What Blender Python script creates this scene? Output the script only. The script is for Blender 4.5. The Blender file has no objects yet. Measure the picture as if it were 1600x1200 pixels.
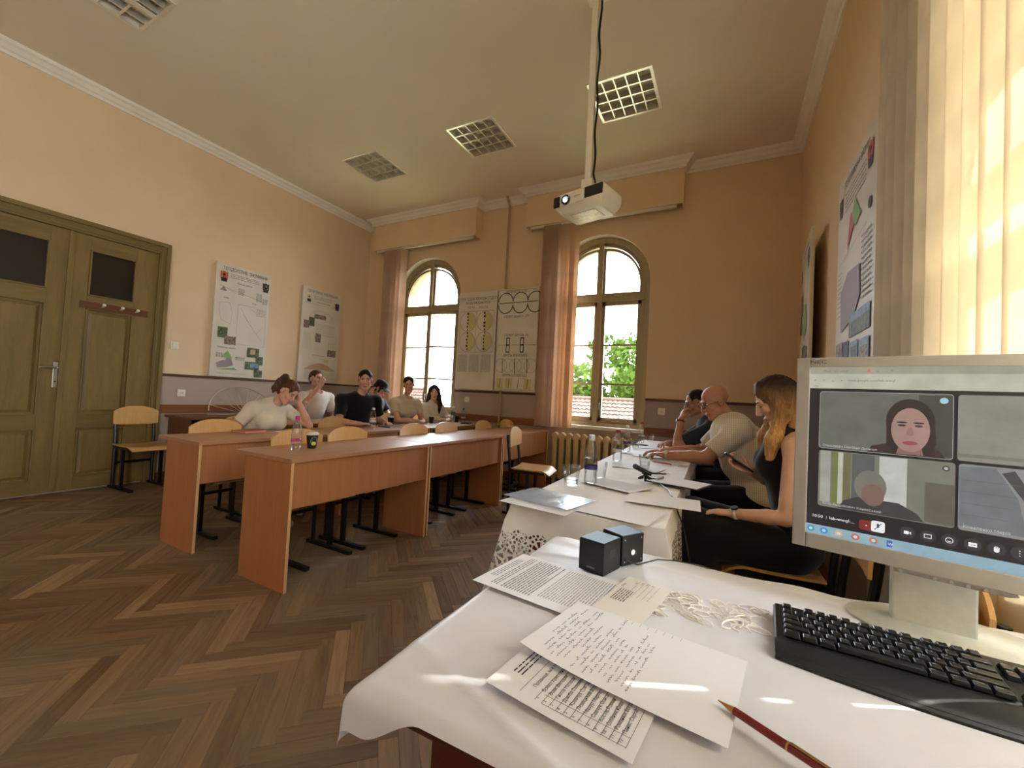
import bpy, bmesh, math, random
import numpy as np
from mathutils import Vector, Matrix, Euler, Quaternion

random.seed(7)
rng = np.random.default_rng(7)
scn = bpy.context.scene
COL = scn.collection
PI = math.pi

# ------------------------------------------------------------------ camera
CAM_H = 1.177
FPX, YAW, PITCH, ROLL = 653.33, 0.478757, 0.0307513, 0.0509863
cy_, sy_ = math.cos(YAW), math.sin(YAW)
cp_, sp_ = math.cos(PITCH), math.sin(PITCH)
FWD = Vector((-sy_ * cp_, cy_ * cp_, sp_))
RGT0 = Vector((cy_, sy_, 0.0))
UP0 = RGT0.cross(FWD)
RGT = math.cos(ROLL) * RGT0 + math.sin(ROLL) * UP0
UPV = -math.sin(ROLL) * RGT0 + math.cos(ROLL) * UP0
CPOS = Vector((0.0, 0.0, CAM_H))
cam_d = bpy.data.cameras.new('camera')
cam_d.sensor_width = 36.0
cam_d.lens = FPX / 1600.0 * 36.0
cam_d.clip_start = 0.02
cam = bpy.data.objects.new('camera', cam_d)
COL.objects.link(cam)
cam.matrix_world = Matrix(((RGT.x, UPV.x, -FWD.x, CPOS.x), (RGT.y, UPV.y, -FWD.y, CPOS.y),
                           (RGT.z, UPV.z, -FWD.z, CPOS.z), (0, 0, 0, 1)))
scn.camera = cam

def pix_ray(x, y):
    return FWD + RGT * ((x - 800) / FPX) - UPV * ((y - 600) / FPX)
def at_z(x, y, z):
    d = pix_ray(x, y); return CPOS + d * ((z - CAM_H) / d.z)
def at_x(x, y, X):
    d = pix_ray(x, y); return CPOS + d * (X / d.x)
def at_y(x, y, Y):
    d = pix_ray(x, y); return CPOS + d * (Y / d.y)
def to_pix(p):
    v = Vector(p) - CPOS
    w = v.dot(FWD)
    return 800 + FPX * v.dot(RGT) / w, 600 - FPX * v.dot(UPV) / w, w

# ------------------------------------------------------------------ world, sun, exposure
world = bpy.data.worlds.new('daylight_sky')
scn.world = world
world.use_nodes = True
wn = world.node_tree.nodes
bg = wn['Background']
bg.inputs[0].default_value = (0.82, 0.89, 1.0, 1)
bg.inputs[1].default_value = 10.0
sun_d = bpy.data.lights.new('sun', 'SUN')
sun_d.energy = 13.0
sun_d.angle = 0.01
sun_d.color = (1.0, 0.95, 0.86)
sun = bpy.data.objects.new('sun', sun_d)
COL.objects.link(sun)
SUN_DIR = Vector((1.0, 0.5, 1.75)).normalized()
sun.rotation_euler = SUN_DIR.to_track_quat('Z', 'Y').to_euler()
sun.location = (6, 8, 9)
scn.view_settings.view_transform = 'Standard'
scn.view_settings.look = 'None'
scn.view_settings.gamma = 1.0
scn.view_settings.use_curve_mapping = False
scn.view_settings.exposure = 1.12
scn.cycles.use_denoising = True
scn.cycles.max_bounces = 10
scn.cycles.diffuse_bounces = 6
scn.cycles.glossy_bounces = 4
scn.cycles.transparent_max_bounces = 16
scn.cycles.sample_clamp_indirect = 8.0
scn.cycles.caustics_reflective = False
scn.cycles.caustics_refractive = False

# ------------------------------------------------------------------ room numbers (metres)
XL, XR, YB, YR, ZC = -5.887, 0.65, 5.45, -3.4, 4.14
FRAME_Y = YB + 0.10          # inner face of the back-wall window frames
SILL, SPRING, WHALF = 0.83, 2.75, 0.67
W1C, W2C = -4.50, -1.60      # centres of the two arched windows
RW = (0.45, 1.88)            # right wall window in y
RW2 = (-2.55, -1.10)

def window_light(name, loc, rot, sx, sy):
    d = bpy.data.lights.new(name, 'AREA')
    d.shape = 'RECTANGLE'; d.size = sx; d.size_y = sy
    d.cycles.is_portal = True
    o = bpy.data.objects.new(name, d); COL.objects.link(o)
    o.location = loc; o.rotation_euler = rot
    return o
for nm, cx in (('sky_portal_a', W1C), ('sky_portal_b', W2C)):
    window_light(nm, (cx, YB + 0.62, 2.12), (PI / 2, 0, PI), 1.34, 2.6).rotation_euler = Vector((0, 1, 0)).to_track_quat('Z', 'Y').to_euler()
for nm, (a, b), pw in (('window_fill_a', (RW[0] + 0.08, 1.10), 36.0), ('window_fill_b', (RW2[0] + 0.08, RW2[1] - 0.08), 85.0)):
    wl_ = window_light(nm, (XR + 0.47, (a + b) / 2, 1.95), (0, 0, 0), b - a, 2.2)  # added fill lamps outside the right windows, boosting the daylight
    wl_.rotation_euler = Vector((1, 0, 0)).to_track_quat('Z', 'Y').to_euler()
    wl_.data.cycles.is_portal = False; wl_.data.energy = pw; wl_.data.color = (0.74, 0.85, 1.0)

# ------------------------------------------------------------------ colour and materials
def lin(c):
    r = []
    for v in c:
        v = v / 255.0
        r.append(v / 12.92 if v <= 0.04045 else ((v + 0.055) / 1.055) ** 2.4)
    return (r[0], r[1], r[2], 1.0)

MATS = {}
class NT:
    def __init__(s, name):
        s.m = bpy.data.materials.new(name); s.m.use_nodes = True
        s.t = s.m.node_tree; s.n = s.t.nodes
        s.b = s.n['Principled BSDF']; s.o = s.n['Material Output']
    def node(s, typ, **kw):
        x = s.n.new(typ)
        for k, v in kw.items():
            if k.startswith('i_'): x.inputs[int(k[2:])].default_value = v
            else: setattr(x, k, v)
        return x
    def link(s, a, b): s.t.links.new(a, b)
    def coord(s, kind='Object', scale=(1, 1, 1), rot=(0, 0, 0)):
        tc = s.node('ShaderNodeTexCoord'); mp = s.node('ShaderNodeMapping')
        mp.inputs['Scale'].default_value = scale; mp.inputs['Rotation'].default_value = rot
        s.link(tc.outputs[kind], mp.inputs[0]); return mp.outputs[0]
    def noise(s, vec, scale, detail=3, rough=0.55, dist=0.0):
        x = s.node('ShaderNodeTexNoise'); x.inputs['Scale'].default_value = scale
        x.inputs['Detail'].default_value = detail; x.inputs['Roughness'].default_value = rough
        x.inputs['Distortion'].default_value = dist
        if vec is not None: s.link(vec, x.inputs[0])
        return x.outputs[0]
    def ramp(s, fac, stops):
        x = s.node('ShaderNodeValToRGB'); e = x.color_ramp.elements
        while len(e) < len(stops): e.new(0.5)
        for el, (p, c) in zip(e, stops):
            el.position = p; el.color = c if len(c) == 4 else (*c, 1)
        s.link(fac, x.inputs[0]); return x.outputs[0]
    def mix(s, fac, a, b, mode='MIX'):
        x = s.node('ShaderNodeMix', data_type='RGBA', blend_type=mode)
        for sock, v in ((x.inputs[0], fac), (x.inputs[6], a), (x.inputs[7], b)):
            if hasattr(v, 'links') or hasattr(v, 'is_linked'): s.link(v, sock)
            else: sock.default_value = v
        return x.outputs[2]
    def math(s, op, a, b=0.0):
        x = s.node('ShaderNodeMath', operation=op)
        for sock, v in ((x.inputs[0], a), (x.inputs[1], b)):
            if hasattr(v, 'is_linked'): s.link(v, sock)
            else: sock.default_value = v
        return x.outputs[0]
    def bump(s, h, strength, dist=0.01):
        x = s.node('ShaderNodeBump'); x.inputs['Strength'].default_value = strength
        x.inputs['Distance'].default_value = dist
        s.link(h, x.inputs['Height']); s.link(x.outputs[0], s.b.inputs['Normal'])

def shade(c, k):
    return tuple(min(255, max(0, v * k)) for v in c)

def mat(name, c, rough=0.6, metal=0.0, var=0.06, vscale=3.0, bump=0.0, bscale=60.0, spec=0.5, coat=0.0, sheen=0.0, emis=0.0, kind='Object', scale=(1, 1, 1)):
    if name in MATS: return MATS[name]
    t = NT(name); b = t.b
    b.inputs['Roughness'].default_value = rough; b.inputs['Metallic'].default_value = metal
    b.inputs['Specular IOR Level'].default_value = spec
    b.inputs['Coat Weight'].default_value = coat; b.inputs['Sheen Weight'].default_value = sheen
    v = t.coord(kind, scale)
    if var > 0:
        n = t.noise(v, vscale)
        t.link(t.ramp(n, [(0.3, lin(shade(c, 1 - var))), (0.7, lin(shade(c, 1 + var)))]), b.inputs['Base Color'])
    else:
        b.inputs['Base Color'].default_value = lin(c)
    if bump > 0: t.bump(t.noise(v, bscale, 4), bump)
    if emis > 0:
        b.inputs['Emission Color'].default_value = lin(c); b.inputs['Emission Strength'].default_value = emis
    MATS[name] = t.m
    return t.m

def wood(name, c1, c2, axis='X', scale=1.0, rough=0.4, grain=1.0, coat=0.0, bump=0.05, stretch=16.0):
    if name in MATS: return MATS[name]
    t = NT(name); s = [stretch * scale] * 3; s['XYZ'.index(axis)] = 1.3 * scale
    v = t.coord('Object', s)
    n1 = t.noise(v, 1.3, 5, 0.6, 0.6); n2 = t.noise(v, 9.0, 2, 0.5)
    f = t.math('ADD', t.math('MULTIPLY', n1, 0.7), t.math('MULTIPLY', n2, 0.3))
    t.link(t.ramp(f, [(0.5 - 0.22 / grain, lin(c2)), (0.5 + 0.2 / grain, lin(c1))]), t.b.inputs['Base Color'])
    t.b.inputs['Roughness'].default_value = rough; t.b.inputs['Coat Weight'].default_value = coat
    if bump: t.bump(f, bump)
    MATS[name] = t.m
    return t.m

def glassy(name, tint=(1, 1, 1), refl=0.08, rough=0.02, coat_tint=None):
    """clear pane / bottle / tumbler wall: straight-through light plus a gloss"""
    if name in MATS: return MATS[name]
    t = NT(name)
    tr = t.node('ShaderNodeBsdfTransparent'); tr.inputs[0].default_value = (*tint, 1)
    gl = t.node('ShaderNodeBsdfGlossy'); gl.inputs['Roughness'].default_value = rough
    lw = t.node('ShaderNodeFresnel'); lw.inputs[0].default_value = 1.45
    f = t.math('ADD', t.math('MULTIPLY', lw.outputs[0], 0.4), refl)
    mx = t.node('ShaderNodeMixShader')
    t.link(f, mx.inputs[0]); t.link(tr.outputs[0], mx.inputs[1]); t.link(gl.outputs[0], mx.inputs[2])
    t.link(mx.outputs[0], t.o.inputs[0])
    t.n.remove(t.b)
    MATS[name] = t.m
    return t.m

# ------------------------------------------------------------------ mesh building
class MB:
    def __init__(s): s.v = []; s.f = []; s.mi = []; s.cur = 0
    def add(s, vs, fs):
        o = len(s.v); s.v += [tuple(p) for p in vs]
        s.f += [tuple(i + o for i in f) for f in fs]; s.mi += [s.cur] * len(fs)
        return s
    def box(s, x0, x1, y0, y1, z0, z1):
        return s.add([(x0, y0, z0), (x1, y0, z0), (x1, y1, z0), (x0, y1, z0), (x0, y0, z1), (x1, y0, z1), (x1, y1, z1), (x0, y1, z1)],
                     [(0, 3, 2, 1), (4, 5, 6, 7), (0, 1, 5, 4), (1, 2, 6, 5), (2, 3, 7, 6), (3, 0, 4, 7)])
    def obox(s, c, size, M):
        """oriented box: centre c, size, 3x3 matrix M"""
        hx, hy, hz = [k / 2 for k in size]
        vs = [Vector(c) + M @ Vector((sx * hx, sy * hy, sz * hz)) for sz in (-1, 1) for sx, sy in ((-1, -1), (1, -1), (1, 1), (-1, 1))]
        return s.add(vs, [(0, 3, 2, 1), (4, 5, 6, 7), (0, 1, 5, 4), (1, 2, 6, 5), (2, 3, 7, 6), (3, 0, 4, 7)])
    def quad(s, a, b, c, d): return s.add([a, b, c, d], [(0, 1, 2, 3)])
    def tube(s, pts, r, n=8, cap=True, closed=False):
        pts = [Vector(p) for p in pts]; m = len(pts)
        rs = r if isinstance(r, (list, tuple)) else [r] * m
        vs, fs = [], []
        t0 = (pts[1] - pts[0]).normalized()
        u = t0.orthogonal().normalized()
        for i, p in enumerate(pts):
            if closed: t = (pts[(i + 1) % m] - pts[i - 1]).normalized()
            else: t = (pts[min(i + 1, m - 1)] - pts[max(i - 1, 0)]).normalized()
            u = (u - t * u.dot(t))
            u = u.normalized() if u.length > 1e-6 else t.orthogonal().normalized()
            w = t.cross(u)
            for k in range(n):
                a = 2 * PI * k / n
                vs.append(p + (u * math.cos(a) + w * math.sin(a)) * rs[i])
        for i in range(m if closed else m - 1):
            j = (i + 1) % m
            for k in range(n):
                l = (k + 1) % n
                fs.append((i * n + k, i * n + l, j * n + l, j * n + k))
        if cap and not closed:
            fs.append(tuple(range(n - 1, -1, -1))); fs.append(tuple((m - 1) * n + k for k in range(n)))
        return s.add(vs, fs)
    def cyl(s, p0, p1, r0, r1=None, n=16, cap=True):
        return s.tube([p0, p1], [r0, r0 if r1 is None else r1], n, cap)
    def lathe(s, prof, n=24, c=(0, 0, 0), capb=True, capt=True):
        vs, fs = [], []
        for r, z in prof:
            for k in range(n):
                a = 2 * PI * k / n
                vs.append((c[0] + r * math.cos(a), c[1] + r * math.sin(a), c[2] + z))
        for i in range(len(prof) - 1):
            for k in range(n):
                l = (k + 1) % n
                fs.append((i * n + k, i * n + l, (i + 1) * n + l, (i + 1) * n + k))
        if capb: fs.append(tuple(range(n - 1, -1, -1)))
        if capt: fs.append(tuple((len(prof) - 1) * n + k for k in range(n)))
        return s.add(vs, fs)
    def prism(s, poly, axis, a, b):
        """poly: 2D points; axis 'X','Y','Z' is the extrusion direction from a to b"""
        def P(p, h):
            if axis == 'X': return (h, p[0], p[1])
            if axis == 'Y': return (p[0], h, p[1])
            return (p[0], p[1], h)
        n = len(poly)
        vs = [P(p, a) for p in poly] + [P(p, b) for p in poly]
        fs = [tuple(range(n - 1, -1, -1)), tuple(range(n, 2 * n))]
        fs += [(i, (i + 1) % n, n + (i + 1) % n, n + i) for i in range(n)]
        return s.add(vs, fs)
    def grid(s, fn, nu, nv, closed_u=False):
        vs = [fn(i / nu, j / nv) for j in range(nv + 1) for i in range(nu + 1)]
        w = nu + 1
        fs = [(j * w + i, j * w + i + 1, (j + 1) * w + i + 1, (j + 1) * w + i) for j in range(nv) for i in range(nu)]
        return s.add(vs, fs)
    def sphere(s, c, r, n=16, m=10):
        rx, ry, rz = r if isinstance(r, (list, tuple)) else (r, r, r)
        vs = [(c[0], c[1], c[2] - rz)]; fs = []
        for j in range(1, m):
            ph = -PI / 2 + PI * j / m
            for k in range(n):
                a = 2 * PI * k / n
                vs.append((c[0] + rx * math.cos(ph) * math.cos(a), c[1] + ry * math.cos(ph) * math.sin(a), c[2] + rz * math.sin(ph)))
        vs.append((c[0], c[1], c[2] + rz)); T = len(vs) - 1
        for k in range(n):
            l = (k + 1) % n
            fs.append((0, 1 + l, 1 + k)); fs.append((T, 1 + (m - 2) * n + k, 1 + (m - 2) * n + l))
            for j in range(m - 2):
                a = 1 + j * n; b = a + n
                fs.append((a + k, a + l, b + l, b + k))
        return s.add(vs, fs)
    def mesh(s, name, mats, smooth=False, bevel=0.0, seg=2, fix=True):
        me = bpy.data.meshes.new(name)
        me.from_pydata(s.v, [], s.f)
        mats = mats if isinstance(mats, (list, tuple)) else [mats]
        for m in mats: me.materials.append(m)
        if len(mats) > 1: me.polygons.foreach_set('material_index', s.mi)
        if bevel > 0 or fix:
            bm = bmesh.new(); bm.from_mesh(me)
            if bevel > 0:
                eds = [e for e in bm.edges if len(e.link_faces) == 2 and e.calc_face_angle(0) > 0.6]
                bmesh.ops.bevel(bm, geom=eds, offset=bevel, segments=seg, affect='EDGES', profile=0.7, clamp_overlap=True)
            bmesh.ops.recalc_face_normals(bm, faces=bm.faces)
            bm.to_mesh(me); bm.free()
        if smooth:
            me.polygons.foreach_set('use_smooth', [True] * len(me.polygons))
            if smooth != 'all':
                me.set_sharp_from_angle(angle=0.7 if smooth is True else smooth)
        me.update()
        return me
    def build(s, name, mats, parent=None, smooth=False, bevel=0.0, seg=2, loc=None, fix=True):
        return place(name, s.mesh(name, mats, smooth, bevel, seg, fix), parent, loc)

def place(name, me, parent=None, loc=None, rot=None):
    o = bpy.data.objects.new(name, me); COL.objects.link(o)
    if parent is not None: o.parent = parent
    if loc is not None: o.location = loc
    if rot is not None: o.rotation_euler = rot
    return o
def tag(o, label=None, cat=None, group=None, kind=None):
    if label: o['label'] = label
    if cat: o['category'] = cat
    if group: o['group'] = group
    if kind: o['kind'] = kind
    return o
def thing(name, label, cat, loc=(0, 0, 0), rz=0.0, group=None):
    o = bpy.data.objects.new(name, None); COL.objects.link(o)
    o.empty_display_size = 0.05
    o.location = loc; o.rotation_euler = (0, 0, rz)
    return tag(o, label, cat, group)
def kids(o):
    return [c for c in COL.objects if c.parent is o]
def dup(root, loc=None, rz=None, label=None, group=None, _p=None):
    c = root.copy(); COL.objects.link(c); c.parent = _p
    if loc is not None: c.location = loc
    if rz is not None: c.rotation_euler = (0, 0, rz)
    if label: c['label'] = label
    if group: c['group'] = group
    for ch in list(root.children): dup(ch, _p=c)
    return c
def struct(o): o['kind'] = 'structure'; return o

GLYPH = {}
def load_glyphs():
    """turn every character used in the scene into a flat mesh once, while the scene is still empty"""
    chars = 'ABCDEFGHIJKLMNOPQRSTUVWXYZabcdefghijklmnopqrstuvwxyz0123456789АБВГҐДЕЄЖЗИІЇЙКЛМНОПРСТУФХЦЧШЩЬЮЯабвгдеєжзиіїйклмнопрстуфхцчшщьюя.,-+=<>^|/*;:~_()[]\\•’\'?'
    made = []
    def mk(t):
        cu = bpy.data.curves.new('glyph', 'FONT'); cu.body = t; cu.size = 1.0; cu.resolution_u = 2
        o = bpy.data.objects.new('glyph', cu); COL.objects.link(o); made.append(o); return o
    pairs = [(c, mk(c), mk('H' + c + 'H')) for c in chars]
    hh, sp_ = mk('HH'), mk('H H')
    dg = bpy.context.evaluated_depsgraph_get()
    def get(o):
        me = bpy.data.meshes.new_from_object(o.evaluated_get(dg))
        r = [tuple(v.co) for v in me.vertices], [tuple(p.vertices) for p in me.polygons]
        bpy.data.meshes.remove(me); return r
    wid = lambda o: max(v[0] for v in get(o)[0])
    w0 = wid(hh); GLYPH[' '] = ([], [], wid(sp_) - w0)
    for c, a, b in pairs:
        vs, fs = get(a); GLYPH[c] = (vs, fs, wid(b) - w0)
    for o in made:
        cu = o.data; bpy.data.objects.remove(o); bpy.data.curves.remove(cu)
load_glyphs()
def text_mesh(txt, size, align='LEFT', bold=0.0):
    """flat lettering in its own XY plane, baseline at the origin"""
    vs, fs, x = [], [], 0.0
    for c in txt:
        v, f, w = GLYPH.get(c, GLYPH['-'])
        o = len(vs); vs += [((p[0] + x) * size, p[1] * size, 0.0) for p in v]; fs += [tuple(i + o for i in q) for q in f]
        x += w
    if align == 'CENTER': vs = [(p[0] - x * size / 2, p[1], p[2]) for p in vs]
    return vs, fs
# ================================================================== materials of the room
def wall_paint():
    t = NT('wall_paint')
    v = t.coord('Object')
    sep = t.node('ShaderNodeSeparateXYZ'); t.link(v, sep.inputs[0])
    n = t.noise(v, 1.3, 3)
    up = t.ramp(n, [(0.3, lin((221, 192, 155))), (0.7, lin((229, 202, 166)))])
    lo = t.ramp(n, [(0.3, lin((170, 150, 138))), (0.7, lin((178, 158, 146)))])
    st = t.math('GREATER_THAN', sep.outputs[2], 1.235)
    t.link(t.mix(st, lo, up), t.b.inputs['Base Color'])
    t.b.inputs['Roughness'].default_value = 0.75
    t.bump(t.noise(v, 90, 4), 0.12, 0.004)
    return t.m
M_WALL = wall_paint()
M_WHITE = mat('white_plaster', (236, 230, 218), 0.8, var=0.02, bump=0.05, bscale=80)
M_CEIL = mat('ceiling_paint', (230, 219, 200), 0.85, var=0.02, vscale=0.8, bump=0.06, bscale=70)
M_PEACH = mat('peach_paint', (228, 200, 163), 0.75, var=0.02, bump=0.08, bscale=90)
M_RAIL = wood('brown_rail_wood', (104, 66, 40), (76, 45, 26), 'Y', 1.0, 0.45)
M_RAILX = wood('brown_rail_wood_x', (104, 66, 40), (76, 45, 26), 'X', 1.0, 0.45)
M_LOW = wood('red_brown_board', (138, 80, 44), (112, 62, 33), 'Y', 1.0, 0.45)
M_LOWX = wood('red_brown_board_x', (138, 80, 44), (112, 62, 33), 'X', 1.0, 0.45)
M_FRAME = wood('grained_window_paint', (170, 152, 116), (146, 128, 94), 'Z', 1.0, 0.4, stretch=22)
M_DOOR = wood('ochre_grained_paint', (132, 108, 56), (109, 87, 42), 'Z', 1.2, 0.55, stretch=12, bump=0.08)
M_DOORX = wood('ochre_grained_paint_x', (129, 105, 54), (106, 84, 40), 'Y', 1.2, 0.55, stretch=12, bump=0.08)
M_DARKGLASS = mat('dark_frosted_glass', (38, 30, 20), 0.35, var=0.1, spec=0.4)
M_PANE = glassy('window_glass', (0.97, 0.99, 0.98), 0.02)
M_BRICK = mat('pale_brick', (205, 180, 130), 0.9, var=0.2, vscale=9)
M_METAL = mat('brushed_metal', (190, 190, 185), 0.3, 1.0, var=0.03)
M_PLASTIC = mat('white_plastic', (232, 226, 212), 0.35, var=0.0)
M_BLACKP = mat('black_plastic', (20, 20, 21), 0.4, var=0.0)

# ================================================================== walls
def arch_pts(uc, h, zs, n=20):
    return [(uc + h * math.cos(a), zs + h * math.sin(a)) for a in [PI * k / n for k in range(n + 1)]]
def holed_wall(name, P, u0, u1, openings, t, material, zt=ZC):
    """P(u, d, z) maps along-wall u, depth d behind the room face, height z"""
    mb = MB()
    for d in (0.0, t):
        us = [u0] + [k for o in openings for k in (o[0] - o[1], o[0] + o[1])] + [u1]
        for i in range(0, len(us), 2):
            mb.quad(P(us[i], d, -0.1), P(us[i + 1], d, -0.1), P(us[i + 1], d, zt), P(us[i], d, zt))
        for uc, h, sill, zs in openings:
            mb.quad(P(uc - h, d, -0.1), P(uc + h, d, -0.1), P(uc + h, d, sill), P(uc - h, d, sill))
            a = arch_pts(uc, h, zs)
            for p, q in zip(a, a[1:]):
                mb.quad(P(p[0], d, p[1]), P(q[0], d, q[1]), P(q[0], d, zt), P(p[0], d, zt))
    mb.quad(P(u0, 0, zt), P(u1, 0, zt), P(u1, t, zt), P(u0, t, zt))
    for e in (u0, u1): mb.quad(P(e, 0, 0), P(e, 0, zt), P(e, t, zt), P(e, t, 0))
    for uc, h, sill, zs in openings:
        ring = [(uc + h, sill)] + arch_pts(uc, h, zs) + [(uc - h, sill)]
        for k, (p, q) in enumerate(zip(ring, ring[1:] + ring[:1])):
            for d0, d1, m in ((0, 0.2, 1), (0.2, t, 2)):
                mb.cur = m
                mb.quad(P(p[0], d0, p[1]), P(q[0], d0, q[1]), P(q[0], d1, q[1]), P(p[0], d1, p[1]))
        mb.cur = 0
    return struct(mb.build(name, [material, M_WHITE, M_BRICK], fix=False))

WT = 0.5
OPEN_B = [(W1C, WHALF, SILL, SPRING), (W2C, WHALF, SILL, SPRING)]
wall_back = holed_wall('wall_back', lambda u, d, z: (u, YB + d, z), XL - 0.3, XR + WT, OPEN_B, WT, M_WALL)
def ow(r): return ((r[0] + r[1]) / 2, (r[1] - r[0]) / 2, 0.83, 2.72)
wall_right = holed_wall('wall_right', lambda u, d, z: (XR + d, u, z), YR - 0.3, YB, [ow(RW2), ow(RW)], WT, M_WALL)
wl = MB(); wl.box(XL - 0.3, XL, YR - 0.3, YB, 0, ZC)
wall_left = struct(wl.build('wall_left', M_WALL))
wr = MB(); wr.box(XL, XR, YR - 0.3, YR, 0, ZC)
wall_rear = struct(wr.build('wall_rear', M_WALL))

# ceiling with square recesses for the louvred lamps
LIGHTS = [(-4.27, 3.97), (-2.62, 3.98), (-0.98, 3.96), (-4.27, 1.27)]
LS = 0.30
c = MB()
xs = sorted({XL - 0.3, XR + WT} | {k for x, y in LIGHTS for k in (x - LS, x + LS)})
ys = sorted({YR - 0.3, YB + WT} | {k for x, y in LIGHTS for k in (y - LS, y + LS)})
for xa, xb in zip(xs, xs[1:]):
    for ya, yb in zip(ys, ys[1:]):
        mx, my = (xa + xb) / 2, (ya + yb) / 2
        if any(abs(mx - x) < LS and abs(my - y) < LS for x, y in LIGHTS): continue
        c.quad((xa, ya, ZC), (xa, yb, ZC), (xb, yb, ZC), (xb, ya, ZC))
c.quad((XL - 0.3, YR - 0.3, ZC + 0.3), (XL - 0.3, YB + WT, ZC + 0.3), (XR + WT, YB + WT, ZC + 0.3), (XR + WT, YR - 0.3, ZC + 0.3))
ceiling = struct(c.build('ceiling', M_CEIL, fix=False))

# ---- cornice runs: profile in (distance from wall, height)
CORN = [(0.0, 4.035), (0.018, 4.035), (0.028, 4.06), (0.045, 4.068), (0.07, 4.10), (0.095, 4.112), (0.105, 4.14), (0.0, 4.14)]
def cornice(name, a, b, nrm, m0=0.0, m1=0.0):
    """a, b: run along the wall in xy; nrm: direction into the room; m0/m1 mitre (+1 outer, -1 inner)"""
    a, b, nrm = Vector((*a, 0)), Vector((*b, 0)), Vector((*nrm, 0))
    t = (b - a).normalized(); mb = MB(); n = len(CORN)
    vs = [a + nrm * d - t * (d * m0) + Vector((0, 0, z)) for d, z in CORN] + [b + nrm * d + t * (d * m1) + Vector((0, 0, z)) for d, z in CORN]
    mb.add(vs, [tuple(range(n)), tuple(range(2 * n - 1, n - 1, -1))] + [(i, (i + 1) % n, n + (i + 1) % n, n + i) for i in range(n)])
    return struct(mb.build(name, M_WHITE))
VY = 5.27                                     # front of the curtain valances
V1 = (-5.60, -3.49); V2 = (-2.64, -0.55); VZ = 3.605
nt = [0]
def tn(): nt[0] += 1; return 'trim_%d' % nt[0]
cornice(tn(), (XL, YR), (XL, YB), (1, 0), 0, -1)
cornice(tn(), (XL, YB), (V1[0], YB), (0, -1), -1, -1)
cornice(tn(), (V1[0], YB), (V1[0], VY), (-1, 0), -1, 1)
cornice(tn(), (V1[0], VY), (V1[1], VY), (0, -1), 1, 1)
cornice(tn(), (V1[1], VY), (V1[1], YB), (1, 0), 1, -1)
cornice(tn(), (V1[1], YB), (V2[0], YB), (0, -1), -1, -1)
cornice(tn(), (V2[0], YB), (V2[0], VY), (-1, 0), -1, 1)
cornice(tn(), (V2[0], VY), (V2[1], VY), (0, -1), 1, 1)
cornice(tn(), (V2[1], VY), (V2[1], YB), (1, 0), 1, -1)
cornice(tn(), (V2[1], YB), (XR, YB), (0, -1), -1, -1)
cornice(tn(), (XR, YB), (XR, YR), (-1, 0), -1, 0)
for v in (V1, V2):
    m = MB()
    m.box(v[0], v[1], VY, VY + 0.02, VZ, 4.10)
    m.box(v[0], v[0] + 0.02, VY + 0.02, YB, VZ, 4.10)
    m.box(v[1] - 0.02, v[1], VY + 0.02, YB, VZ, 4.10)
    struct(m.build(tn(), M_PEACH))
# ---- chair rails and low boards
def run_x(y, x0, x1, z0, z1, th, m):
    mb = MB(); mb.box(x0, x1, y - th, y, z0, z1)
    return struct(mb.build(tn(), m, bevel=0.004))
def run_y(x, y0, y1, z0, z1, th, m):
    mb = MB(); mb.box(min(x, x + th), max(x, x + th), y0, y1, z0, z1)
    return struct(mb.build(tn(), m, bevel=0.004))
run_y(XL, 2.44, YB, 1.215, 1.245, 0.02, M_RAIL)
run_y(XL, 2.44, YB, 0.78, 0.88, 0.022, M_LOW)
for a, b in ((XL + 0.02, W1C - WHALF), (W1C + WHALF, W2C - WHALF), (W2C + WHALF, XR)):
    run_x(YB, a, b, 1.215, 1.245, 0.02, M_RAILX)
    run_x(YB, a, b, 0.78, 0.88, 0.022, M_LOWX)
run_y(XR, RW[1], YB - 0.02, 1.215, 1.245, -0.02, M_RAIL)
run_y(XR, RW[1], YB - 0.022, 0.78, 0.88, -0.022, M_LOW)
def skirt(a):
    mb = MB(); mb.box(*a, 0, 0.09); return mb
for nm, a in (('baseboard_left', (XL, XL + 0.018, 2.44, YB)), ('baseboard_back', (XL + 0.018, XR, YB - 0.018, YB)), ('baseboard_right', (XR - 0.018, XR, YR, YB - 0.018))):
    struct(skirt(a).build(nm, M_LOW if nm != 'baseboard_back' else M_LOWX, bevel=0.003))

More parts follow.
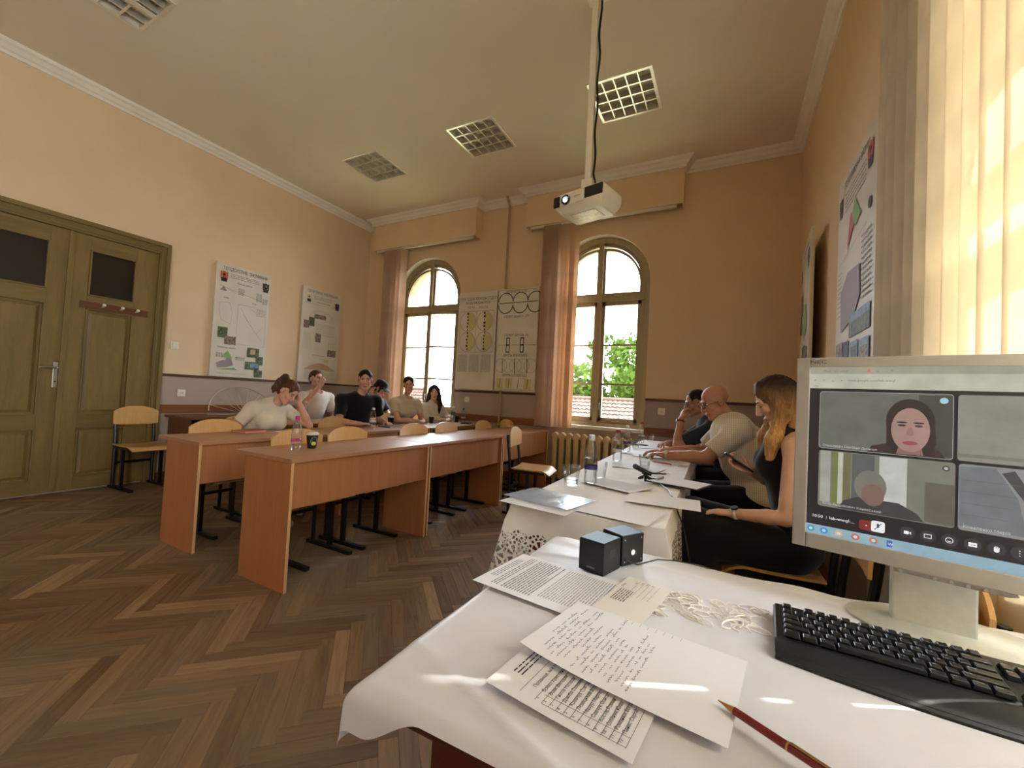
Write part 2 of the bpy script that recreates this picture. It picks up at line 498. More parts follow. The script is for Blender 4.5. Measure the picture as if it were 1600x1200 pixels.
# ================================================================== parquet floor
def parquet():
    t = NT('oak_parquet')
    uv = t.node('ShaderNodeUVMap'); uv.uv_map = 'UVMap'
    oi = t.node('ShaderNodeObjectInfo'); ge = t.node('ShaderNodeNewGeometry')
    r = t.math('FRACT', t.math('ADD', t.math('MULTIPLY', oi.outputs['Random'], 7.31), ge.outputs['Random Per Island']))
    r2 = t.math('FRACT', t.math('MULTIPLY', r, 13.7))
    off = t.node('ShaderNodeCombineXYZ'); t.link(t.math('MULTIPLY', r, 31.0), off.inputs[0]); t.link(t.math('MULTIPLY', r2, 17.0), off.inputs[1])
    ad = t.node('ShaderNodeVectorMath', operation='ADD'); t.link(uv.outputs[0], ad.inputs[0]); t.link(off.outputs[0], ad.inputs[1])
    mp = t.node('ShaderNodeMapping'); mp.inputs['Scale'].default_value = (2.4, 30, 1); t.link(ad.outputs[0], mp.inputs[0])
    g = t.noise(mp.outputs[0], 1.6, 6, 0.65, 0.8)
    base = t.ramp(r, [(0.0, lin((100, 74, 50))), (0.25, lin((128, 98, 66))), (0.45, lin((118, 96, 74))), (0.65, lin((144, 112, 78))), (0.82, lin((112, 84, 58))), (1.0, lin((170, 138, 98)))])
    gr = t.ramp(g, [(0.25, (0.42, 0.40, 0.38, 1)), (0.6, (1, 1, 1, 1))])
    col = t.mix(0.75, base, gr, 'MULTIPLY')
    # patches mixed towards grey-brown, spread at random over the floor
    wv = t.coord('Object'); geo = t.node('ShaderNodeNewGeometry')
    wn_ = t.noise(geo.outputs['Position'], 0.9, 4, 0.6)
    col = t.mix(t.math('MULTIPLY', t.math('GREATER_THAN', wn_, -1), t.ramp(wn_, [(0.42, (0, 0, 0, 1)), (0.68, (0.55, 0.55, 0.55, 1))])), col, lin((128, 112, 92)))
    t.link(col, t.b.inputs['Base Color'])
    t.link(t.ramp(g, [(0.2, (0.62, 0.62, 0.62, 1)), (0.8, (0.42, 0.42, 0.42, 1))]), t.b.inputs['Roughness'])
    t.b.inputs['Specular IOR Level'].default_value = 0.35
    t.bump(g, 0.15, 0.003)
    return t.m
M_PARQ = parquet()
PL, PW = 0.455, 0.065
def plank_mesh(name):
    g = 0.0004; bev = 0.0008
    L, W = PL - 2 * g, PW - 2 * g
    vs = []; 
    for z, k in ((-0.006, 0), (-bev, 0), (0.0, bev)):
        vs += [(g + k, g + k, z), (g + L - k, g + k, z), (g + L - k, g + W - k, z), (g + k, g + W - k, z)]
    fs = [(8, 9, 10, 11)] + [(4 + i, 4 + (i + 1) % 4, 8 + (i + 1) % 4, 8 + i) for i in range(4)] + [(i, (i + 1) % 4, 4 + (i + 1) % 4, 4 + i) for i in range(4)]
    return vs, fs
def plank_to_mesh(name, items):
    """items: list of (origin uv, vertical?, top height)"""
    pv, pf = plank_mesh(name); V = []; F = []; UV = []
    for (a, b, vert, h) in items:
        o = len(V)
        for x, y, z in pv:
            p, q = (a + x, b + y) if not vert else (a + PW - y, b + x)
            V.append(((p - q) / math.sqrt(2), (p + q) / math.sqrt(2), z + h))
        for f in pf:
            F.append(tuple(i + o for i in f)); UV += [(pv[i][0], pv[i][1]) for i in f]
    me = bpy.data.meshes.new(name); me.from_pydata(V, [], F); me.materials.append(M_PARQ)
    l = me.uv_layers.new(name='UVMap'); l.data.foreach_set('uv', [k for p in UV for k in p])
    me.update(); return me
fl = MB(); fl.box(XL - 0.3, XR + WT, YR - 0.3, YB + WT, -0.12, -0.005)
floor = struct(fl.build('floor', mat('parquet_joint', (58, 42, 28), 0.9, var=0.1)))
planks = []
for i in range(-140, 140):
    for j in range(-14, 15):
        for vert in (False, True):
            a, b = i * PW + j * PL, i * PW - j * PL + (PW if vert else 0)
            cu, cv = (a + PL / 2, b + PW / 2) if not vert else (a + PW / 2, b + PL / 2)
            X, Y = (cu - cv) / math.sqrt(2), (cu + cv) / math.sqrt(2)
            if not (XL - 0.15 < X < XR + 0.2 and YR - 0.15 < Y < YB + 0.2): continue
            px, py, w = to_pix((X, Y, 0))
            vis = w > 0.4 and -60 < px < 1660 and py < 1260
            hid = X > -0.95 and Y > 1.3          # under and behind the cloth-covered tables
            planks.append((0 if not vis or hid else 1.0 / (w ** 3), a, b, vert, X, Y))
planks.sort(key=lambda k: -k[0])
near, far = planks[:300], planks[300:]
hme = plank_to_mesh('plank', [(0, 0, False, 0)]); vme = plank_to_mesh('plank_cross', [(0, 0, True, 0)])
for k, a, b, vert, X, Y in near:
    place('plank', vme if vert else hme, floor, ((a - b) / math.sqrt(2), (a + b) / math.sqrt(2), random.uniform(-0.0012, 0.0004)))
rest = place('parquet_planks', plank_to_mesh('parquet_planks', [(a, b, vert, random.uniform(-0.0012, 0.0004)) for k, a, b, vert, X, Y in far]), floor)
tag(rest, kind='stuff')

# ================================================================== arched windows
def arch_ring(mb, cx, h0, h1, sill0, sill1, zs, y0, y1, n=24, half=None):
    """frame ring between outer half-width h0 and inner h1"""
    def path(h, s):
        pts = [(cx + h, s)] + [(cx + h * math.cos(a), zs + h * math.sin(a)) for a in [PI * k / n for k in range(n + 1)]] + [(cx - h, s)]
        return pts
    A, B = path(h0, sill0), path(h1, sill1); m = len(A)
    vs = [(p[0], y, p[1]) for y in (y0, y1) for pts in (A, B) for p in pts]
    fs = []
    for i in range(m):
        j = (i + 1) % m
        fs += [(i, j, m + j, m + i), (2 * m + i, 3 * m + i, 3 * m + j, 2 * m + j), (i, 2 * m + i, 2 * m + j, j), (m + i, m + j, 3 * m + j, 3 * m + i)]
    mb.add(vs, fs)
def quarter_sash(mb, side, r0, w, zb, zs, y0, y1, n=14):
    """upper fan sash: half of the arch above the transom; local x=0 at the mullion edge"""
    def path(r, k):
        pts = [(k, zb + k), (r, zb + k)]
        pts += [(r * math.cos(a), zs + r * math.sin(a)) for a in [0.5 * PI * i / n for i in range(n + 1)]]
        pts = [(max(p[0], k), p[1]) for p in pts]
        return pts
    A, B = path(r0, 0.0), path(r0 - w, w); m = len(A)
    A = [(side * p[0], p[1]) for p in A]; B = [(side * p[0], p[1]) for p in B]
    vs = [(p[0], y, p[1]) for y in (y0, y1) for pts in (A, B) for p in pts]
    fs = []
    for i in range(m):
        j = (i + 1) % m
        fs += [(i, j, m + j, m + i), (2 * m + i, 3 * m + i, 3 * m + j, 2 * m + j), (i, 2 * m + i, 2 * m + j, j), (m + i, m + j, 3 * m + j, 3 * m + i)]
    mb.add(vs, fs)
    return B
def arched_window(name, cx, swing=0.0):
    root = struct(thing(name, None, None, (cx, 0, 0)))
    y0, y1 = FRAME_Y, FRAME_Y + 0.10
    m = MB(); arch_ring(m, 0, WHALF, WHALF - 0.085, SILL, SILL + 0.055, SPRING, y0, y1)
    m.build('window_frame', M_FRAME, root, smooth=0.5)
    m = MB(); arch_ring(m, 0, WHALF - 0.075, WHALF - 0.12, SILL + 0.05, SILL + 0.085, SPRING, y0 + 0.03, y1 + 0.03)
    m.build('inner_frame', M_FRAME, root, smooth=0.5)
    m = MB(); m.box(-0.032, 0.032, y0 - 0.012, y1, SILL + 0.055, SPRING + WHALF - 0.085)
    m.build('mullion', M_FRAME, root, bevel=0.008)
    m = MB(); m.box(-WHALF + 0.08, WHALF - 0.08, y0 - 0.01, y1, 2.53, 2.62)
    m.build('transom', M_FRAME, root, bevel=0.008)
    m = MB(); m.box(-WHALF, WHALF, YB - 0.03, FRAME_Y + 0.02, SILL - 0.03, SILL + 0.012)
    m.build('window_sill', M_WHITE, root, bevel=0.006)
    R = WHALF - 0.12
    for s in (-1, 1):
        m = MB(); B = quarter_sash(m, s, R - 0.03, 0.03, 2.62, SPRING, y0 + 0.03, y0 + 0.08)
        off = s * 0.03
        m.v = [(p[0] + off, p[1], p[2]) for p in m.v]
        sash = m.build('fan_sash', M_FRAME, root, smooth=0.5)
        m = MB(); m.prism([(p[0] + off, p[1]) for p in B], 'Y', y0 + 0.052, y0 + 0.058)
        m.build('pane', M_PANE, sash)
        # lower casement with three panes
        wd = R - 0.03
        m = MB(); z0, z1 = SILL + 0.085, 2.53
        for a in ((0, wd, 0, 0.05, z0, z0 + 0.045), (0, wd, 0, 0.05, z1 - 0.05, z1), (0, 0.045, 0, 0.05, z0, z1), (wd - 0.045, wd, 0, 0.05, z0, z1)):
            m.box(*a)
        if s < 0: m.v = [(-p[0], p[1], p[2]) for p in m.v]
        hinge = s * (0.03 + wd)
        m.v = [(p[0] + s * 0.03 - hinge, p[1], p[2]) for p in m.v]
        cs = m.build('casement', M_FRAME, root, loc=(hinge, y0 + 0.03, 0))
        for zb in (1.41, 1.94):
            m = MB(); x0, x1 = sorted((s * 0.07 - hinge, s * (wd - 0.015) - hinge)); m.box(x0, x1, 0.012, 0.04, zb - 0.012, zb + 0.012)
            m.build('glazing_bar', M_FRAME, cs)
        for za, zb in ((z0 + 0.04, 1.40), (1.42, 1.93), (1.95, z1 - 0.045)):
            m = MB(); x0, x1 = sorted((s * 0.07 - hinge, s * (wd - 0.012) - hinge)); m.box(x0, x1, 0.022, 0.027, za, zb)
            m.build('pane', M_PANE, cs)
        m = MB(); m.cyl((s * 0.05 - hinge, -0.03, 1.15), (s * 0.05 - hinge, 0.0, 1.15), 0.008, n=8); m.box(s * 0.05 - hinge - 0.008, s * 0.05 - hinge + 0.008, -0.036, -0.024, 1.06, 1.16)
        m.build('window_handle', M_METAL, cs)
        if s > 0 and swing: cs.rotation_euler = (0, 0, swing)
    return root
arched_window('window_1', W1C, 0.22)
arched_window('window_2', W2C, 0.0)
# right wall windows stand behind the fabric blinds
def side_window(name, r):
    root = struct(thing(name, None, None, (XR, (r[0] + r[1]) / 2, 0)))
    h = (r[1] - r[0]) / 2
    m = MB(); arch_ring(m, 0, h, h - 0.10, 0.83, 0.90, 2.72, 0.12, 0.22)
    m.v = [(y, x, z) for x, y, z in m.v]
    m.build('window_frame', M_FRAME, root, smooth=0.5)
    for nm, a in (('mullion', (0.12, 0.22, -0.04, 0.04, 0.9, 2.72 + h - 0.1)), ('transom', (0.12, 0.22, -h + 0.1, h - 0.1, 2.5, 2.6)), ('glazing_bar', (0.14, 0.19, -h + 0.1, h - 0.1, 2.13, 2.19)), ('glazing_bar', (0.14, 0.19, -h + 0.1, h - 0.1, 1.93, 1.99)), ('window_sill', (-0.03, 0.12, -h, h, 0.80, 0.84))):
        m = MB(); m.box(*a); m.build(nm, M_FRAME if 'sill' not in nm else M_WHITE, root, bevel=0.004)
    m = MB(); m.prism([(p[0], p[1]) for p in [(h - 0.1, 0.9)] + arch_pts(0, h - 0.1, 2.72) + [(-h + 0.1, 0.9)]], 'X', 0.165, 0.17)
    m.build('pane', M_PANE, root)
side_window('window_3', RW)
side_window('window_4', RW2)

# ================================================================== double door in the left wall
door = struct(thing('door_1', None, None, (XL, 0, 0)))
D0, DM, D1 = 0.87, 1.60, 2.33
for nm, a in (('door_jamb', (0, 0.05, D1, D1 + 0.10, 0, 2.74)), ('door_jamb', (0, 0.05, D0 - 0.10, D0, 0, 2.74)), ('door_head', (0, 0.05, D0, D1, 2.61, 2.74))):
    m = MB(); m.box(*a); f = m.build(nm, M_DOOR if nm == 'door_jamb' else M_DOORX, door, bevel=0.008)
for nm, a in (('door_moulding', (0.05, 0.072, D1 + 0.06, D1 + 0.10, 0, 2.74)), ('door_moulding', (0.05, 0.072, D0 - 0.10, D0 - 0.06, 0, 2.74)), ('door_moulding', (0.05, 0.075, D0 - 0.06, D1 + 0.06, 2.695, 2.74)), ('door_moulding', (0.05, 0.06, D1 + 0.012, D1 + 0.03, 0, 2.65)), ('door_moulding', (0.05, 0.06, D0, D1 + 0.012, 2.63, 2.65))):
    m = MB(); m.box(*a); m.build(nm, M_DOOR if a[5] - a[4] > 1 else M_DOORX, door, bevel=0.006)
def leaf(y0, y1, g0, g1):
    """g0, g1: inner edges of the two stiles"""
    m = MB()
    for a in ((y0, g0, 0.02, 2.605), (g1, y1, 0.02, 2.605)):
        m.box(0.004, 0.036, a[0], a[1], a[2], a[3])
    lf = m.build('door_leaf', M_DOOR, door, bevel=0.004)
    for za, zb in ((0.02, 0.14), (0.64, 0.77), (1.86, 1.99), (2.465, 2.605)):
        m = MB(); m.box(0.004, 0.035, g0, g1, za, zb); m.build('rail', M_DOORX, lf, bevel=0.003)
    for za, zb in ((0.14, 0.64), (0.77, 1.86)):
        m = MB(); m.box(0.004, 0.014, g0, g1, za, zb)
        k = 0.035
        m.prism([(g0 + k, za + k), (g1 - k, za + k), (g1 - k, zb - k), (g0 + k, zb - k)], 'X', 0.014, 0.014)
        m = MB(); m.box(0.004, 0.013, g0, g1, za, zb); m.build('panel', M_DOOR, lf)
        m = MB()
        a = [(0.013, g0 + 0.03, za + 0.03), (0.013, g1 - 0.03, za + 0.03), (0.013, g1 - 0.03, zb - 0.03), (0.013, g0 + 0.03, zb - 0.03)]
        b = [(0.024, p[1] + (0.025 if p[1] < (g0 + g1) / 2 else -0.025), p[2] + (0.025 if p[2] < (za + zb) / 2 else -0.025)) for p in a]
        m.add(a + b, [(4, 5, 6, 7)] + [(i, (i + 1) % 4, 4 + (i + 1) % 4, 4 + i) for i in range(4)])
        m.build('raised_field', M_DOOR, lf)
        for e in ((g0, g0 + 0.014, za, zb), (g1 - 0.014, g1, za, zb), (g0, g1, za, za + 0.014), (g0, g1, zb - 0.014, zb)):
            m = MB(); m.box(0.013, 0.043, *e); m.build('bead', M_DOOR if e[3] - e[2] > 0.1 else M_DOORX, lf, bevel=0.004)
    m = MB(); m.box(0.012, 0.018, g0, g1, 1.99, 2.465); m.build('glass', M_DARKGLASS, lf)
    for e in ((g0, g0 + 0.016, 1.99, 2.465), (g1 - 0.016, g1, 1.99, 2.465), (g0, g1, 1.99, 2.006), (g0, g1, 2.449, 2.465)):
        m = MB(); m.box(0.018, 0.044, *e); m.build('bead', M_DOOR if e[3] - e[2] > 0.1 else M_DOORX, lf, bevel=0.004)
    return lf
lr = leaf(DM + 0.002, D1, 1.755, 2.135)
ll = leaf(D0, DM - 0.002, 1.07, 1.468)
m = MB(); m.box(0.036, 0.052, DM - 0.008, DM + 0.035, 0.02, 2.605); m.build('meeting_strip', M_DOOR, lr, bevel=0.006)
m = MB(); m.box(0.036, 0.042, 1.555, 1.59, 1.04, 1.29); hp = m.build('handle_plate', M_METAL, ll, bevel=0.003)
m = MB(); m.tube([(0.04, 1.573, 1.235), (0.085, 1.573, 1.235), (0.092, 1.56, 1.236), (0.092, 1.50, 1.238), (0.088, 1.45, 1.232)], 0.009, 10)
m.build('lever_handle', M_METAL, hp, smooth=True) if False else m.build('lever_handle', M_METAL, ll, smooth=True)
m = MB(); m.cyl((0.042, 1.573, 1.10), (0.046, 1.573, 1.10), 0.008, n=12); m.build('keyhole', M_BLACKP, ll)
hk = thing('coat_hook_rail', 'narrow brown wooden rail with three white pegs screwed to the door', 'hook rail', (XL + 0.036, 1.98, 1.895))
m = MB(); m.box(0, 0.016, -0.275, 0.28, -0.035, 0.035); m.build('board', wood('hook_board', (112, 66, 36), (90, 50, 26), 'Y'), hk, bevel=0.003)
for y in (-0.11, 0.04, 0.17):
    m = MB(); m.tube([(0.016, y, 0), (0.045, y, 0), (0.062, y, 0.012)], [0.007, 0.007, 0.006], 8); m.sphere((0.066, y, 0.016), 0.016, 10, 8)
    m.build('peg', M_PLASTIC, hk, smooth=True)

# ================================================================== switch, sockets, pipe, radiators
def socket(loc, axis, label, grp='wall sockets', switch=False):
    t = thing('light_switch' if switch else 'wall_socket', label, 'switch' if switch else 'socket', loc, 0 if axis == 'x' else -PI / 2, None if switch else grp)
    m = MB(); m.box(0, 0.012, -0.042, 0.042, -0.042, 0.042); m.build('plate', M_PLASTIC, t, bevel=0.006, seg=3)
    if switch:
        m = MB(); m.box(0.012, 0.018, -0.028, 0.028, -0.028, 0.028); m.build('rocker', M_PLASTIC, t, bevel=0.003)
    else:
        m = MB(); m.lathe([(0.026, 0), (0.026, 0.006), (0.021, 0.006), (0.020, 0.001)], 20, capb=False)
        m.v = [(0.012 + z, x, y) for x, y, z in m.v]; m.build('rim', M_PLASTIC, t, smooth=True)
        for y in (-0.009, 0.009):
            m = MB(); m.cyl((0.0125, y, 0), (0.0145, y, 0), 0.0035, n=8); m.build('hole', M_BLACKP, t)
    return t
socket((XL, 2.553, 1.582), 'x', 'white light switch on the peach wall beside the door frame', switch=True)
socket((XL, 2.66, 1.02), 'x', 'white wall socket on the grey dado nearest the door')
socket((XL, 4.0, 1.02), 'x', 'white wall socket behind the woman with the ponytail')
socket((-3.60, YB, 1.10), 'y', 'white wall socket below the framed survey charts')
socket((-0.73, YB, 1.09), 'y', 'white wall socket on the grey dado right of the tall window')
M_PIPE = mat('beige_pipe_paint', (176, 148, 104), 0.5, var=0.04)
m = MB(); m.tube([(-3.0, YB - 0.035, 0.0), (-3.0, YB - 0.035, 4.03), (-3.0, YB - 0.10, 4.10), (-3.0, YB - 0.13, 4.145)], 0.017, 12)
tag(m.build('heating_pipe', M_PIPE, smooth=True), 'thin vertical heating pipe running up the back wall between the windows', 'pipe')
M_RAD = mat('cream_radiator_paint', (214, 190, 138), 0.4, var=0.04, vscale=8)
def radiator(x0, n, label):
    t = thing('radiator', label, 'radiator', (x0, 5.36, 0), 0, 'cast iron radiators under the arched windows')
    for i in range(n):
        m = MB(); x = i * 0.1
        m.prism([(x - 0.03, 0.12), (x + 0.03, 0.12), (x + 0.034, 0.66), (x + 0.05, 0.69), (x + 0.03, 0.715), (x, 0.735), (x - 0.03, 0.715), (x - 0.05, 0.69), (x - 0.034, 0.66)], 'Y', -0.045, 0.045)
        m.build('radiator_section', M_RAD, t, bevel=0.012, seg=2, smooth=True)
    m = MB(); m.cyl((-0.04, 0, 0.17), ((n - 1) * 0.1 + 0.04, 0, 0.17), 0.025, n=12); m.build('header_pipe', M_RAD, t, smooth=True)
    m = MB(); m.cyl((-0.04, 0, 0.665), ((n - 1) * 0.1 + 0.04, 0, 0.665), 0.025, n=12); m.build('header_pipe', M_RAD, t, smooth=True)
    for x in (0, (n - 1) * 0.1):
        m = MB(); m.box(x - 0.02, x + 0.02, -0.03, 0.03, 0.0, 0.13); m.build('foot', M_RAD, t)
radiator(-2.07, 11, 'cream cast iron radiator under the right arched window beside the white table')
radiator(-4.95, 9, 'cream cast iron radiator under the left arched window behind the desks')
# ================================================================== outside the windows
def roof_mat():
    t = NT('orange_roof_tile'); v = t.coord('Object')
    ge = t.node('ShaderNodeNewGeometry')
    n = t.noise(v, 3, 3)
    a = t.ramp(ge.outputs['Random Per Island'], [(0.0, lin((50, 28, 17))), (0.5, lin((58, 35, 22))), (1.0, lin((66, 43, 29)))])
    t.link(t.mix(0.35, a, t.ramp(n, [(0.3, lin((44, 24, 15))), (0.7, lin((66, 44, 30)))])), t.b.inputs['Base Color'])
    t.b.inputs['Roughness'].default_value = 0.85
    return t.m
def leaf_mat(name, a, b):
    t = NT(name); ge = t.node('ShaderNodeNewGeometry')
    c = t.ramp(ge.outputs['Random Per Island'], [(0.0, lin(a)), (1.0, lin(b))])
    df = t.node('ShaderNodeBsdfDiffuse'); ts = t.node('ShaderNodeBsdfTranslucent'); mx = t.node('ShaderNodeMixShader'); mx.inputs[0].default_value = 0.4
    t.link(c, df.inputs[0]); t.link(c, ts.inputs[0]); t.link(df.outputs[0], mx.inputs[1]); t.link(ts.outputs[0], mx.inputs[2]); t.link(mx.outputs[0], t.o.inputs[0])
    t.n.remove(t.b); return t.m
M_ROOF = roof_mat()
M_LEAF = leaf_mat('sunlit_leaves', (42, 60, 18), (64, 80, 32))
M_BARK = mat('tree_bark', (104, 84, 62), 0.9, var=0.2, vscale=6)
M_HOUSE = mat('house_render', (214, 200, 172), 0.9, var=0.05)
g = MB(); g.box(-60, 40, YB + WT + 0.02, 70, -6.3, -6.0)
struct(g.build('ground', mat('outside_ground', (120, 130, 90), 0.95, var=0.2, vscale=0.3)))
def tiled_house(x0, x1, y0, y1, ze, zr, label):
    """near eaves at y0/ze, ridge at y1/zr"""
    t = thing('neighbouring_house', label, 'house', ((x0 + x1) / 2, y0, -6.0))
    X = (x1 - x0) / 2
    m = MB(); m.box(-X + 0.3, X - 0.3, 0.3, 2 * (y1 - y0) - 0.3, 0, ze + 6.0 - 0.05); m.build('wall', M_HOUSE, t)
    L = math.hypot(y1 - y0, zr - ze); nrow = int(L / 0.28); ncol = int(2 * X / 0.22)
    dy, dz = (y1 - y0) / L, (zr - ze) / L
    m = MB()
    for r in range(nrow):
        for c_ in range(ncol):
            xa = -X + c_ * 0.22 + 0.006; xb = xa + 0.208; xm = (xa + xb) / 2
            s0, s1 = r * 0.28, r * 0.28 + 0.34
            l0, l1 = 0.05, 0.0
            P = lambda x, s, h: (x, s * dy - h * dz, ze + 6.0 + s * dz + h * dy)
            k = random.uniform(-0.008, 0.008)
            m.add([P(xa, s0, l0 + k), P(xm, s0, l0 + 0.035 + k), P(xb, s0, l0 + k), P(xa, s1, l1), P(xm, s1, l1 + 0.035), P(xb, s1, l1), P(xa, s0, l0 - 0.02), P(xb, s0, l0 - 0.02)],
                  [(0, 1, 4, 3), (1, 2, 5, 4), (6, 7, 2, 1, 0)])
    tl = m.build('roof_tiles', M_ROOF, t, fix=False); tl['kind'] = 'stuff'
    m = MB()
    ye = 2 * (y1 - y0)
    m.add([(-X, 0.02, ze + 5.98), (X, 0.02, ze + 5.98), (X, y1 - y0, zr + 5.97), (-X, y1 - y0, zr + 5.97), (-X, ye, ze + 5.98), (X, ye, ze + 5.98)], [(0, 1, 2, 3), (3, 2, 5, 4), (0, 3, 4), (1, 5, 2)])
    m.build('roof_deck', M_HOUSE, t)
    m = MB(); m.tube([(-X, y1 - y0, zr + 6.04), (X, y1 - y0, zr + 6.04)], 0.09, 8); m.build('ridge', M_ROOF, t, smooth=True)
    return t
tiled_house(-13.0, 6.0, 15.0, 19.0, -1.4, 1.25, 'low house with an orange tiled roof seen through the right arched window')
tiled_house(-34.0, -16.0, 17.0, 21.0, -2.2, 1.35, 'farther house with an orange tiled roof seen through the left arched window')
ch = thing('chimney_stack', 'small brick chimney seen low through the left arched window', 'chimney', (-17.9, 19.5, 0.6))
m = MB(); m.box(-0.45, 0.45, -0.4, 0.4, 0, 1.9); m.build('stack', mat('chimney_brick', (188, 160, 132), 0.9, var=0.15, vscale=5), ch)
m = MB(); m.box(-0.55, 0.55, -0.5, 0.5, 1.9, 2.05); m.build('cap', M_HOUSE, ch)
cw = MB(); cw.box(XR + WT + 4.0, XR + WT + 4.4, -14, 12, -6.0, 7.0)  # unseen wall, added to cut sky light on the right-hand blind
struct(cw.build('wall_sky_blocker', M_HOUSE))
def leafy_tree(x, y, z0, h, r, n, label, leafm=M_LEAF, seed=1):
    t = thing('leafy_tree', label, 'tree', (x, y, z0), 0, 'trees behind the tiled roof')
    m = MB(); m.tube([(0, 0, 0), (0.1, 0.05, h * 0.35), (0.0, 0.1, h * 0.6)], [0.28, 0.2, 0.08], 10); m.build('trunk', M_BARK, t, smooth=True)
    rg = np.random.default_rng(seed); m = MB()
    cl = [(rg.normal(0, 0.45) * r, rg.normal(0, 0.4) * r, h * 0.62 + rg.normal(0, 0.22) * h * 0.6, r * rg.uniform(0.28, 0.5)) for _ in range(26)]
    for k in range(n):
        cx, cy_, cz, cr = cl[rg.integers(len(cl))]
        d = rg.normal(size=3); d /= np.linalg.norm(d); q = cr * rg.uniform(0.6, 1.05)
        p = Vector((cx + d[0] * q, cy_ + d[1] * q, cz + d[2] * q))
        a = Vector(rg.normal(size=3)).normalized(); b = a.orthogonal().normalized(); s = rg.uniform(0.15, 0.28)
        m.add([p - a * s, p + b * s * 0.55, p + a * s, p - b * s * 0.55], [(0, 1, 2, 3)])
    f = m.build('foliage', leafm, t, fix=False); f['kind'] = 'stuff'
    return t
leafy_tree(-5.0, 24.0, -6.0, 11.5, 2.4, 5200, 'round leafy tree right of the window mullion behind the tiled roof', seed=3)
leafy_tree(-8.6, 25.0, -6.0, 11.0, 2.6, 4600, 'leafy tree left of the window mullion behind the tiled roof', seed=5)
leafy_tree(-1.6, 26.0, -6.0, 10.5, 2.4, 3200, 'leafy tree at the right edge of the window view', seed=8)
leafy_tree(-12.5, 28.0, -6.0, 10.6, 2.6, 2600, 'pale tree farther left behind the blind', seed=11)
# ================================================================== ceiling lamps
M_MIRROR = mat('mirror_louvre', (236, 232, 222), 0.28, 0.6, var=0.0)
M_TUBE = mat('unlit_lamp_tube', (235, 232, 222), 0.3, var=0.0)
M_LAMPW = mat('lamp_white_enamel', (225, 218, 200), 0.4, var=0.0)
def blade(mb, a, b, w, z0, z1):
    """v-section louvre blade from a to b (xy), wide at the bottom"""
    a, b = Vector((*a, 0)), Vector((*b, 0)); t = (b - a).normalized(); n = Vector((-t.y, t.x, 0))
    vs = []
    for p in (a, b):
        vs += [p + n * (w / 2) + Vector((0, 0, z0)), p - n * (w / 2) + Vector((0, 0, z0)), p + Vector((0, 0, z1))]
    mb.add(vs, [(0, 1, 4, 3), (1, 2, 5, 4), (2, 0, 3, 5), (0, 2, 1), (3, 4, 5)])
def louvre_lamp(x, y, label, split=False):
    t = thing('ceiling_lamp', label, 'ceiling lamp', (x, y, ZC), 0, 'louvred ceiling lamps')
    s = 0.297
    m = MB()
    for a in ((-s, s, -s, -s + 0.025), (-s, s, s - 0.025, s), (-s, -s + 0.025, -s + 0.025, s - 0.025), (s - 0.025, s, -s + 0.025, s - 0.025)):
        m.box(a[0], a[1], a[2], a[3], -0.008, 0.0)
    m.build('rim', M_MIRROR, t)
    m = MB(); q = 0.272
    m.quad((-q, -q, 0.09), (q, -q, 0.09), (q, q, 0.09), (-q, q, 0.09))
    for a, b in (((-q, -q), (q, -q)), ((q, -q), (q, q)), ((q, q), (-q, q)), ((-q, q), (-q, -q))):
        m.quad((*a, 0), (*b, 0), (*b, 0.09), (*a, 0.09))
    m.build('housing', M_LAMPW, t, fix=False)
    for k in range(4):
        cy = -q + 2 * q * (k + 0.5) / 4
        m = MB(); m.cyl((-q + 0.01, cy, 0.06), (q - 0.01, cy, 0.06), 0.012, n=10); m.build('lamp_tube', M_TUBE, t, smooth=True)
    for k in range(1, 4):
        cy = -q + 2 * q * k / 4
        m = MB(); blade(m, (-q, cy), (q, cy), 0.016, -0.004, 0.055); m.build('louvre_blade', M_MIRROR, t)
    for k in range(1, 5):
        cx = -q + 2 * q * k / 5
        m = MB(); blade(m, (cx, -q), (cx, q), 0.012, -0.002, 0.05); m.build('louvre_blade', M_MIRROR, t)
    if split:
        m = MB(); m.box(-0.03, 0.03, -q, q, -0.012, -0.004); m.build('centre_bar', M_LAMPW, t)
    return t
LAB = ['square mirror louvre ceiling lamp nearest the corner above the left window', 'square mirror louvre ceiling lamp between the left window and the projector', 'square mirror louvre ceiling lamp right beside the projector pole', 'square mirror louvre ceiling lamp with a centre bar above the door side of the room']
for k, ((x, y), lb) in enumerate(zip(LIGHTS, LAB)):
    if k < 4: louvre_lamp(x, y, lb, k == 3)
    else: louvre_lamp(x, y, lb)

# ================================================================== projector on its ceiling pole
M_PROJ = mat('projector_white', (236, 232, 220), 0.3, var=0.0)
PX, PY = -0.945, 2.85
pr = thing('ceiling_projector', 'white video projector hanging on a ceiling pole with its lens lit', 'projector', (PX, PY, 2.555), 0)
m = MB(); m.box(-0.022, 0.022, -0.022, 0.022, 0.20, ZC - 2.555); m.build('pole', M_PROJ, pr, bevel=0.004)
m = MB(); m.box(-0.07, 0.07, -0.07, 0.07, ZC - 2.565, ZC - 2.555); m.build('ceiling_plate', M_PROJ, pr)
m = MB(); m.box(-0.04, 0.04, -0.035, 0.035, 0.115, 0.205); m.build('swivel_bracket', M_PROJ, pr, bevel=0.006)
RZ = math.radians(-14)
m = MB()
prof = [(-0.20, -0.13), (-0.175, -0.145), (0.175, -0.145), (0.20, -0.13), (0.20, 0.12), (0.17, 0.145), (-0.17, 0.145), (-0.20, 0.12)]
def proj_shell(z, k): return [(p[0] * k, p[1] * k, z) for p in prof]
rings = [proj_shell(-0.075, 0.78), proj_shell(-0.03, 0.96), proj_shell(0.0, 1.0), proj_shell(0.05, 1.0), proj_shell(0.062, 0.95)]
vs = [p for r in rings for p in r]; n8 = len(prof)
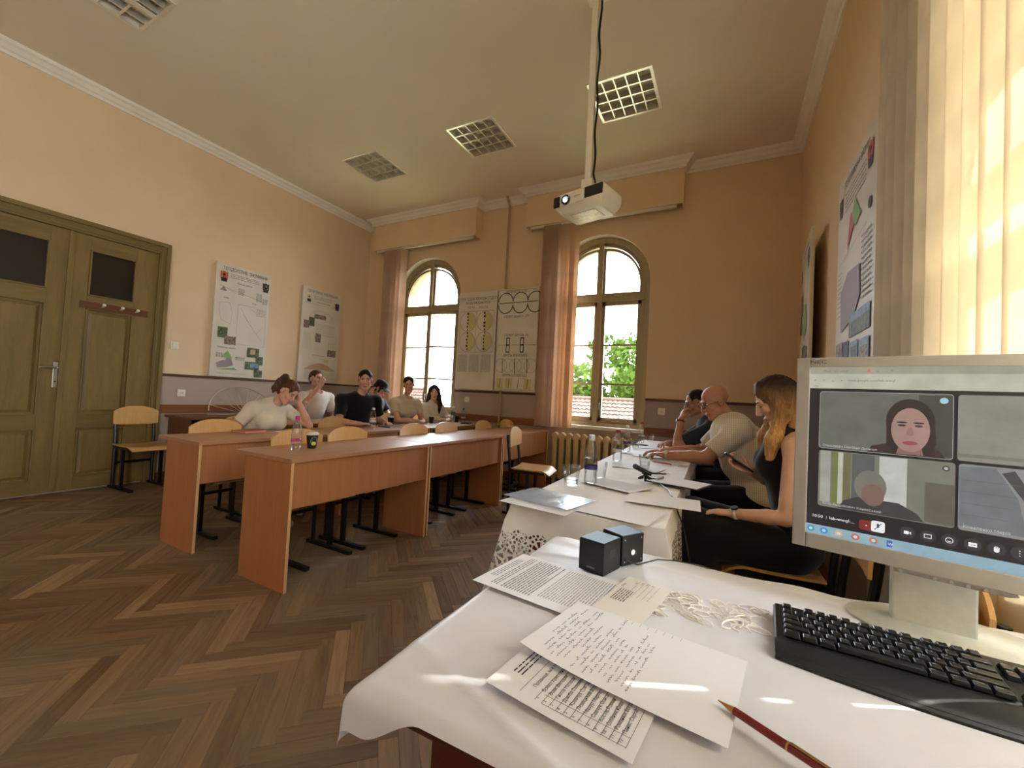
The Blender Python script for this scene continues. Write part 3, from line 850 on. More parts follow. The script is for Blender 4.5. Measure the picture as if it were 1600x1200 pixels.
m.add(vs, [tuple(range(n8 - 1, -1, -1)), tuple(4 * n8 + i for i in range(n8))] + [(r * n8 + i, r * n8 + (i + 1) % n8, (r + 1) * n8 + (i + 1) % n8, (r + 1) * n8 + i) for r in range(4) for i in range(n8)])
body = m.build('projector_body', M_PROJ, pr, bevel=0.012, seg=3, smooth=True)
body.rotation_euler = (0, math.radians(0), RZ); body.location = (0.01, -0.01, 0.02)
def sub(mb, name, mt, smooth=False, bevel=0.0):
    return mb.build(name, mt, body, smooth=smooth, bevel=bevel)
m = MB(); m.box(0.06, 0.196, -0.150, -0.138, -0.022, 0.05); sub(m, 'vent_grille', M_BLACKP, bevel=0.006)
m = MB(); m.box(-0.196, -0.145, -0.150, -0.138, -0.03, 0.045); sub(m, 'side_grille', M_BLACKP, bevel=0.006)
m = MB(); m.box(-0.14, 0.055, -0.153, -0.14, -0.035, 0.045); sub(m, 'front_panel', M_PROJ, bevel=0.008)
m = MB(); m.cyl((-0.085, -0.152, 0.0), (-0.085, -0.165, 0.0), 0.034, n=24); sub(m, 'lens_ring', M_BLACKP, smooth=True)
m = MB(); m.lathe([(0.019, 0), (0.014, 0.005), (0.0005, 0.008)], 20, capb=True, capt=False); m.v = [(-0.085 + x, -0.165 - z, y) for x, y, z in m.v]
sub(m, 'lens', mat('lit_lens', (205, 228, 255), 0.2, var=0.0, emis=6.0), smooth=True)
vs, fs = text_mesh('EPSON', 0.016, 'CENTER')
m = MB(); m.add([(0.005 + x, -0.1545, 0.002 + y) for x, y, z in vs], fs); sub(m, 'lettering', mat('grey_print', (90, 90, 92), 0.5, var=0.0))
m = MB(); m.box(-0.10, 0.10, -0.07, 0.07, -0.079, -0.0755); sub(m, 'filter_cover', mat('pale_yellow_plastic', (226, 220, 180), 0.25, var=0.15, vscale=30))
m = MB(); m.box(-0.12, 0.15, -0.05, 0.05, 0.075, 0.09); m.box(-0.11, -0.09, -0.045, 0.045, 0.06, 0.09); m.box(0.12, 0.14, -0.045, 0.045, 0.06, 0.09); m.box(-0.05, 0.05, -0.03, 0.03, 0.085, 0.12); sub(m, 'mount_arm', M_PROJ, bevel=0.003)
m = MB(); pts = [(0.035 + 0.006 * math.sin(k * 0.9), 0.01, ZC - 2.56 - k * (ZC - 2.76) / 26) for k in range(26)] + [(0.05, 0.03, 0.17), (0.07, 0.06, 0.10)]
m.tube(pts, 0.008, 8); m.build('signal_cable', M_BLACKP, pr, smooth=True)

# ================================================================== school desks
M_DESK = wood('beech_laminate', (186, 125, 80), (168, 108, 66), 'Y', 1.0, 0.42, stretch=20, bump=0.02)
M_DESKV = wood('beech_laminate_v', (178, 117, 73), (160, 101, 61), 'Z', 1.0, 0.45, stretch=20, bump=0.02)
M_TOP = wood('beech_desk_top', (178, 128, 92), (160, 110, 76), 'Y', 1.0, 0.42, stretch=24, bump=0.02)
M_EDGE = mat('pale_edge_band', (208, 160, 112), 0.45, var=0.04)
DH = 0.758
def make_desk(L):
    t = thing('school_desk', '', 'desk', (0, 0, 0), 0, 'beech laminate school desks in rows')
    m = MB(); m.box(-0.585, 0.0, 0, L, DH - 0.024, DH); m.build('desk_top', M_TOP, t, bevel=0.002)
    for y in (0.004, L - 0.022):
        m = MB(); m.box(-0.455, -0.006, y, y + 0.018, 0.0, DH - 0.024); sp = m.build('side_panel', M_DESKV, t)
        m = MB(); m.box(-0.006, -0.004, y, y + 0.018, 0.0, DH - 0.024); m.build('edge_band', M_EDGE, sp)
    m = MB(); m.box(-0.04, -0.024, 0.022, L - 0.022, 0.465, DH - 0.024); m.build('front_panel', M_DESKV, t)
    m = MB(); m.box(-0.42, -0.40, 0.022, L - 0.022, 0.60, 0.62) if False else m.box(-0.44, -0.06, 0.022, L - 0.022, 0.575, 0.590); m.build('book_shelf', M_DESK, t)
    return t
desk0 = make_desk(1.22)
ROT = math.radians(-1.0)
def row_pt(x, y):               # x: front edge at y = 1.56
    return (x + (y - 1.56) * math.tan(-ROT) * 1.0, y, 0)
rows = [(-2.19, [1.555, 2.783, 4.011], 'front row'), (-3.20, [1.575, 2.803, 4.031], 'middle row'), (-4.22, [2.80, 4.028], 'back row')]
dlab = {(0, 0): 'front row school desk nearest the camera with a magenta capped bottle on it', (0, 1): 'bare middle desk of the front row with the window glare on its top', (0, 2): 'front row school desk at the far end beside the radiator',
        (1, 0): 'second row school desk with the brown notebook on it', (1, 1): 'second row school desk in front of the man in black', (1, 2): 'second row school desk in front of the girl with long dark hair',
        (2, 0): 'back row school desk of the man drinking from a glass', (2, 1): 'back row school desk of the person in the dark cap'}
firstd = True
for ri, (x, ys, nm) in enumerate(rows):
    for k, y in enumerate(ys):
        p = row_pt(x, y)
        if firstd:
            d = desk0; d.location = p; d.rotation_euler = (0, 0, ROT); d['label'] = dlab[(ri, k)]; firstd = False
        else:
            dup(desk0, p, ROT, dlab[(ri, k)])
# darker desk against the left wall
M_DKDESK = wood('dark_brown_veneer', (120, 76, 44), (92, 56, 32), 'Y', 1.0, 0.35, stretch=18)
ld = thing('side_desk', 'dark brown veneered desk standing against the left wall below the sockets', 'desk', (XL + 0.024, 2.50, 0))
m = MB(); m.box(0, 0.54, 0, 1.25, 0.735, 0.765); m.build('desk_top', M_DKDESK, ld, bevel=0.003)
for y in (0.03, 1.20):
    m = MB(); m.box(0.03, 0.50, y, y + 0.02, 0, 0.735); m.build('side_panel', M_DKDESK, ld)
m = MB(); m.box(0.05, 0.07, 0.05, 1.20, 0.40, 0.735); m.build('back_panel', M_DKDESK, ld)
m = MB(); m.box(0.08, 0.48, 0.05, 1.20, 0.58, 0.60); m.build('book_shelf', M_DKDESK, ld)

# ================================================================== school chairs
M_BIRCH = wood('birch_plywood', (214, 170, 108), (198, 150, 88), 'Z', 1.2, 0.38, stretch=14, coat=0.2, bump=0.02)
M_BIRCHX = wood('birch_seat_plywood', (206, 160, 100), (188, 140, 82), 'Y', 1.2, 0.32, stretch=14, coat=0.3, bump=0.02)
M_STEEL = mat('black_steel_tube', (14, 13, 14), 0.35, 0.0, var=0.0)
def plywood(fn, nu, nv, th):
    """thin bent sheet: fn(u,v)->point ; thickness along normal"""
    P = [[Vector(fn(i / nu, j / nv)) for i in range(nu + 1)] for j in range(nv + 1)]
    vs, n = [], (nu + 1) * (nv + 1)
    N = []
    for j in range(nv + 1):
        for i in range(nu + 1):
            du = P[j][min(i + 1, nu)] - P[j][max(i - 1, 0)]; dv = P[min(j + 1, nv)][i] - P[max(j - 1, 0)][i]
            q = du.cross(dv); N.append(q.normalized() if q.length > 1e-9 else Vector((0, 0, 1)))
    flat = [p for r in P for p in r]
    vs = [p + q * th / 2 for p, q in zip(flat, N)] + [p - q * th / 2 for p, q in zip(flat, N)]
    w = nu + 1; fs = []
    for j in range(nv):
        for i in range(nu):
            a, b, c_, d = j * w + i, j * w + i + 1, (j + 1) * w + i + 1, (j + 1) * w + i
            fs += [(a, b, c_, d), (n + a, n + d, n + c_, n + b)]
    rim = [i for i in range(nu + 1)] + [j * w + nu for j in range(1, nv + 1)] + [nv * w + i for i in range(nu - 1, -1, -1)] + [j * w for j in range(nv - 1, 0, -1)]
    for a, b in zip(rim, rim[1:] + rim[:1]): fs.append((a, n + a, n + b, b))
    return vs, fs
def make_chair():
    """faces +Y, origin on the floor under the seat"""
    t = thing('school_chair', '', 'chair', (0, 0, 0), 0, 'birch plywood school chairs')
    def seat(u, v):
        x = (u - 0.5) * 0.40; y = -0.17 + v * 0.39
        k = max(0.0, (v - 0.78) / 0.22)
        z = 0.452 - 0.035 * k * k + 0.012 * ((2 * u - 1) ** 2) * (1 - k) - 0.006 * math.sin(v * PI)
        cr = 1 - 0.08 * max(0, (v - 0.85) / 0.15) ** 2
        return (x * cr, y, z)
    m = MB(); m.add(*plywood(seat, 14, 14, 0.011)); m.build('seat', M_BIRCHX, t, smooth=0.6)
    def back(u, v):
        x = (u - 0.5) * 0.40
        top = 0.865 - 0.055 * abs(2 * u - 1) ** 2.6
        z = 0.665 + v * (top - 0.665) + (0.012 * (abs(2 * u - 1) ** 6) if v == 0 else 0)
        y = -0.188 - 0.022 * (1 - (2 * u - 1) ** 2) - 0.05 * (z - 0.665)
        return (x, y, z)
    m = MB(); m.add(*plywood(back, 14, 8, 0.011)); m.build('backrest', M_BIRCH, t, smooth=0.6)
    for s in (-1, 1):
        x = s * 0.17
        m = MB(); m.box(x - 0.0175, x + 0.0175, -0.245, 0.22, 0.0, 0.025); m.build('foot_bar', M_STEEL, t, bevel=0.004)
        m = MB()
        pts = [(x, -0.19, 0.02), (x, -0.19, 0.45), (x, -0.197, 0.55), (x, -0.212, 0.66), (x, -0.226, 0.79)]
        m.tube(pts, 0.0145, 8); m.build('rear_leg', M_STEEL, t, smooth=True)
        m = MB(); m.box(x - 0.013, x + 0.013, -0.02, 0.012, 0.02, 0.43); m.build('front_leg', M_STEEL, t)
        m = MB(); m.box(x - 0.013, x + 0.013, -0.19, 0.17, 0.418, 0.441); m.build('seat_rail', M_STEEL, t)
    m = MB(); m.box(-0.16, 0.16, -0.20, -0.18, 0.25, 0.275); m.build('cross_bar', M_STEEL, t)
    return t
chair0 = make_chair()
chair_used = [False]
def chair(x, y, face, label, z=0.0):
    """face: direction the sitter looks, degrees from +Y clockwise"""
    rz = -math.radians(face)
    if not chair_used[0]:
        chair_used[0] = True
        chair0.location = (x, y, z); chair0.rotation_euler = (0, 0, rz); chair0['label'] = label; return chair0
    return dup(chair0, (x, y, z), rz, label)
# front row, pushed under the desks (sitters face +X)
for y, lb in ((2.0, 'empty chair pushed in behind the magenta capped bottle'), (2.45, 'empty chair second from the near end of the front row'), (3.235, 'empty chair third from the near end of the front row'), (3.765, 'empty chair fourth from the near end of the front row'), (4.53, 'empty chair fifth from the near end of the front row'), (5.13, 'empty chair at the far end of the front row by the pipe')):
    chair(-2.575 + (y - 1.56) * 0.017, y, 90 + random.uniform(-2, 2), lb)
chair(-3.585, 1.98, 90, 'empty chair at the near end of the second row beside the brown notebook')
chair(-3.60, 3.17, 90, 'empty chair in the second row between the ponytail woman and the man in black')
chair(-1.78, 3.98, 80, 'lone chair standing between the front row and the white table')
chair(-5.60, 2.22, 88, 'chair standing against the open door panel beside the socket')
# ================================================================== vertical fabric blinds
def vane_mat(name, c, tr):
    t = NT(name); v = t.coord('Object')
    n = t.noise(v, 5, 3); w = t.coord('Object', (300, 300, 300))
    col = t.ramp(n, [(0.3, lin(shade(c, 0.96))), (0.7, lin(shade(c, 1.03)))])
    df = t.node('ShaderNodeBsdfDiffuse'); ts = t.node('ShaderNodeBsdfTranslucent'); mx = t.node('ShaderNodeMixShader')
    t.link(col, df.inputs[0]); t.link(col, ts.inputs[0]); mx.inputs[0].default_value = tr
    t.link(df.outputs[0], mx.inputs[1]); t.link(ts.outputs[0], mx.inputs[2]); t.link(mx.outputs[0], t.o.inputs[0])
    t.n.remove(t.b)
    return t.m
M_VANE = vane_mat('cream_blind_fabric', (240, 232, 216), 0.5)
M_VANE2 = vane_mat('peach_blind_fabric', (232, 204, 176), 0.4)
M_TRACK = mat('blind_track_white', (228, 222, 208), 0.4, var=0.0)
def vane_mesh(name, w, z0, z1, material, bow=0.008):
    def f(u, v):
        return ((u - 0.5) * w, bow * (1 - (2 * u - 1) ** 2), z0 + v * (z1 - z0))
    m = MB(); m.add(*plywood(f, 4, 1, 0.0012))
    return m.mesh(name, material, smooth=0.6)
def vertical_blind(name, label, loc, rz, spots, z0, z1, material, track, w=0.127):
    """spots: list of (position along the track, vane angle in degrees)"""
    t = thing(name, label, 'blind', loc, rz, 'vertical fabric blinds')
    me = vane_mesh('vane', w, z0, z1, material)
    for x, a in spots:
        place('vane', me, t, (x, 0, 0), (0, 0, math.radians(a)))
    m = MB(); m.box(track[0], track[1], -0.02, 0.02, z1, z1 + 0.035); m.build('head_rail', M_TRACK, t)
    m = MB()
    bw = MB(); bw.box(-w / 2 + 0.008, w / 2 - 0.008, -0.0015, 0.0025, z0 + 0.003, z0 + 0.04)
    bme = bw.mesh('bottom_weight', material)
    return t
# right wall: closed in view, unseen near vanes turned open to admit light
sp = []
y = 2.36
k = 0
while y > -0.25:
    sp.append((y, (103 if y > 1.12 else 148) + random.uniform(-4, 4))); y -= 0.105 if k % 3 else 0.12; k += 1
vertical_blind('vertical_blind', 'cream vertical blind drawn across the sunlit window behind the monitor', (0.59, 0, 0), 0, sp, 0.30, 3.55, M_VANE, (-0.3, 2.36))
# back wall: vanes gathered at the left side of each arched window
sp = [(i * 0.016 + random.uniform(-0.003, 0.003), 62 + random.uniform(-5, 5)) for i in range(16)] + [(0.30, 50), (0.36, 14), (0.42, 20)]
vertical_blind('vertical_blind', 'peach vertical blind gathered at the left of the window behind the projector', (-2.33, 5.32, 0), 0, sp, 0.80, 3.58, M_VANE2, (-0.25, 1.7))
sp = [(i * 0.017 + random.uniform(-0.003, 0.003), 66 + random.uniform(-6, 6)) for i in range(18)] + [(0.33, 58), (0.37, 70)]
vertical_blind('vertical_blind', 'peach vertical blind gathered at the left of the window nearest the room corner', (-5.30, 5.32, 0), 0, sp, 0.80, 3.58, M_VANE2, (-0.25, 1.75))
# fix the right-hand blind so that it runs along y
short_vane = vane_mesh('vane', 0.127, 0.83, 3.55, M_VANE)
rb = [o for o in COL.objects if o.get('label', '').startswith('cream vertical blind')][0]
for ch in rb.children:
    if ch.name.startswith('vane'):
        ch.location = (0, ch.location.x, 0)
        if ch.location.y < 1.27: ch.data = short_vane      # the table stands below these
    else:
        ch.rotation_euler = (0, 0, PI / 2)
# ================================================================== cloths, papers, front table
def cloth_mat(name, c, rough=0.55, lace_below=None, sheen=0.3, bump=0.25):
    t = NT(name); v = t.coord('Object')
    n = t.noise(v, 7, 4, 0.6); w = t.noise(v, 240, 2)
    t.link(t.ramp(n, [(0.3, lin(shade(c, 0.97))), (0.7, lin(shade(c, 1.02)))]), t.b.inputs['Base Color'])
    t.b.inputs['Roughness'].default_value = rough; t.b.inputs['Sheen Weight'].default_value = sheen
    t.bump(t.math('ADD', n, t.math('MULTIPLY', w, 0.08)), bump, 0.006)
    if lace_below is not None:
        sep = t.node('ShaderNodeSeparateXYZ'); t.link(v, sep.inputs[0])
        cx = t.node('ShaderNodeCombineXYZ'); t.link(t.math('MULTIPLY', t.math('ADD', sep.outputs[0], sep.outputs[1]), 9.0), cx.inputs[0]); t.link(t.math('MULTIPLY', sep.outputs[2], 9.0), cx.inputs[1])
        vo = t.node('ShaderNodeTexVoronoi', feature='F1', voronoi_dimensions='2D'); vo.inputs['Scale'].default_value = 1.0; vo.inputs['Randomness'].default_value = 0.45; t.link(cx.outputs[0], vo.inputs[0])
        df_ = t.node('ShaderNodeVectorMath', operation='SUBTRACT'); t.link(cx.outputs[0], df_.inputs[0]); t.link(vo.outputs['Position'], df_.inputs[1])
        s2_ = t.node('ShaderNodeSeparateXYZ'); t.link(df_.outputs[0], s2_.inputs[0])
        pet = t.math('COSINE', t.math('MULTIPLY', t.math('ARCTAN2', s2_.outputs[1], s2_.outputs[0]), 7.0))
        dd_ = vo.outputs['Distance']
        petal = t.math('MULTIPLY', t.math('MULTIPLY', t.math('GREATER_THAN', dd_, 0.10), t.math('LESS_THAN', dd_, 0.33)), t.math('GREATER_THAN', pet, -0.15))
        pet2 = t.math('COSINE', t.math('MULTIPLY', t.math('ARCTAN2', s2_.outputs[1], s2_.outputs[0]), 16.0))
        rim_ = t.math('MULTIPLY', t.math('MULTIPLY', t.math('GREATER_THAN', dd_, 0.38), t.math('LESS_THAN', dd_, 0.47)), t.math('GREATER_THAN', pet2, -0.1))
        vp = t.node('ShaderNodeTexVoronoi', feature='DISTANCE_TO_EDGE'); vp.inputs['Scale'].default_value = 75.0; t.link(v, vp.inputs[0])
        net = t.math('MULTIPLY', t.math('GREATER_THAN', dd_, 0.50), t.math('GREATER_THAN', vp.outputs['Distance'], 0.17))
        hole = t.math('MINIMUM', t.math('ADD', t.math('ADD', petal, rim_), net), 1.0)
        edge = t.math('ADD', sep.outputs[2], t.math('MULTIPLY', t.math('SUBTRACT', t.noise(v, 9, 1), 0.5), 0.10))
        hole = t.math('MULTIPLY', hole, t.math('LESS_THAN', edge, lace_below))
        tr = t.node('ShaderNodeBsdfTransparent'); mx = t.node('ShaderNodeMixShader')
        t.link(hole, mx.inputs[0]); t.link(t.b.outputs[0], mx.inputs[1]); t.link(tr.outputs[0], mx.inputs[2]); t.link(mx.outputs[0], t.o.inputs[0])
    return t.m
M_SATIN = cloth_mat('white_satin_cloth', (216, 214, 220), 0.38, None, 0.25, 0.12)
M_LINEN = cloth_mat('ivory_lace_cloth', (232, 229, 230), 0.7, 0.66, 0.3, 0.3)
M_THREAD = mat('white_thread', (238, 232, 224), 0.6, var=0.0)
M_TABLE = wood('mahogany_table', (84, 30, 20), (58, 19, 13), 'X', 1.0, 0.3, coat=0.3)
M_TABLE2 = wood('brown_table_wood', (130, 84, 50), (104, 64, 36), 'Y', 1.0, 0.4)

# ---- long table under the lace cloth
LT = (-0.752, 1.50); LTR = math.radians(1.8); LTW, LTL, LTZ = 0.575, 3.55, 0.752
lt = thing('long_table', 'long brown conference table hidden under the lace edged cloth', 'table', (LT[0], LT[1], 0), LTR)
m = MB(); m.box(0, LTW, 0, LTL, LTZ - 0.03, LTZ); m.build('table_top', M_TABLE2, lt, bevel=0.003)
for x in (0.05, LTW - 0.10):
    for y in (0.08, LTL / 2, LTL - 0.13):
        m = MB(); m.box(x, x + 0.05, y, y + 0.05, 0, LTZ - 0.03); m.build('leg', M_TABLE2, lt)
def skirted_cloth(name, W, L, z, drop, mt, fold, nper, flare, mb=None):
    """cloth over a W x L top at height z, hanging by drop all round"""
    m = mb or MB(); r = 0.012
    nx, ny = max(6, int(W / 0.05)), max(6, int(L / 0.05))
    per = [(W * i / nx, 0.0) for i in range(nx)] + [(W, L * j / ny) for j in range(ny)] + [(W - W * i / nx, L) for i in range(nx)] + [(0.0, L - L * j / ny) for j in range(ny)]
    # refine perimeter
    fine = []
    for a, b in zip(per, per[1:] + per[:1]):
        for k in range(nper): fine.append((a[0] + (b[0] - a[0]) * k / nper, a[1] + (b[1] - a[1]) * k / nper))
    n = len(fine); rows = 12; vs = []; s = 0.0; prev = fine[0]
    for j in range(rows + 1):
        t = j / rows; s = 0.0; prev = fine[0]
        for p in fine:
            s += math.hypot(p[0] - prev[0], p[1] - prev[1]); prev = p
            cx, cy = min(max(p[0], 0.0), W), min(max(p[1], 0.0), L)
            ox = (1 if p[0] >= W - 1e-6 else 0) - (1 if p[0] <= 1e-6 else 0); oy = (1 if p[1] >= L - 1e-6 else 0) - (1 if p[1] <= 1e-6 else 0)
            dc = min(p[0], W - p[0]) if oy else min(p[1], L - p[1])
            nx_, ny_ = float(ox), float(oy)
            cf = math.exp(-(dc / 0.09) ** 2)
            if cf > 0.02 and not (ox and oy):       # lean outwards near the corners
                if oy: nx_ = cf * (-1 if p[0] < W / 2 else 1) * 0.8
                else: ny_ = cf * (-1 if p[1] < L / 2 else 1) * 0.8
            l = math.hypot(nx_, ny_) or 1
            nx_, ny_ = nx_ / l, ny_ / l
            out = r * min(1, t * 6) + fold * t * (0.5 + 0.5 * math.sin(s * 17 + 1.3 * math.sin(s * 5))) + flare * cf * t
            dz = drop * t * (1 - 0.10 * cf)
            vs.append((p[0] + nx_ * out, p[1] + ny_ * out, z - (0.0 if j == 0 else 0.004) - dz))
    fs = [(j * n + k, j * n + (k + 1) % n, (j + 1) * n + (k + 1) % n, (j + 1) * n + k) for j in range(rows) for k in range(n)]
    m.add(vs, fs)
    def top(u, v):
        x, y = u * W, v * L
        e = min(x, W - x, y, L - y)
        return (x, y, z + (0.0022 * math.sin(x * 23 + y * 9) * math.sin(y * 14) + 0.0012 * math.sin(x * 61 - y * 33)) * min(1, e / 0.05))
    m.grid(top, nx * 2, ny * 2)
    return m
lc = thing('lace_tablecloth', 'ivory tablecloth with a deep lace border draped over the long table', 'tablecloth', (LT[0], LT[1], 0), LTR)
skirted_cloth('cloth', LTW, LTL, LTZ + 0.004, 0.40, M_LINEN, 0.022, 3, 0.085).build('cloth', M_LINEN, lc, smooth=0.9)
# embroidered flower motifs raised on the near hanging side
m = MB()
for k in range(11):
    cx, cz = 0.05 + (k % 6) * 0.095 + random.uniform(-0.012, 0.012), (0.50 if k < 6 else 0.60) + random.uniform(-0.015, 0.015)
    for p in range(7):
        a = p * 2 * PI / 7
        pts = [(cx + 0.012 * math.cos(a) + 0.011 * math.cos(b) * math.cos(a) - 0.006 * math.sin(b) * math.sin(a), -0.026 - 0.02 * (0.755 - cz), cz + 0.012 * math.sin(a) + 0.011 * math.cos(b) * math.sin(a) + 0.006 * math.sin(b) * math.cos(a)) for b in [2 * PI * i / 8 for i in range(8)]]
        m.tube(pts, 0.0016, 4, closed=True)
em = m.build('flower_embroidery', M_THREAD, lc, smooth=True); em['kind'] = 'stuff'

# ---- front table under the satin cloth
FTX0, FTX1, FTY0, FTY1, FTZ = -0.44, 0.575, 0.45, 1.19, 0.762
ft = thing('front_table', 'dark mahogany table under the satin cloth in the foreground', 'table', (0, 0, 0))
m = MB(); m.box(FTX0, FTX1, FTY0, FTY1, FTZ - 0.03, FTZ); m.build('table_top', M_TABLE, ft, bevel=0.004)
m = MB(); m.box(FTX0 + 0.10, FTX1 - 0.08, FTY0 + 0.025, FTY0 + 0.045, 0.25, FTZ - 0.03); m.build('front_panel', M_TABLE, ft)
for x in (FTX0 + 0.10, FTX1 - 0.10):
    m = MB(); m.box(x, x + 0.02, FTY0 + 0.045, FTY1 - 0.06, 0, FTZ - 0.03); m.build('side_panel', M_TABLE, ft)
CZ = FTZ + 0.004
def bend(d, r):
    if d <= 0: return 0.0, 0.0
    a = min(d / r, PI / 2)
    return r * math.sin(a), r * (1 - math.cos(a)) + max(0.0, d - r * PI / 2)
wr_ = [(random.uniform(0, 6.3), random.uniform(0, PI), random.uniform(9, 30), random.uniform(0.4, 1.0)) for _ in range(9)]
def satin(u, v):
    L_, R_, F_ = 0.085, 0.06, 0.10
    s = -L_ + u * (FTX1 - FTX0 + L_ + R_)
    k_ = min(1.0, max(0.0, (0.11 - s) / 0.10)); N_ = 0.020 + 0.050 * k_ * k_ * (3 - 2 * k_)
    q = -N_ + v * (FTY1 - FTY0 + N_ + F_)
    W, D = FTX1 - FTX0, FTY1 - FTY0
    lx, lz = bend(-s, 0.02); rx, rz = bend(s - W, 0.02); nx, nz = bend(-q, 0.02); fx, fz = bend(q - D, 0.02)
    x = FTX0 + min(max(s, 0), W) - lx + rx; y = FTY0 + min(max(q, 0), D) - nx + fx
    hang = lz + rz + nz + fz
    if lz > 0 and nz > 0: hang = max(lz, nz) + 0.25 * min(lz, nz)
    k = sum(a * math.sin(f * (s * math.cos(t) + q * math.sin(t)) + p) for p, t, f, a in wr_) / 5.0
    h = 0.0010 * k
    # pressed fold lines
    for c0, nrm, am in (((0.16, 0.05), (0.35, 0.94), 0.004), ((0.75, 0.66), (0.25, 0.97), 0.0035), ((0.28, 0.68), (0.12, 0.99), 0.0025), ((0.10, 0.62), (-0.25, 0.97), 0.0025)):
        dd = (s - c0[0]) * nrm[0] + (q - c0[1]) * nrm[1]
        h += am * math.exp(-abs(dd) / 0.012) * math.exp(-((s - c0[0]) ** 2 + (q - c0[1]) ** 2) / 0.05)
    flat = min(1.0, max(0.0, (x + 0.42) / 0.05))
    if q > D - 0.06: h += 0.005 * (0.5 + 0.5 * math.sin(s * 26 + 1.6 * math.sin(s * 9))) * min(1, (q - D + 0.06) / 0.06)
    y += 0.010 * math.sin(s * 21) * fz / 0.08
    x += 0.012 * math.sin(q * 26) * lz / 0.1
    return (x, y, CZ + max(h, -0.001) - hang )
fc = thing('satin_tablecloth', 'white satin tablecloth with cutwork on the foreground table', 'tablecloth', (0, 0, 0))
m = MB(); m.grid(satin, 150, 120); m.build('cloth', M_SATIN, fc, smooth='all')
rg = random.Random(4)
m = MB()
for k in range(120):
    u, v = rg.random(), rg.random()
    cx = -0.185 + u * 0.32; cy = 0.865 + u * 0.045 + v * 0.115
    if cx > 0.07: continue
    a = rg.gauss(-0.25, 0.5); L, W = rg.uniform(0.012, 0.02), rg.uniform(0.004, 0.008)
    ca, sa = math.cos(a), math.sin(a)
    pts = [(cx + L * math.cos(b) * ca - W * math.sin(b) * sa, cy + L * math.cos(b) * sa + W * math.sin(b) * ca, CZ + 0.0035 + 0.0025 * math.sin(b)) for b in [2 * PI * i / 12 for i in range(rg.choice((9, 10, 12)))]]
    m.tube(pts, 0.0014, 5)
o = m.build('cutwork_lace', M_THREAD, fc, smooth=True); o['kind'] = 'stuff'
# ================================================================== papers
M_PAPER = mat('white_paper', (230, 229, 235), 0.7, var=0.01)
M_PAPER2 = mat('warm_paper', (226, 219, 212), 0.7, var=0.01)
M_INK = mat('black_print', (44, 42, 46), 0.7, var=0.0)
M_GREYINK = mat('grey_print_lines', (110, 108, 112), 0.7, var=0.0)
M_BLUEINK = mat('blue_pen_ink', (104, 100, 128), 0.7, var=0.0)
def sheet(name, label, tl, xdir, w, h, z, lift=None, grp=None, paper=M_PAPER, nu=12, nv=12, cat='paper'):
    """page with its top-left corner at tl (xy), text direction xdir (angle deg); page runs down at -90 deg from it"""
    t = thing(name, label, cat, (tl[0], tl[1], z), math.radians(xdir), grp)
    lf = lift or (lambda u, v: 0.0)
    m = MB(); m.add(*plywood(lambda u, v: (u * w, -(1 - v) * h, lf(u, 1 - v)), nu, nv, 0.0004)); m.build('page', paper, t, smooth=0.7)
    t['_w'] = w; t['_h'] = h
    return t, lf
def page_lines(t, lf, mt, lines, name='print'):
    """lines: (x0, x1, y, thickness) in metres from the top left; broken into word-like dashes"""
    w, h = t['_w'], t['_h']; m = MB(); rr = random.Random(hash((len(lines), round(lines[0][2] * 1000))) % 999)
    for x0, x1, y, th, word in lines:
        x = x0
        while x < x1 - 0.001:
            l = min(rr.uniform(0.006, 0.02) if word else 0.02, x1 - x)
            pts = []
            for xx in (x, x + l):
                for yy in (y, y + th):
                    pts.append((xx, -yy, lf(xx / w, yy / h) + 0.0006))
            m.quad(pts[0], pts[1], pts[3], pts[2])
            x += l + (rr.uniform(0.0015, 0.003) if word else 0.0)
    o = m.build(name, mt, t, fix=False); o['kind'] = 'stuff'
    return o
def page_text(t, lf, mt, items, name='lettering'):
    w, h = t['_w'], t['_h']; m = MB()
    for x, y, s, txt in items:
        vs, fs = text_mesh(txt, s)
        m.add([(x + p[0], -y + p[1], lf((x + p[0]) / w, (y - p[1]) / h) + 0.0007) for p in vs], fs)
    o = m.build(name, mt, t, fix=False); o['kind'] = 'stuff'
    return o
def scribble(m, x, y, n, s, rr, lf, w, h, slant=0.3):
    """a handwritten word"""
    pts = []
    for i in range(n * 5):
        ph = i * 1.25
        px = x + i * s * 0.20 + 0.12 * s * math.sin(ph * 0.9); py = y - s * 0.35 * (0.5 + 0.5 * math.sin(ph)) * rr.uniform(0.6, 1.4) - (s * 0.5 if rr.random() < 0.06 else 0)
        px += (y - py) * slant
        pts.append((px, -py, lf(min(1, px / w), min(1, py / h)) + 0.0009))
    if len(pts) > 2: m.tube(pts, 0.00028, 3, cap=False)
    return n * s
PZ = CZ + 0.004
# printed text page at the far left corner of the foreground table
s1, lf1 = sheet('printed_page', 'printed page of dense text hanging over the far left corner of the satin cloth', (-0.482, 0.79), 84, 0.21, 0.297, PZ, lambda u, v: 0.0035 * (1 - v) * (1 - u) + 0.0015, 'loose papers on the foreground table')
L = [(0.05, 0.17, 0.012 + 0.006 * k, 0.0018, True) for k in range(3)] + [(0.018, 0.195, 0.036 + 0.0065 * k, 0.0020, True) for k in range(3)] + [(0.018, rngx, 0.062 + 0.0066 * k, 0.0022, True) for k, rngx in enumerate([0.195, 0.19, 0.195, 0.193, 0.195, 0.19, 0.195, 0.192, 0.195, 0.12, 0.195])]
page_lines(s1, lf1, M_INK, L, 'print')
page_lines(s1, lf1, M_GREYINK, [(0.03, 0.19, 0.145 + 0.006 * k, 0.0016, True) for k in range(20)], 'small_print')
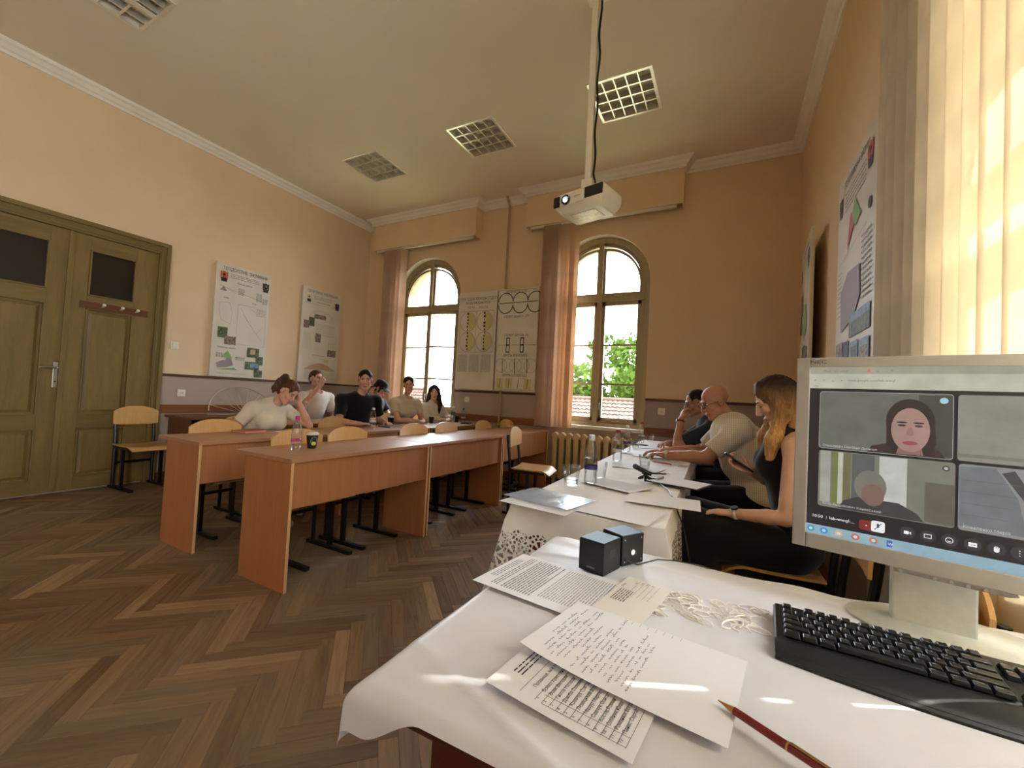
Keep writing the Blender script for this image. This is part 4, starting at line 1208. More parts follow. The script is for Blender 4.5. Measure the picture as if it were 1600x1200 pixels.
# form page, partly under the handwritten sheet
s4, lf4 = sheet('form_page', 'warm toned form page with ruled lines between the printed page and the handwritten sheet', (-0.245, 0.72), 80, 0.297, 0.10, PZ + 0.0022, lambda u, v: 0.0012, 'loose papers on the foreground table', M_PAPER2)
page_lines(s4, lf4, M_INK, [(0.165, 0.225, 0.012 + 0.0052 * k, 0.0018, True) for k in range(6)], 'print')
page_lines(s4, lf4, M_GREYINK, [(0.20, 0.285, 0.032 + 0.011 * k, 0.0006, False) for k in range(5)], 'ruled_line')
page_text(s4, lf4, M_INK, [(0.235, 0.012, 0.007, 'ПЛАН'), (0.265, 0.030, 0.005, 'Дата'), (0.268, 0.041, 0.005, 'Група'), (0.272, 0.052, 0.005, 'Підпис'), (0.276, 0.063, 0.005, 'Бал')])
# table of names, partly hidden under the handwritten sheet
s2, lf2 = sheet('name_list_page', 'printed table of names and marks sticking out below the handwritten sheet', (-0.292, 0.527), 83, 0.297, 0.21, PZ, lambda u, v: 0.0012 + 0.004 * (1 - u) * (1 - v) ** 2, 'loose papers on the foreground table')
page_lines(s2, lf2, M_INK, [(0.045, 0.28, 0.018 + 0.0066 * k, 0.0022, True) for k in range(3)] + [(0.015, 0.285, y, 0.0006, False) for y in [0.048, 0.072] + [0.072 + 0.0104 * k for k in range(1, 13)]], 'print')
m = MB()
for x in (0.015, 0.032, 0.105, 0.135, 0.165):
    for k in range(6): m.quad((x, -0.048 - 0.0248 * k, 0.0028), (x + 0.0007, -0.048 - 0.0248 * k, 0.0028), (x + 0.0007, -0.0728 - 0.0248 * k, 0.0028), (x, -0.0728 - 0.0248 * k, 0.0028))
o = m.build('table_rules', M_INK, s2, fix=False); o['kind'] = 'stuff'
names = ['Прізвище, ім’я та', 'Бойко Христина', 'Вовк Вікторія', 'Гнатів Наталія', 'Дзюба Соломія', 'Кравчук Стефанія', 'Левицький Ігор', 'Мазур Марта', 'Савчук Ольга', 'Костів Роман', 'Олійник Юлія', 'Романюк Богдан', 'Панас Сергій']
page_text(s2, lf2, M_INK, [(0.036, 0.066 + 0.0104 * k + (0.0 if k else -0.004), 0.0078, nm) for k, nm in enumerate(names)] + [(0.019, 0.066 + 0.0104 * k, 0.0068, str(k)) for k in range(1, 13)], 'lettering')
rr = random.Random(12); m = MB()
for k in range(1, 12):
    scribble(m, 0.112, 0.066 + 0.0104 * k, 2, 0.006, rr, lf2, 0.297, 0.21)
o = m.build('handwriting', M_BLUEINK, s2, smooth=True, fix=False); o['kind'] = 'stuff'
# handwritten sheet with its left edge curling up
s3, lf3 = sheet('handwritten_sheet', 'white sheet with slanting handwriting lying on top of the other papers', (-0.282, 0.615), 82.5, 0.21, 0.297, PZ + 0.0045, lambda u, v: 0.0012 + 0.014 * (1 - v) ** 4 * (1 - u) ** 1.2, 'loose papers on the foreground table', nu=16, nv=20)
rr = random.Random(5); m = MB()
for k in range(17):
    y = 0.022 + 0.0092 * k; x = 0.008 + (0.05 if k in (0, 6) else 0.0) + rr.uniform(0, 0.02); xe = rr.uniform(0.12, 0.195) if k not in (0, 6) else 0.13
    while x < xe:
        x += scribble(m, x, y, rr.randint(2, 6), 0.0062, rr, lf3, 0.21, 0.297) * 1.0 + rr.uniform(0.004, 0.011)
o = m.build('handwriting', M_BLUEINK, s3, smooth=True, fix=False); o['kind'] = 'stuff'
page_lines(s3, lf3, M_GREYINK, [(0.196, 0.208, 0.10 + 0.014 * k, 0.0005, False) for k in range(8)], 'margin_tick')

# ---- sheets and document sleeve on the long table
LZ = LTZ + 0.0085
def ltab(name, label, px, py, ang, w, h, grp='loose papers on the long table', z=LZ, paper=M_PAPER, lift=None, cat='paper'):
    p = at_z(px, py, z)
    return sheet(name, label, (p.x, p.y), ang, w, h, z, lift, grp, paper, 8, 8, cat)
edge_curl = lambda u, v: 0.001 + 0.0 * u
ltab('blank_sheet', 'blank white sheet at the near left corner of the lace cloth', 829, 768, -8, 0.297, 0.235)
ltab('blank_sheet', 'blank white sheet overhanging the near right corner of the lace cloth', 930, 779, -9, 0.297, 0.235, z=LZ + 0.002)
ltab('blank_sheet', 'blank white sheet sticking out over the right edge beside the microphone cable', 985, 768, 4, 0.297, 0.21, z=LZ + 0.0035)
s, l = ltab('printed_sheet', 'printed sheet lying under the small microphone', 945, 746, -22, 0.297, 0.21, z=LZ + 0.005)
page_lines(s, l, M_GREYINK, [(0.02, 0.27, 0.02 + 0.012 * k, 0.002, True) for k in range(14)], 'print')
ltab('blank_sheet', 'blank sheet near the second bottle on the lace cloth', 975, 723, -12, 0.297, 0.21, z=LZ)
ltab('blank_sheet', 'blank sheet under the forearms of the bald man', 985, 703, -6, 0.21, 0.297, z=LZ)
ltab('blank_sheet', 'blank sheet at the far end of the lace cloth', 1005, 695, 3, 0.21, 0.297, z=LZ)
s, l = ltab('lined_sheet', 'sheet with faint notes at the right table edge beside the red pen', 1040, 712, -80, 0.21, 0.26, z=LZ + 0.002)
page_lines(s, l, M_GREYINK, [(0.02, 0.18, 0.02 + 0.014 * k, 0.0016, True) for k in range(14)], 'print')
# clear plastic sleeve with a bluish sheen
def sleeve_mat():
    t = NT('clear_plastic_sleeve'); v = t.coord('Object'); b = t.b
    b.inputs['Base Color'].default_value = lin((190, 206, 228)); b.inputs['Roughness'].default_value = 0.22
    b.inputs['Specular IOR Level'].default_value = 0.35; b.inputs['Alpha'].default_value = 0.5
    n = t.noise(v, 22, 2, 0.5, 0.6); t.bump(n, 0.5, 0.004)
    return t.m
ltab('plastic_sleeve', 'shiny clear plastic document sleeve reflecting the window', 836, 762, -12, 0.31, 0.225, None, LZ + 0.006, sleeve_mat(), lambda u, v: 0.002 + 0.002 * math.sin(u * 9) * math.sin(v * 5 + u * 3), 'document sleeve')

# ================================================================== pens
def pen(name, label, p0, p1, z, r, barrel, tip, clip=None, cat='pen'):
    a, b = Vector((*p0, 0)), Vector((*p1, 0)); L = (b - a).length
    t = thing(name, label, cat, (p0[0], p0[1], z + r), math.atan2(b.y - a.y, b.x - a.x))
    m = MB(); m.tube([(0.022, 0, 0), (L * 0.55, 0, 0), (L - 0.004, 0, 0), (L, 0, 0)], [r * 0.95, r, r * 0.9, r * 0.6], 16); m.build('barrel', barrel, t, smooth=True)
    m = MB(); m.tube([(0, 0, 0), (0.004, 0, 0), (0.020, 0, 0), (0.024, 0, 0)], [0.0007, 0.0012, r * 0.85, r * 0.95], 16); m.build('tip', tip, t, smooth=True)
    if clip:
        m = MB(); m.box(L * 0.62, L * 0.97, -0.0016, 0.0016, r * 1.05, r * 1.05 + 0.0012); m.box(L * 0.95, L * 0.97, -0.0016, 0.0016, r * 0.7, r * 1.1); m.build('clip', clip, t)
        m = MB(); m.cyl((L * 0.60, 0, 0), (L * 0.615, 0, 0), r * 1.06, n=16); m.build('ring', clip, t, smooth=True)
    return t
M_GOLD = mat('brass_pen_tip', (196, 150, 92), 0.3, 1.0, var=0.0)
M_BURG = mat('burgundy_lacquer', (122, 18, 26), 0.25, var=0.0, coat=0.5)
a, b = at_z(1122, 1096, PZ + 0.010), at_z(1278, 1200, PZ + 0.010)
d = (b - a).normalized()
pen('ballpoint_pen', 'burgundy ballpoint pen with brass tip on the handwritten sheet', (a.x, a.y), (a.x + d.x * 0.142, a.y + d.y * 0.142), PZ + 0.0065, 0.0052, M_BURG, M_GOLD, M_GOLD)
def pen_px(name, label, p, q, L, z, barrel, r=0.0045, cat='pen'):
    a, b = at_z(*p, z), at_z(*q, z); d = (b - a); d.z = 0; d.normalize()
    return pen(name, label, (a.x, a.y), (a.x + d.x * L, a.y + d.y * L), z, r, barrel, M_BLACKP if cat == 'pen' else mat('pale_pencil_wood', (220, 180, 120), 0.6, var=0), None, cat)
pen_px('ballpoint_pen', 'thin red and black pen on the lace cloth behind the tumbler', (1018, 722), (1038, 725), 0.14, LZ + 0.004, mat('red_pen', (150, 40, 44), 0.35, var=0))
pen_px('pencil', 'dark blue pencil lying beside the small microphone', (1046, 742), (1013, 741), 0.17, LZ + 0.004, mat('navy_pencil', (34, 30, 62), 0.35, var=0), cat='pencil')

# ================================================================== bottles, tumblers, cups
M_PET = glassy('clear_bottle_plastic', (0.985, 0.99, 0.995), 0.05, 0.06)
M_WATER = glassy('water', (0.97, 0.98, 0.985), 0.0, 0.15)
M_TUMBLER = glassy('clear_tumbler_glass', (0.97, 0.98, 0.98), 0.02, 0.10)
CAPS = {'magenta': mat('magenta_cap', (190, 30, 110), 0.4, var=0), 'white': mat('white_cap', (205, 214, 226), 0.4, var=0), 'red': mat('red_cap', (170, 40, 60), 0.4, var=0), 'dark': mat('dark_cap', (40, 44, 52), 0.4, var=0)}
BLAB = {'pink': mat('pink_bottle_label', (186, 60, 122), 0.4, var=0.2, vscale=40), 'blue': mat('blue_bottle_label', (58, 52, 122), 0.4, var=0.2, vscale=40), 'green': mat('green_bottle_label', (40, 90, 78), 0.4, var=0.2, vscale=40), 'pale': mat('pale_bottle_label', (196, 202, 212), 0.4, var=0.1, vscale=40)}
def bottle(label, x, y, z, cap='white', lab='pale', fill=0.6, H=0.225, band=(0.068, 0.086)):
    t = thing('water_bottle', label, 'bottle', (x, y, z), random.uniform(0, 6), 'plastic water bottles')
    k = H / 0.225
    prof = [(0.018, 0.004), (0.026, 0.0), (0.031, 0.008), (0.032, 0.03), (0.030, 0.05), (0.032, 0.06), (0.032, 0.105), (0.0315, 0.125), (0.028, 0.15), (0.021, 0.175), (0.014, 0.193), (0.0125, 0.20), (0.0125, 0.207)]
    prof = [(r, h * k) for r, h in prof]
    m = MB(); m.lathe(prof, 24); m.build('bottle_body', M_PET, t, smooth=0.9)
    hw = fill * 0.19 * k
    inner = [(r - 0.0012, h + (0.001 if i < 2 else 0)) for i, (r, h) in enumerate(prof) if h < hw]
    inner.append((inner[-1][0] - 0.0002, hw))
    m = MB(); m.lathe(inner, 24); m.build('water', M_WATER, t, smooth=0.9)
    m = MB(); m.lathe([(0.0325, band[0] * k), (0.0327, band[0] * k + 0.002), (0.0327, band[1] * k), (0.0325, band[1] * k)], 24, capb=False, capt=False); m.build('bottle_label', BLAB[lab], t, smooth=True)
    m = MB(); m.lathe([(0.0145, 0.203 * k), (0.0152, 0.206 * k), (0.0152, 0.221 * k), (0.0135, 0.2235 * k)], 20); m.build('cap', CAPS[cap], t, smooth=0.8)
    m = MB(); m.lathe([(0.0148, 0.198 * k), (0.0148, 0.202 * k)], 20); m.build('cap_ring', CAPS[cap], t, smooth=0.8)
    return t
def tumbler(label, x, y, z, s=1.0, fill=0.0):
    t = thing('drinking_glass', label, 'glass', (x, y, z), random.uniform(0, 6), 'clear glass tumblers')
    n = 20; m = MB()
    outer = [(0.030, 0.0), (0.032, 0.004), (0.034, 0.03), (0.036, 0.052), (0.0395, 0.058), (0.041, 0.088)]
    inner = [(0.0395, 0.088), (0.0375, 0.058), (0.0335, 0.05), (0.030, 0.014)]
    m.lathe([(r * s, h * s) for r, h in outer + inner], n * 2, capt=False)
    # faceted lower half
    for j in range(1, 4):
        for k in range(n * 2):
            if k % 2:
                i = j * n * 2 + k; v = m.v[i]; m.v[i] = (v[0] * 0.955, v[1] * 0.955, v[2])
    m.build('glass_body', M_TUMBLER, t, smooth=0.5)
    if fill:
        m = MB(); m.lathe([(0.029 * s, 0.015 * s), (0.0325 * s, (0.015 + fill * 0.05) * s)], 24); m.build('water', M_WATER, t, smooth=0.5)
    return t
def on_z(px, py, z): p = at_z(px, py, z); return p.x, p.y
x, y = on_z(922, 758, LTZ + 0.006); bottle('large clear bottle with pale cap and blue label band nearest on the lace cloth', x, y, LZ + 0.004, 'white', 'blue', 0.62, 0.245)
x, y = on_z(964, 722, LTZ + 0.006); bottle('red capped water bottle second along the lace cloth', x, y, LZ + 0.003, 'red', 'pale', 0.78, 0.225)
x, y = on_z(979, 706, LTZ + 0.006); bottle('pale capped water bottle third along the lace cloth', x, y, LZ, 'white', 'blue', 0.8, 0.225)
x, y = on_z(1002, 692, LTZ + 0.006); bottle('red capped water bottle farthest along the lace cloth', x, y, LZ, 'red', 'pale', 0.4, 0.225)
x, y = on_z(892, 759, LTZ + 0.006); tumbler('faceted glass tumbler at the left near the large bottle', x, y, LZ + 0.002, 1.05, 0.3)
x, y = on_z(934, 750, LTZ + 0.006); tumbler('faceted glass tumbler half hidden behind the large bottle', x, y + 0.03, LZ + 0.003, 1.0)
x, y = on_z(1007, 733, LTZ + 0.006); tumbler('glass tumbler just behind the small microphone', x, y, LZ + 0.004, 0.95, 0.5)
x, y = on_z(993, 700, LTZ + 0.006); tumbler('glass tumbler between the third and the farthest bottle', x, y, LZ, 0.95, 0.3)
x, y = on_z(1016, 690, LTZ + 0.006); tumbler('glass tumbler at the far end beside the farthest bottle', x, y, LZ, 0.95, 0.3)
# phones
def flat_phone(name, label, x, y, z, ang, w=0.072, l=0.15):
    t = thing(name, label, 'phone', (x, y, z), math.radians(ang))
    m = MB(); m.box(-w / 2, w / 2, -l / 2, l / 2, 0, 0.008); m.build('case', M_BLACKP, t, bevel=0.003)
    m = MB(); m.box(-w / 2 + 0.004, w / 2 - 0.004, -l / 2 + 0.004, l / 2 - 0.004, 0.008, 0.0085); m.build('screen', mat('black_phone_glass', (10, 10, 12), 0.08, var=0), t)
    return t
x, y = on_z(1006, 692.5, LTZ); flat_phone('smartphone', 'black smartphone lying on the lace cloth before the bald man', x + 0.02, y - 0.35, LZ + 0.001, 80)
# small table microphone
x, y = on_z(1008, 753, LTZ + 0.006)
mic = thing('table_microphone', 'small black microphone on a stubby tripod on the lace cloth', 'microphone', (x, y, LZ + 0.007), math.radians(20))
for a in (20, 140, 260):
    a = math.radians(a); m = MB(); m.tube([(0, 0, 0.022), (0.025 * math.cos(a), 0.025 * math.sin(a), 0.010), (0.04 * math.cos(a), 0.04 * math.sin(a), 0.004)], [0.010, 0.008, 0.006], 8); m.build('tripod_leg', M_BLACKP, mic, smooth=True)
m = MB(); m.sphere((0, 0, 0.026), 0.012, 12, 8); m.build('ball_joint', M_BLACKP, mic, smooth=True)
m = MB(); m.tube([(0.03, -0.01, 0.034), (0, 0, 0.044), (-0.045, 0.015, 0.064)], [0.010, 0.013, 0.0135], 14); m.build('capsule_body', M_BLACKP, mic, smooth=True)
m = MB(); m.tube([(-0.045, 0.015, 0.064), (-0.055, 0.018, 0.069), (-0.062, 0.021, 0.072)], [0.0145, 0.0145, 0.008], 14); m.build('grille', mat('grey_grille', (88, 96, 108), 0.4, 0.5, var=0.2, vscale=200), mic, smooth=True)
cab = [at_z(1022, 745, LZ + 0.02), at_z(1032, 757, LZ + 0.006), at_z(1045, 766, LZ + 0.006), at_z(1050, 776, LZ + 0.003)]
e = at_z(1052, 779, LTZ - 0.02)
cab += [Vector((-0.15, 1.93, 0.66)), Vector((-0.10, 1.88, 0.45)), Vector((-0.02, 1.75, 0.2)), Vector((0.05, 1.6, 0.01)), Vector((0.2, 1.45, 0.008))]
m = MB(); m.tube(cab, 0.0028, 8)
tag(m.build('microphone_cable', M_BLACKP, smooth=True), 'thin black cable falling from the microphone over the table edge to the floor', 'cable')
# clipboard with a sheet pushed over the right edge
p = at_z(1062, 757, LZ + 0.008)
cb = thing('clipboard', 'black clipboard with a white sheet jutting over the right edge of the lace cloth', 'clipboard', (p.x + 0.02, p.y + 0.03, LZ + 0.010), math.radians(-16))
m = MB(); m.box(-0.16, 0.11, -0.115, 0.115, -0.003, 0.002); m.build('board', M_BLACKP, cb, bevel=0.001)
m = MB(); m.box(-0.15, 0.10, -0.105, 0.105, 0.002, 0.0035); m.build('sheet', M_PAPER, cb)
m = MB(); m.box(-0.155, -0.125, -0.04, 0.04, 0.0035, 0.010); m.build('clip', M_METAL, cb, bevel=0.002)

# ---- things on the school desks
p = row_pt(-2.19, 1.8)
x, y = on_z(462, 704, DH); bottle('full water bottle with magenta cap on the front row desk', x, y, DH, 'magenta', 'pink', 0.93, 0.225, (0.060, 0.075))
M_CUP = mat('dark_green_cup', (26, 34, 30), 0.5, var=0.05)
M_LID = mat('grey_cup_lid', (196, 196, 184), 0.4, var=0)
def paper_cup(label, x, y, z, lemon=False, s=1.0, lid=True, ang=None):
    t = thing('paper_cup', label, 'cup', (x, y, z), 0, 'dark paper coffee cups')
    m = MB(); m.lathe([(0.027 * s, 0), (0.029 * s, 0.004), (0.038 * s, 0.092 * s), (0.0392 * s, 0.095 * s), (0.037 * s, 0.095 * s), (0.034 * s, 0.06 * s), (0.0, 0.05 * s)], 24, capt=False); m.build('cup_body', M_CUP, t, smooth=0.8)
    if lid:
        m = MB(); m.lathe([(0.0398 * s, 0.090 * s), (0.0405 * s, 0.095 * s), (0.039 * s, 0.102 * s), (0.033 * s, 0.104 * s), (0.032 * s, 0.110 * s)], 24); m.build('lid', M_LID, t, smooth=0.6)
    if lemon:
        d = (CPOS - Vector((x, y, z))); a0 = math.atan2(d.y, d.x) + 0.35
        def patch(name, z0, rz, ra, mt, k, cz):
            mm = MB(); ring = []
            n = 20
            def P(u, v):
                hh = cz + v; r = (0.029 + (0.038 - 0.029) * (hh - 0.004) / 0.088) * s + 0.0004 * k; a = a0 + u / r
                return (r * math.cos(a), r * math.sin(a), hh * s)
            vs = [P(0, 0)] + [P(ra * math.cos(2 * PI * i / n), rz * math.sin(2 * PI * i / n)) for i in range(n)]
            mm.add(vs, [(0, 1 + i, 1 + (i + 1) % n) for i in range(n)]); mm.build(name, mt, t, fix=False)
        patch('logo_badge', 0, 0.030, 0.021, mat('cup_badge_grey', (150, 158, 158), 0.5, var=0.3, vscale=90), 1, 0.050)
        patch('logo_disc', 0, 0.022, 0.017, mat('cup_badge_dark', (40, 48, 52), 0.5, var=0.2, vscale=90), 2, 0.056)
        patch('lemon_print', 0, 0.012, 0.015, mat('lemon_yellow', (222, 206, 60), 0.5, var=0.15, vscale=80), 3, 0.034)
    else:
        d = (CPOS - Vector((x, y, z))); a0 = math.atan2(d.y, d.x)
        mm = MB(); mm.lathe([(0.0325, 0.035), (0.0345, 0.055)], 8, capb=False, capt=False)
    return t
x, y = on_z(487, 700, DH); paper_cup('dark paper cup with a lemon badge and grey lid beside the magenta capped bottle', x, y, DH, True)
def book(label, px, py, z, ang, w, l, h, c):
    x, y = on_z(px, py, z)
    t = thing('notebook', label, 'notebook', (x, y, z), math.radians(ang))
    cm = mat('cover_' + label.split()[0], c, 0.5, var=0.05)
    m = MB(); m.box(0, w, 0, l, 0, 0.002); m.build('back_cover', cm, t)
    m = MB(); m.box(0.003, w - 0.003, 0.004, l - 0.004, 0.002, h - 0.002); m.build('page_block', M_PAPER2 if h < 0.02 else mat('tinted_page_edge', (206, 142, 112), 0.7, var=0.05), t)
    m = MB(); m.box(0, w, 0, l, h - 0.002, h); m.build('front_cover', cm, t, bevel=0.0008)
    m = MB(); m.box(-0.002, 0.0, 0, l, 0, h); m.build('spine', cm, t)
    return t
x, y = on_z(381, 680, DH)
bk = book('reddish brown hardcover notebook on the near second row desk', 376, 678, DH, 8, 0.15, 0.21, 0.022, (150, 72, 40))
bk.location = (-3.70, 2.06, DH)
p = at_z(440, 672, DH)
t_, l_ = sheet('note_sheet', 'white sheet in front of the woman with the ponytail', (-3.62, 2.36), 90, 0.297, 0.21, DH + 0.0008, None, 'papers on the school desks', M_PAPER, 4, 4)
pen('ballpoint_pen', 'reddish pen lying on the sheet of the ponytail woman', (-3.46, 2.43), (-3.50, 2.56), DH + 0.0016, 0.0045, mat('coral_pen', (190, 90, 80), 0.4, var=0), M_BLACKP)
x, y = on_z(580, 669, DH); bottle('clear bottle with a pale cap before the man in black', x + 0.02, y, DH, 'white', 'pale', 0.5, 0.225)
x, y = on_z(610, 664, DH); paper_cup('dark paper cup with a lid right of the clear bottle before the man in black', x, y, DH, False)
bk2 = book('black notebook beside the cup before the man in black', 588, 667, DH, 84, 0.15, 0.2, 0.012, (34, 32, 34)); bk2.location = (-3.36, 3.56, DH)
t_, l_ = sheet('note_sheet', 'white sheet on the desk before the girl in the pale tee', (-3.70, 4.30), 88, 0.297, 0.21, DH + 0.0008, None, 'papers on the school desks', M_PAPER, 4, 4)
x, y = on_z(664, 661, DH); paper_cup('small dark cup between the girl in the pale tee and the long haired girl', -3.62, 4.62, DH, False, 0.9, False)
bottle('green labelled bottle before the long haired girl', -3.48, 4.93, DH, 'white', 'green', 0.9, 0.24, (0.11, 0.15))
paper_cup('dark cup near the back wall beside the long haired girl', -3.60, 5.19, DH, False, 0.95, False)
bottle('small clear bottle with dark cap at the far end of the second row', -3.50, 5.22, DH, 'dark', 'pale', 0.5, 0.215)
bottle('clear bottle on the back row desk before the man drinking', -4.42, 3.27, DH, 'white', 'pale', 0.3, 0.25)
flat_phone('tablet', 'dark tablet lying on the second row desk beside the long haired girl', -3.36, 5.10, DH, 20, 0.13, 0.19)
# three crumpled tissues before the drinking man
for k, (dx, dy) in enumerate(((0, 0), (0.03, 0.09))):
    m = MB(); m.sphere((0, 0, 0.02), (0.04, 0.03, 0.02), 14, 8)
    rr = random.Random(k); m.v = [(v[0] * rr.uniform(0.8, 1.2), v[1] * rr.uniform(0.8, 1.2), max(0, v[2] * rr.uniform(0.75, 1.2))) for v in m.v]
    tag(m.build('crumpled_tissue', M_PAPER, loc=(-4.40 + dx, 3.52 + dy, DH)), ('crumpled white tissue nearer the bottle on the back row desk', 'crumpled white tissue farther from the bottle on the back row desk')[k], 'tissue', 'crumpled tissues')
# fan-shaped wire rack leaning on the left wall
wf = thing('wire_fan_rack', 'pale fan shaped wire rack leaning against the wall on the side desk', 'wire rack', (-5.66, 3.30, 0.765))
M_WIRE = mat('pale_wire', (186, 168, 140), 0.4, 0.3, var=0)
def fan(a, r): return Vector((-0.20 * (r * math.sin(a)) / 0.45 , -r * math.cos(a), r * math.sin(a) * 0.82 + 0.005))
m = MB(); m.tube([fan(PI * k / 24, 0.43) for k in range(1, 24)], 0.006, 6); m.build('rim_wire', M_WIRE, wf, smooth=True)
for a in range(20, 170, 22):
    m = MB(); m.tube([fan(math.radians(a), 0.06), fan(math.radians(a), 0.43)], 0.004, 6); m.build('spoke', M_WIRE, wf, smooth=True)
m = MB(); m.tube([Vector((0.0, -0.45, 0.006)), Vector((0.0, 0.40, 0.006))], 0.005, 6); m.build('base_wire', M_WIRE, wf, smooth=True)
# ================================================================== wall posters and charts
M_PVC = mat('poster_white_board', (214, 206, 192), 0.45, var=0.02)
M_BOARDG = mat('grey_white_chart', (222, 214, 202), 0.5, var=0.03)
M_PINK = mat('poster_tan_fill', (196, 158, 132), 0.6, var=0.03)
M_GREEN = mat('poster_green_fill', (128, 168, 104), 0.6, var=0.05)
M_MAUVE = mat('poster_mauve_fill', (150, 132, 138), 0.6, var=0.05)
M_RED = mat('poster_red_fill', (178, 66, 46), 0.6, var=0.2, vscale=30)
M_YEL = mat('poster_yellow_fill', (206, 196, 140), 0.6, var=0.05)
M_ORG = mat('poster_instrument_orange', (176, 84, 44), 0.6, var=0.35, vscale=40)
M_DKB = mat('poster_instrument_black', (40, 36, 44), 0.6, var=0.3, vscale=40)
M_PH1 = mat('photo_dark_green', (70, 78, 54), 0.6, var=0.6, vscale=45)
M_PH2 = mat('photo_grey_brown', (110, 96, 84), 0.6, var=0.6, vscale=50)
M_SKYB = mat('photo_blue_sky', (120, 146, 172), 0.6, var=0.2, vscale=14)
def poster(name, label, loc, rot, w, h, th, mt=M_PVC, grp='printed survey posters', tilt=0.0):
    """local: x right, z up, front face at y=0 looking towards -y, bottom-left at the origin"""
    t = thing(name, label, 'poster', loc, rot, grp)
    m = MB(); m.box(0, w, 0, th, 0, h); bd = m.build('board', mt, t, bevel=0.001)
    t['_h'] = h; t['_w'] = w
    return t, bd
class Art:
    def __init__(s, t): s.t = t; s.k = 0; s.h = t['_h']; s.w = t['_w']; s.d = {}
    def y(s): return -0.0012 - 0.00025 * s.k
    def put(s, mt, vs, fs): s.d.setdefault(mt.name, (MB(), mt))[0].add(vs, fs)
    def poly(s, pts, mt):
        s.k += 1; y = s.y(); n = len(pts); s.put(mt, [(p[0], y, s.h - p[1]) for p in pts], [tuple(range(n))])
    def rect(s, x0, y0, x1, y1, mt): s.poly([(x0, y0), (x1, y0), (x1, y1), (x0, y1)], mt)
    def line(s, x0, y0, x1, y1, mt, w=0.0022):
        dx, dy = x1 - x0, y1 - y0; l = math.hypot(dx, dy) or 1; nx, ny = -dy / l * w / 2, dx / l * w / 2
        s.put(mt, [(x0 + nx, s.y(), s.h - y0 - ny), (x1 + nx, s.y(), s.h - y1 - ny), (x1 - nx, s.y(), s.h - y1 + ny), (x0 - nx, s.y(), s.h - y0 + ny)], [(0, 1, 2, 3)])
    def circle(s, cx, cy, rx, ry, mt, w=0.003, n=36, a0=0.0, a1=2 * PI):
        P = [(cx + rx * math.cos(a0 + (a1 - a0) * k / n), cy + ry * math.sin(a0 + (a1 - a0) * k / n)) for k in range(n + 1)]
        for a, b in zip(P, P[1:]): s.line(*a, *b, mt, w)
    def disc(s, cx, cy, rx, ry, mt, n=24): s.poly([(cx + rx * math.cos(2 * PI * k / n), cy + ry * math.sin(2 * PI * k / n)) for k in range(n)], mt)
    def text(s, x, y, size, txt, mt, sx=1.0, bold=0.0):
        vs, fs = text_mesh(txt, size, 'CENTER', bold); s.put(mt, [(x + p[0] * sx, s.y() - 0.0004, s.h - y + p[1]) for p in vs], fs)
    def lines(s, x0, y0, x1, n, step, mt, th=0.004, rr=random.Random(3)):
        for k in range(n):
            x = x0
            while x < x1:
                l = rr.uniform(0.012, 0.04); e = min(x + l, x1); s.line(x, y0 + k * step, e, y0 + k * step, mt, th); x = e + 0.006
    def done(s):
        for i, (nm, (mb, mt)) in enumerate(s.d.items()):
            mb.v = [tuple(v) for v in mb.v]
            o = mb.build('print', mt, s.t, fix=False); o['kind'] = 'stuff'
def instrument(a, x, y, s, mt, mt2):
    a.disc(x, y, 0.030 * s, 0.034 * s, mt); a.rect(x - 0.032 * s, y + 0.03 * s, x + 0.032 * s, y + 0.05 * s, mt2); a.rect(x - 0.036 * s, y - 0.03 * s, x - 0.022 * s, y + 0.035 * s, mt); a.rect(x + 0.022 * s, y - 0.03 * s, x + 0.036 * s, y + 0.035 * s, mt); a.disc(x, y, 0.013 * s, 0.013 * s, mt2 if mt is not M_DKB else M_GREYINK)
    a.poly([(x - 0.026 * s, y + 0.05 * s), (x + 0.026 * s, y + 0.05 * s), (x + 0.03 * s, y + 0.07 * s), (x - 0.03 * s, y + 0.07 * s)], mt2)
# left wall: local x runs along +Y, front looks towards +X  -> rotate +90 deg about z
t1, b1 = poster('survey_poster', 'white theodolite survey poster with an orange instrument at its top left', (XL + 0.032, 2.935, 1.25), PI / 2, 0.71, 1.475, 0.025)
a = Art(t1)
a.text(0.37, 0.085, 0.062, 'ТЕОДОЛІТНЕ  ЗНІМАННЯ', M_INK, 0.74, 0.0008)
a.lines(0.17, 0.125, 0.55, 3, 0.022, M_GREYINK, 0.006); instrument(a, 0.095, 0.15, 1.3, M_ORG, M_DKB); instrument(a, 0.645, 0.17, 1.25, M_DKB, M_DKB)
a.text(0.36, 0.235, 0.026, 'Польові роботи', M_INK)
a.poly([(0.05, 0.36), (0.10, 0.30), (0.14, 0.36)], M_MAUVE); a.line(0.05, 0.29, 0.25, 0.36, M_GREYINK); a.line(0.05, 0.30, 0.62, 0.40, M_GREYINK)
for x0, x1, y0, n in ((0.28, 0.36, 0.29, 7), (0.52, 0.60, 0.30, 9), (0.61, 0.68, 0.36, 6)): a.lines(x0, y0, x1, n, 0.013, M_GREYINK, 0.005)
a.text(0.14, 0.45, 0.022, 'Схема', M_INK); a.text(0.50, 0.46, 0.022, 'План', M_INK)
P = [(0.06, 0.52), (0.18, 0.50), (0.22, 0.62), (0.21, 0.78), (0.09, 0.74), (0.06, 0.62)]
for p, q in zip(P, P[1:] + P[:1]): a.line(*p, *q, M_GREYINK)
a.rect(0.29, 0.50, 0.30, 0.50, M_INK)
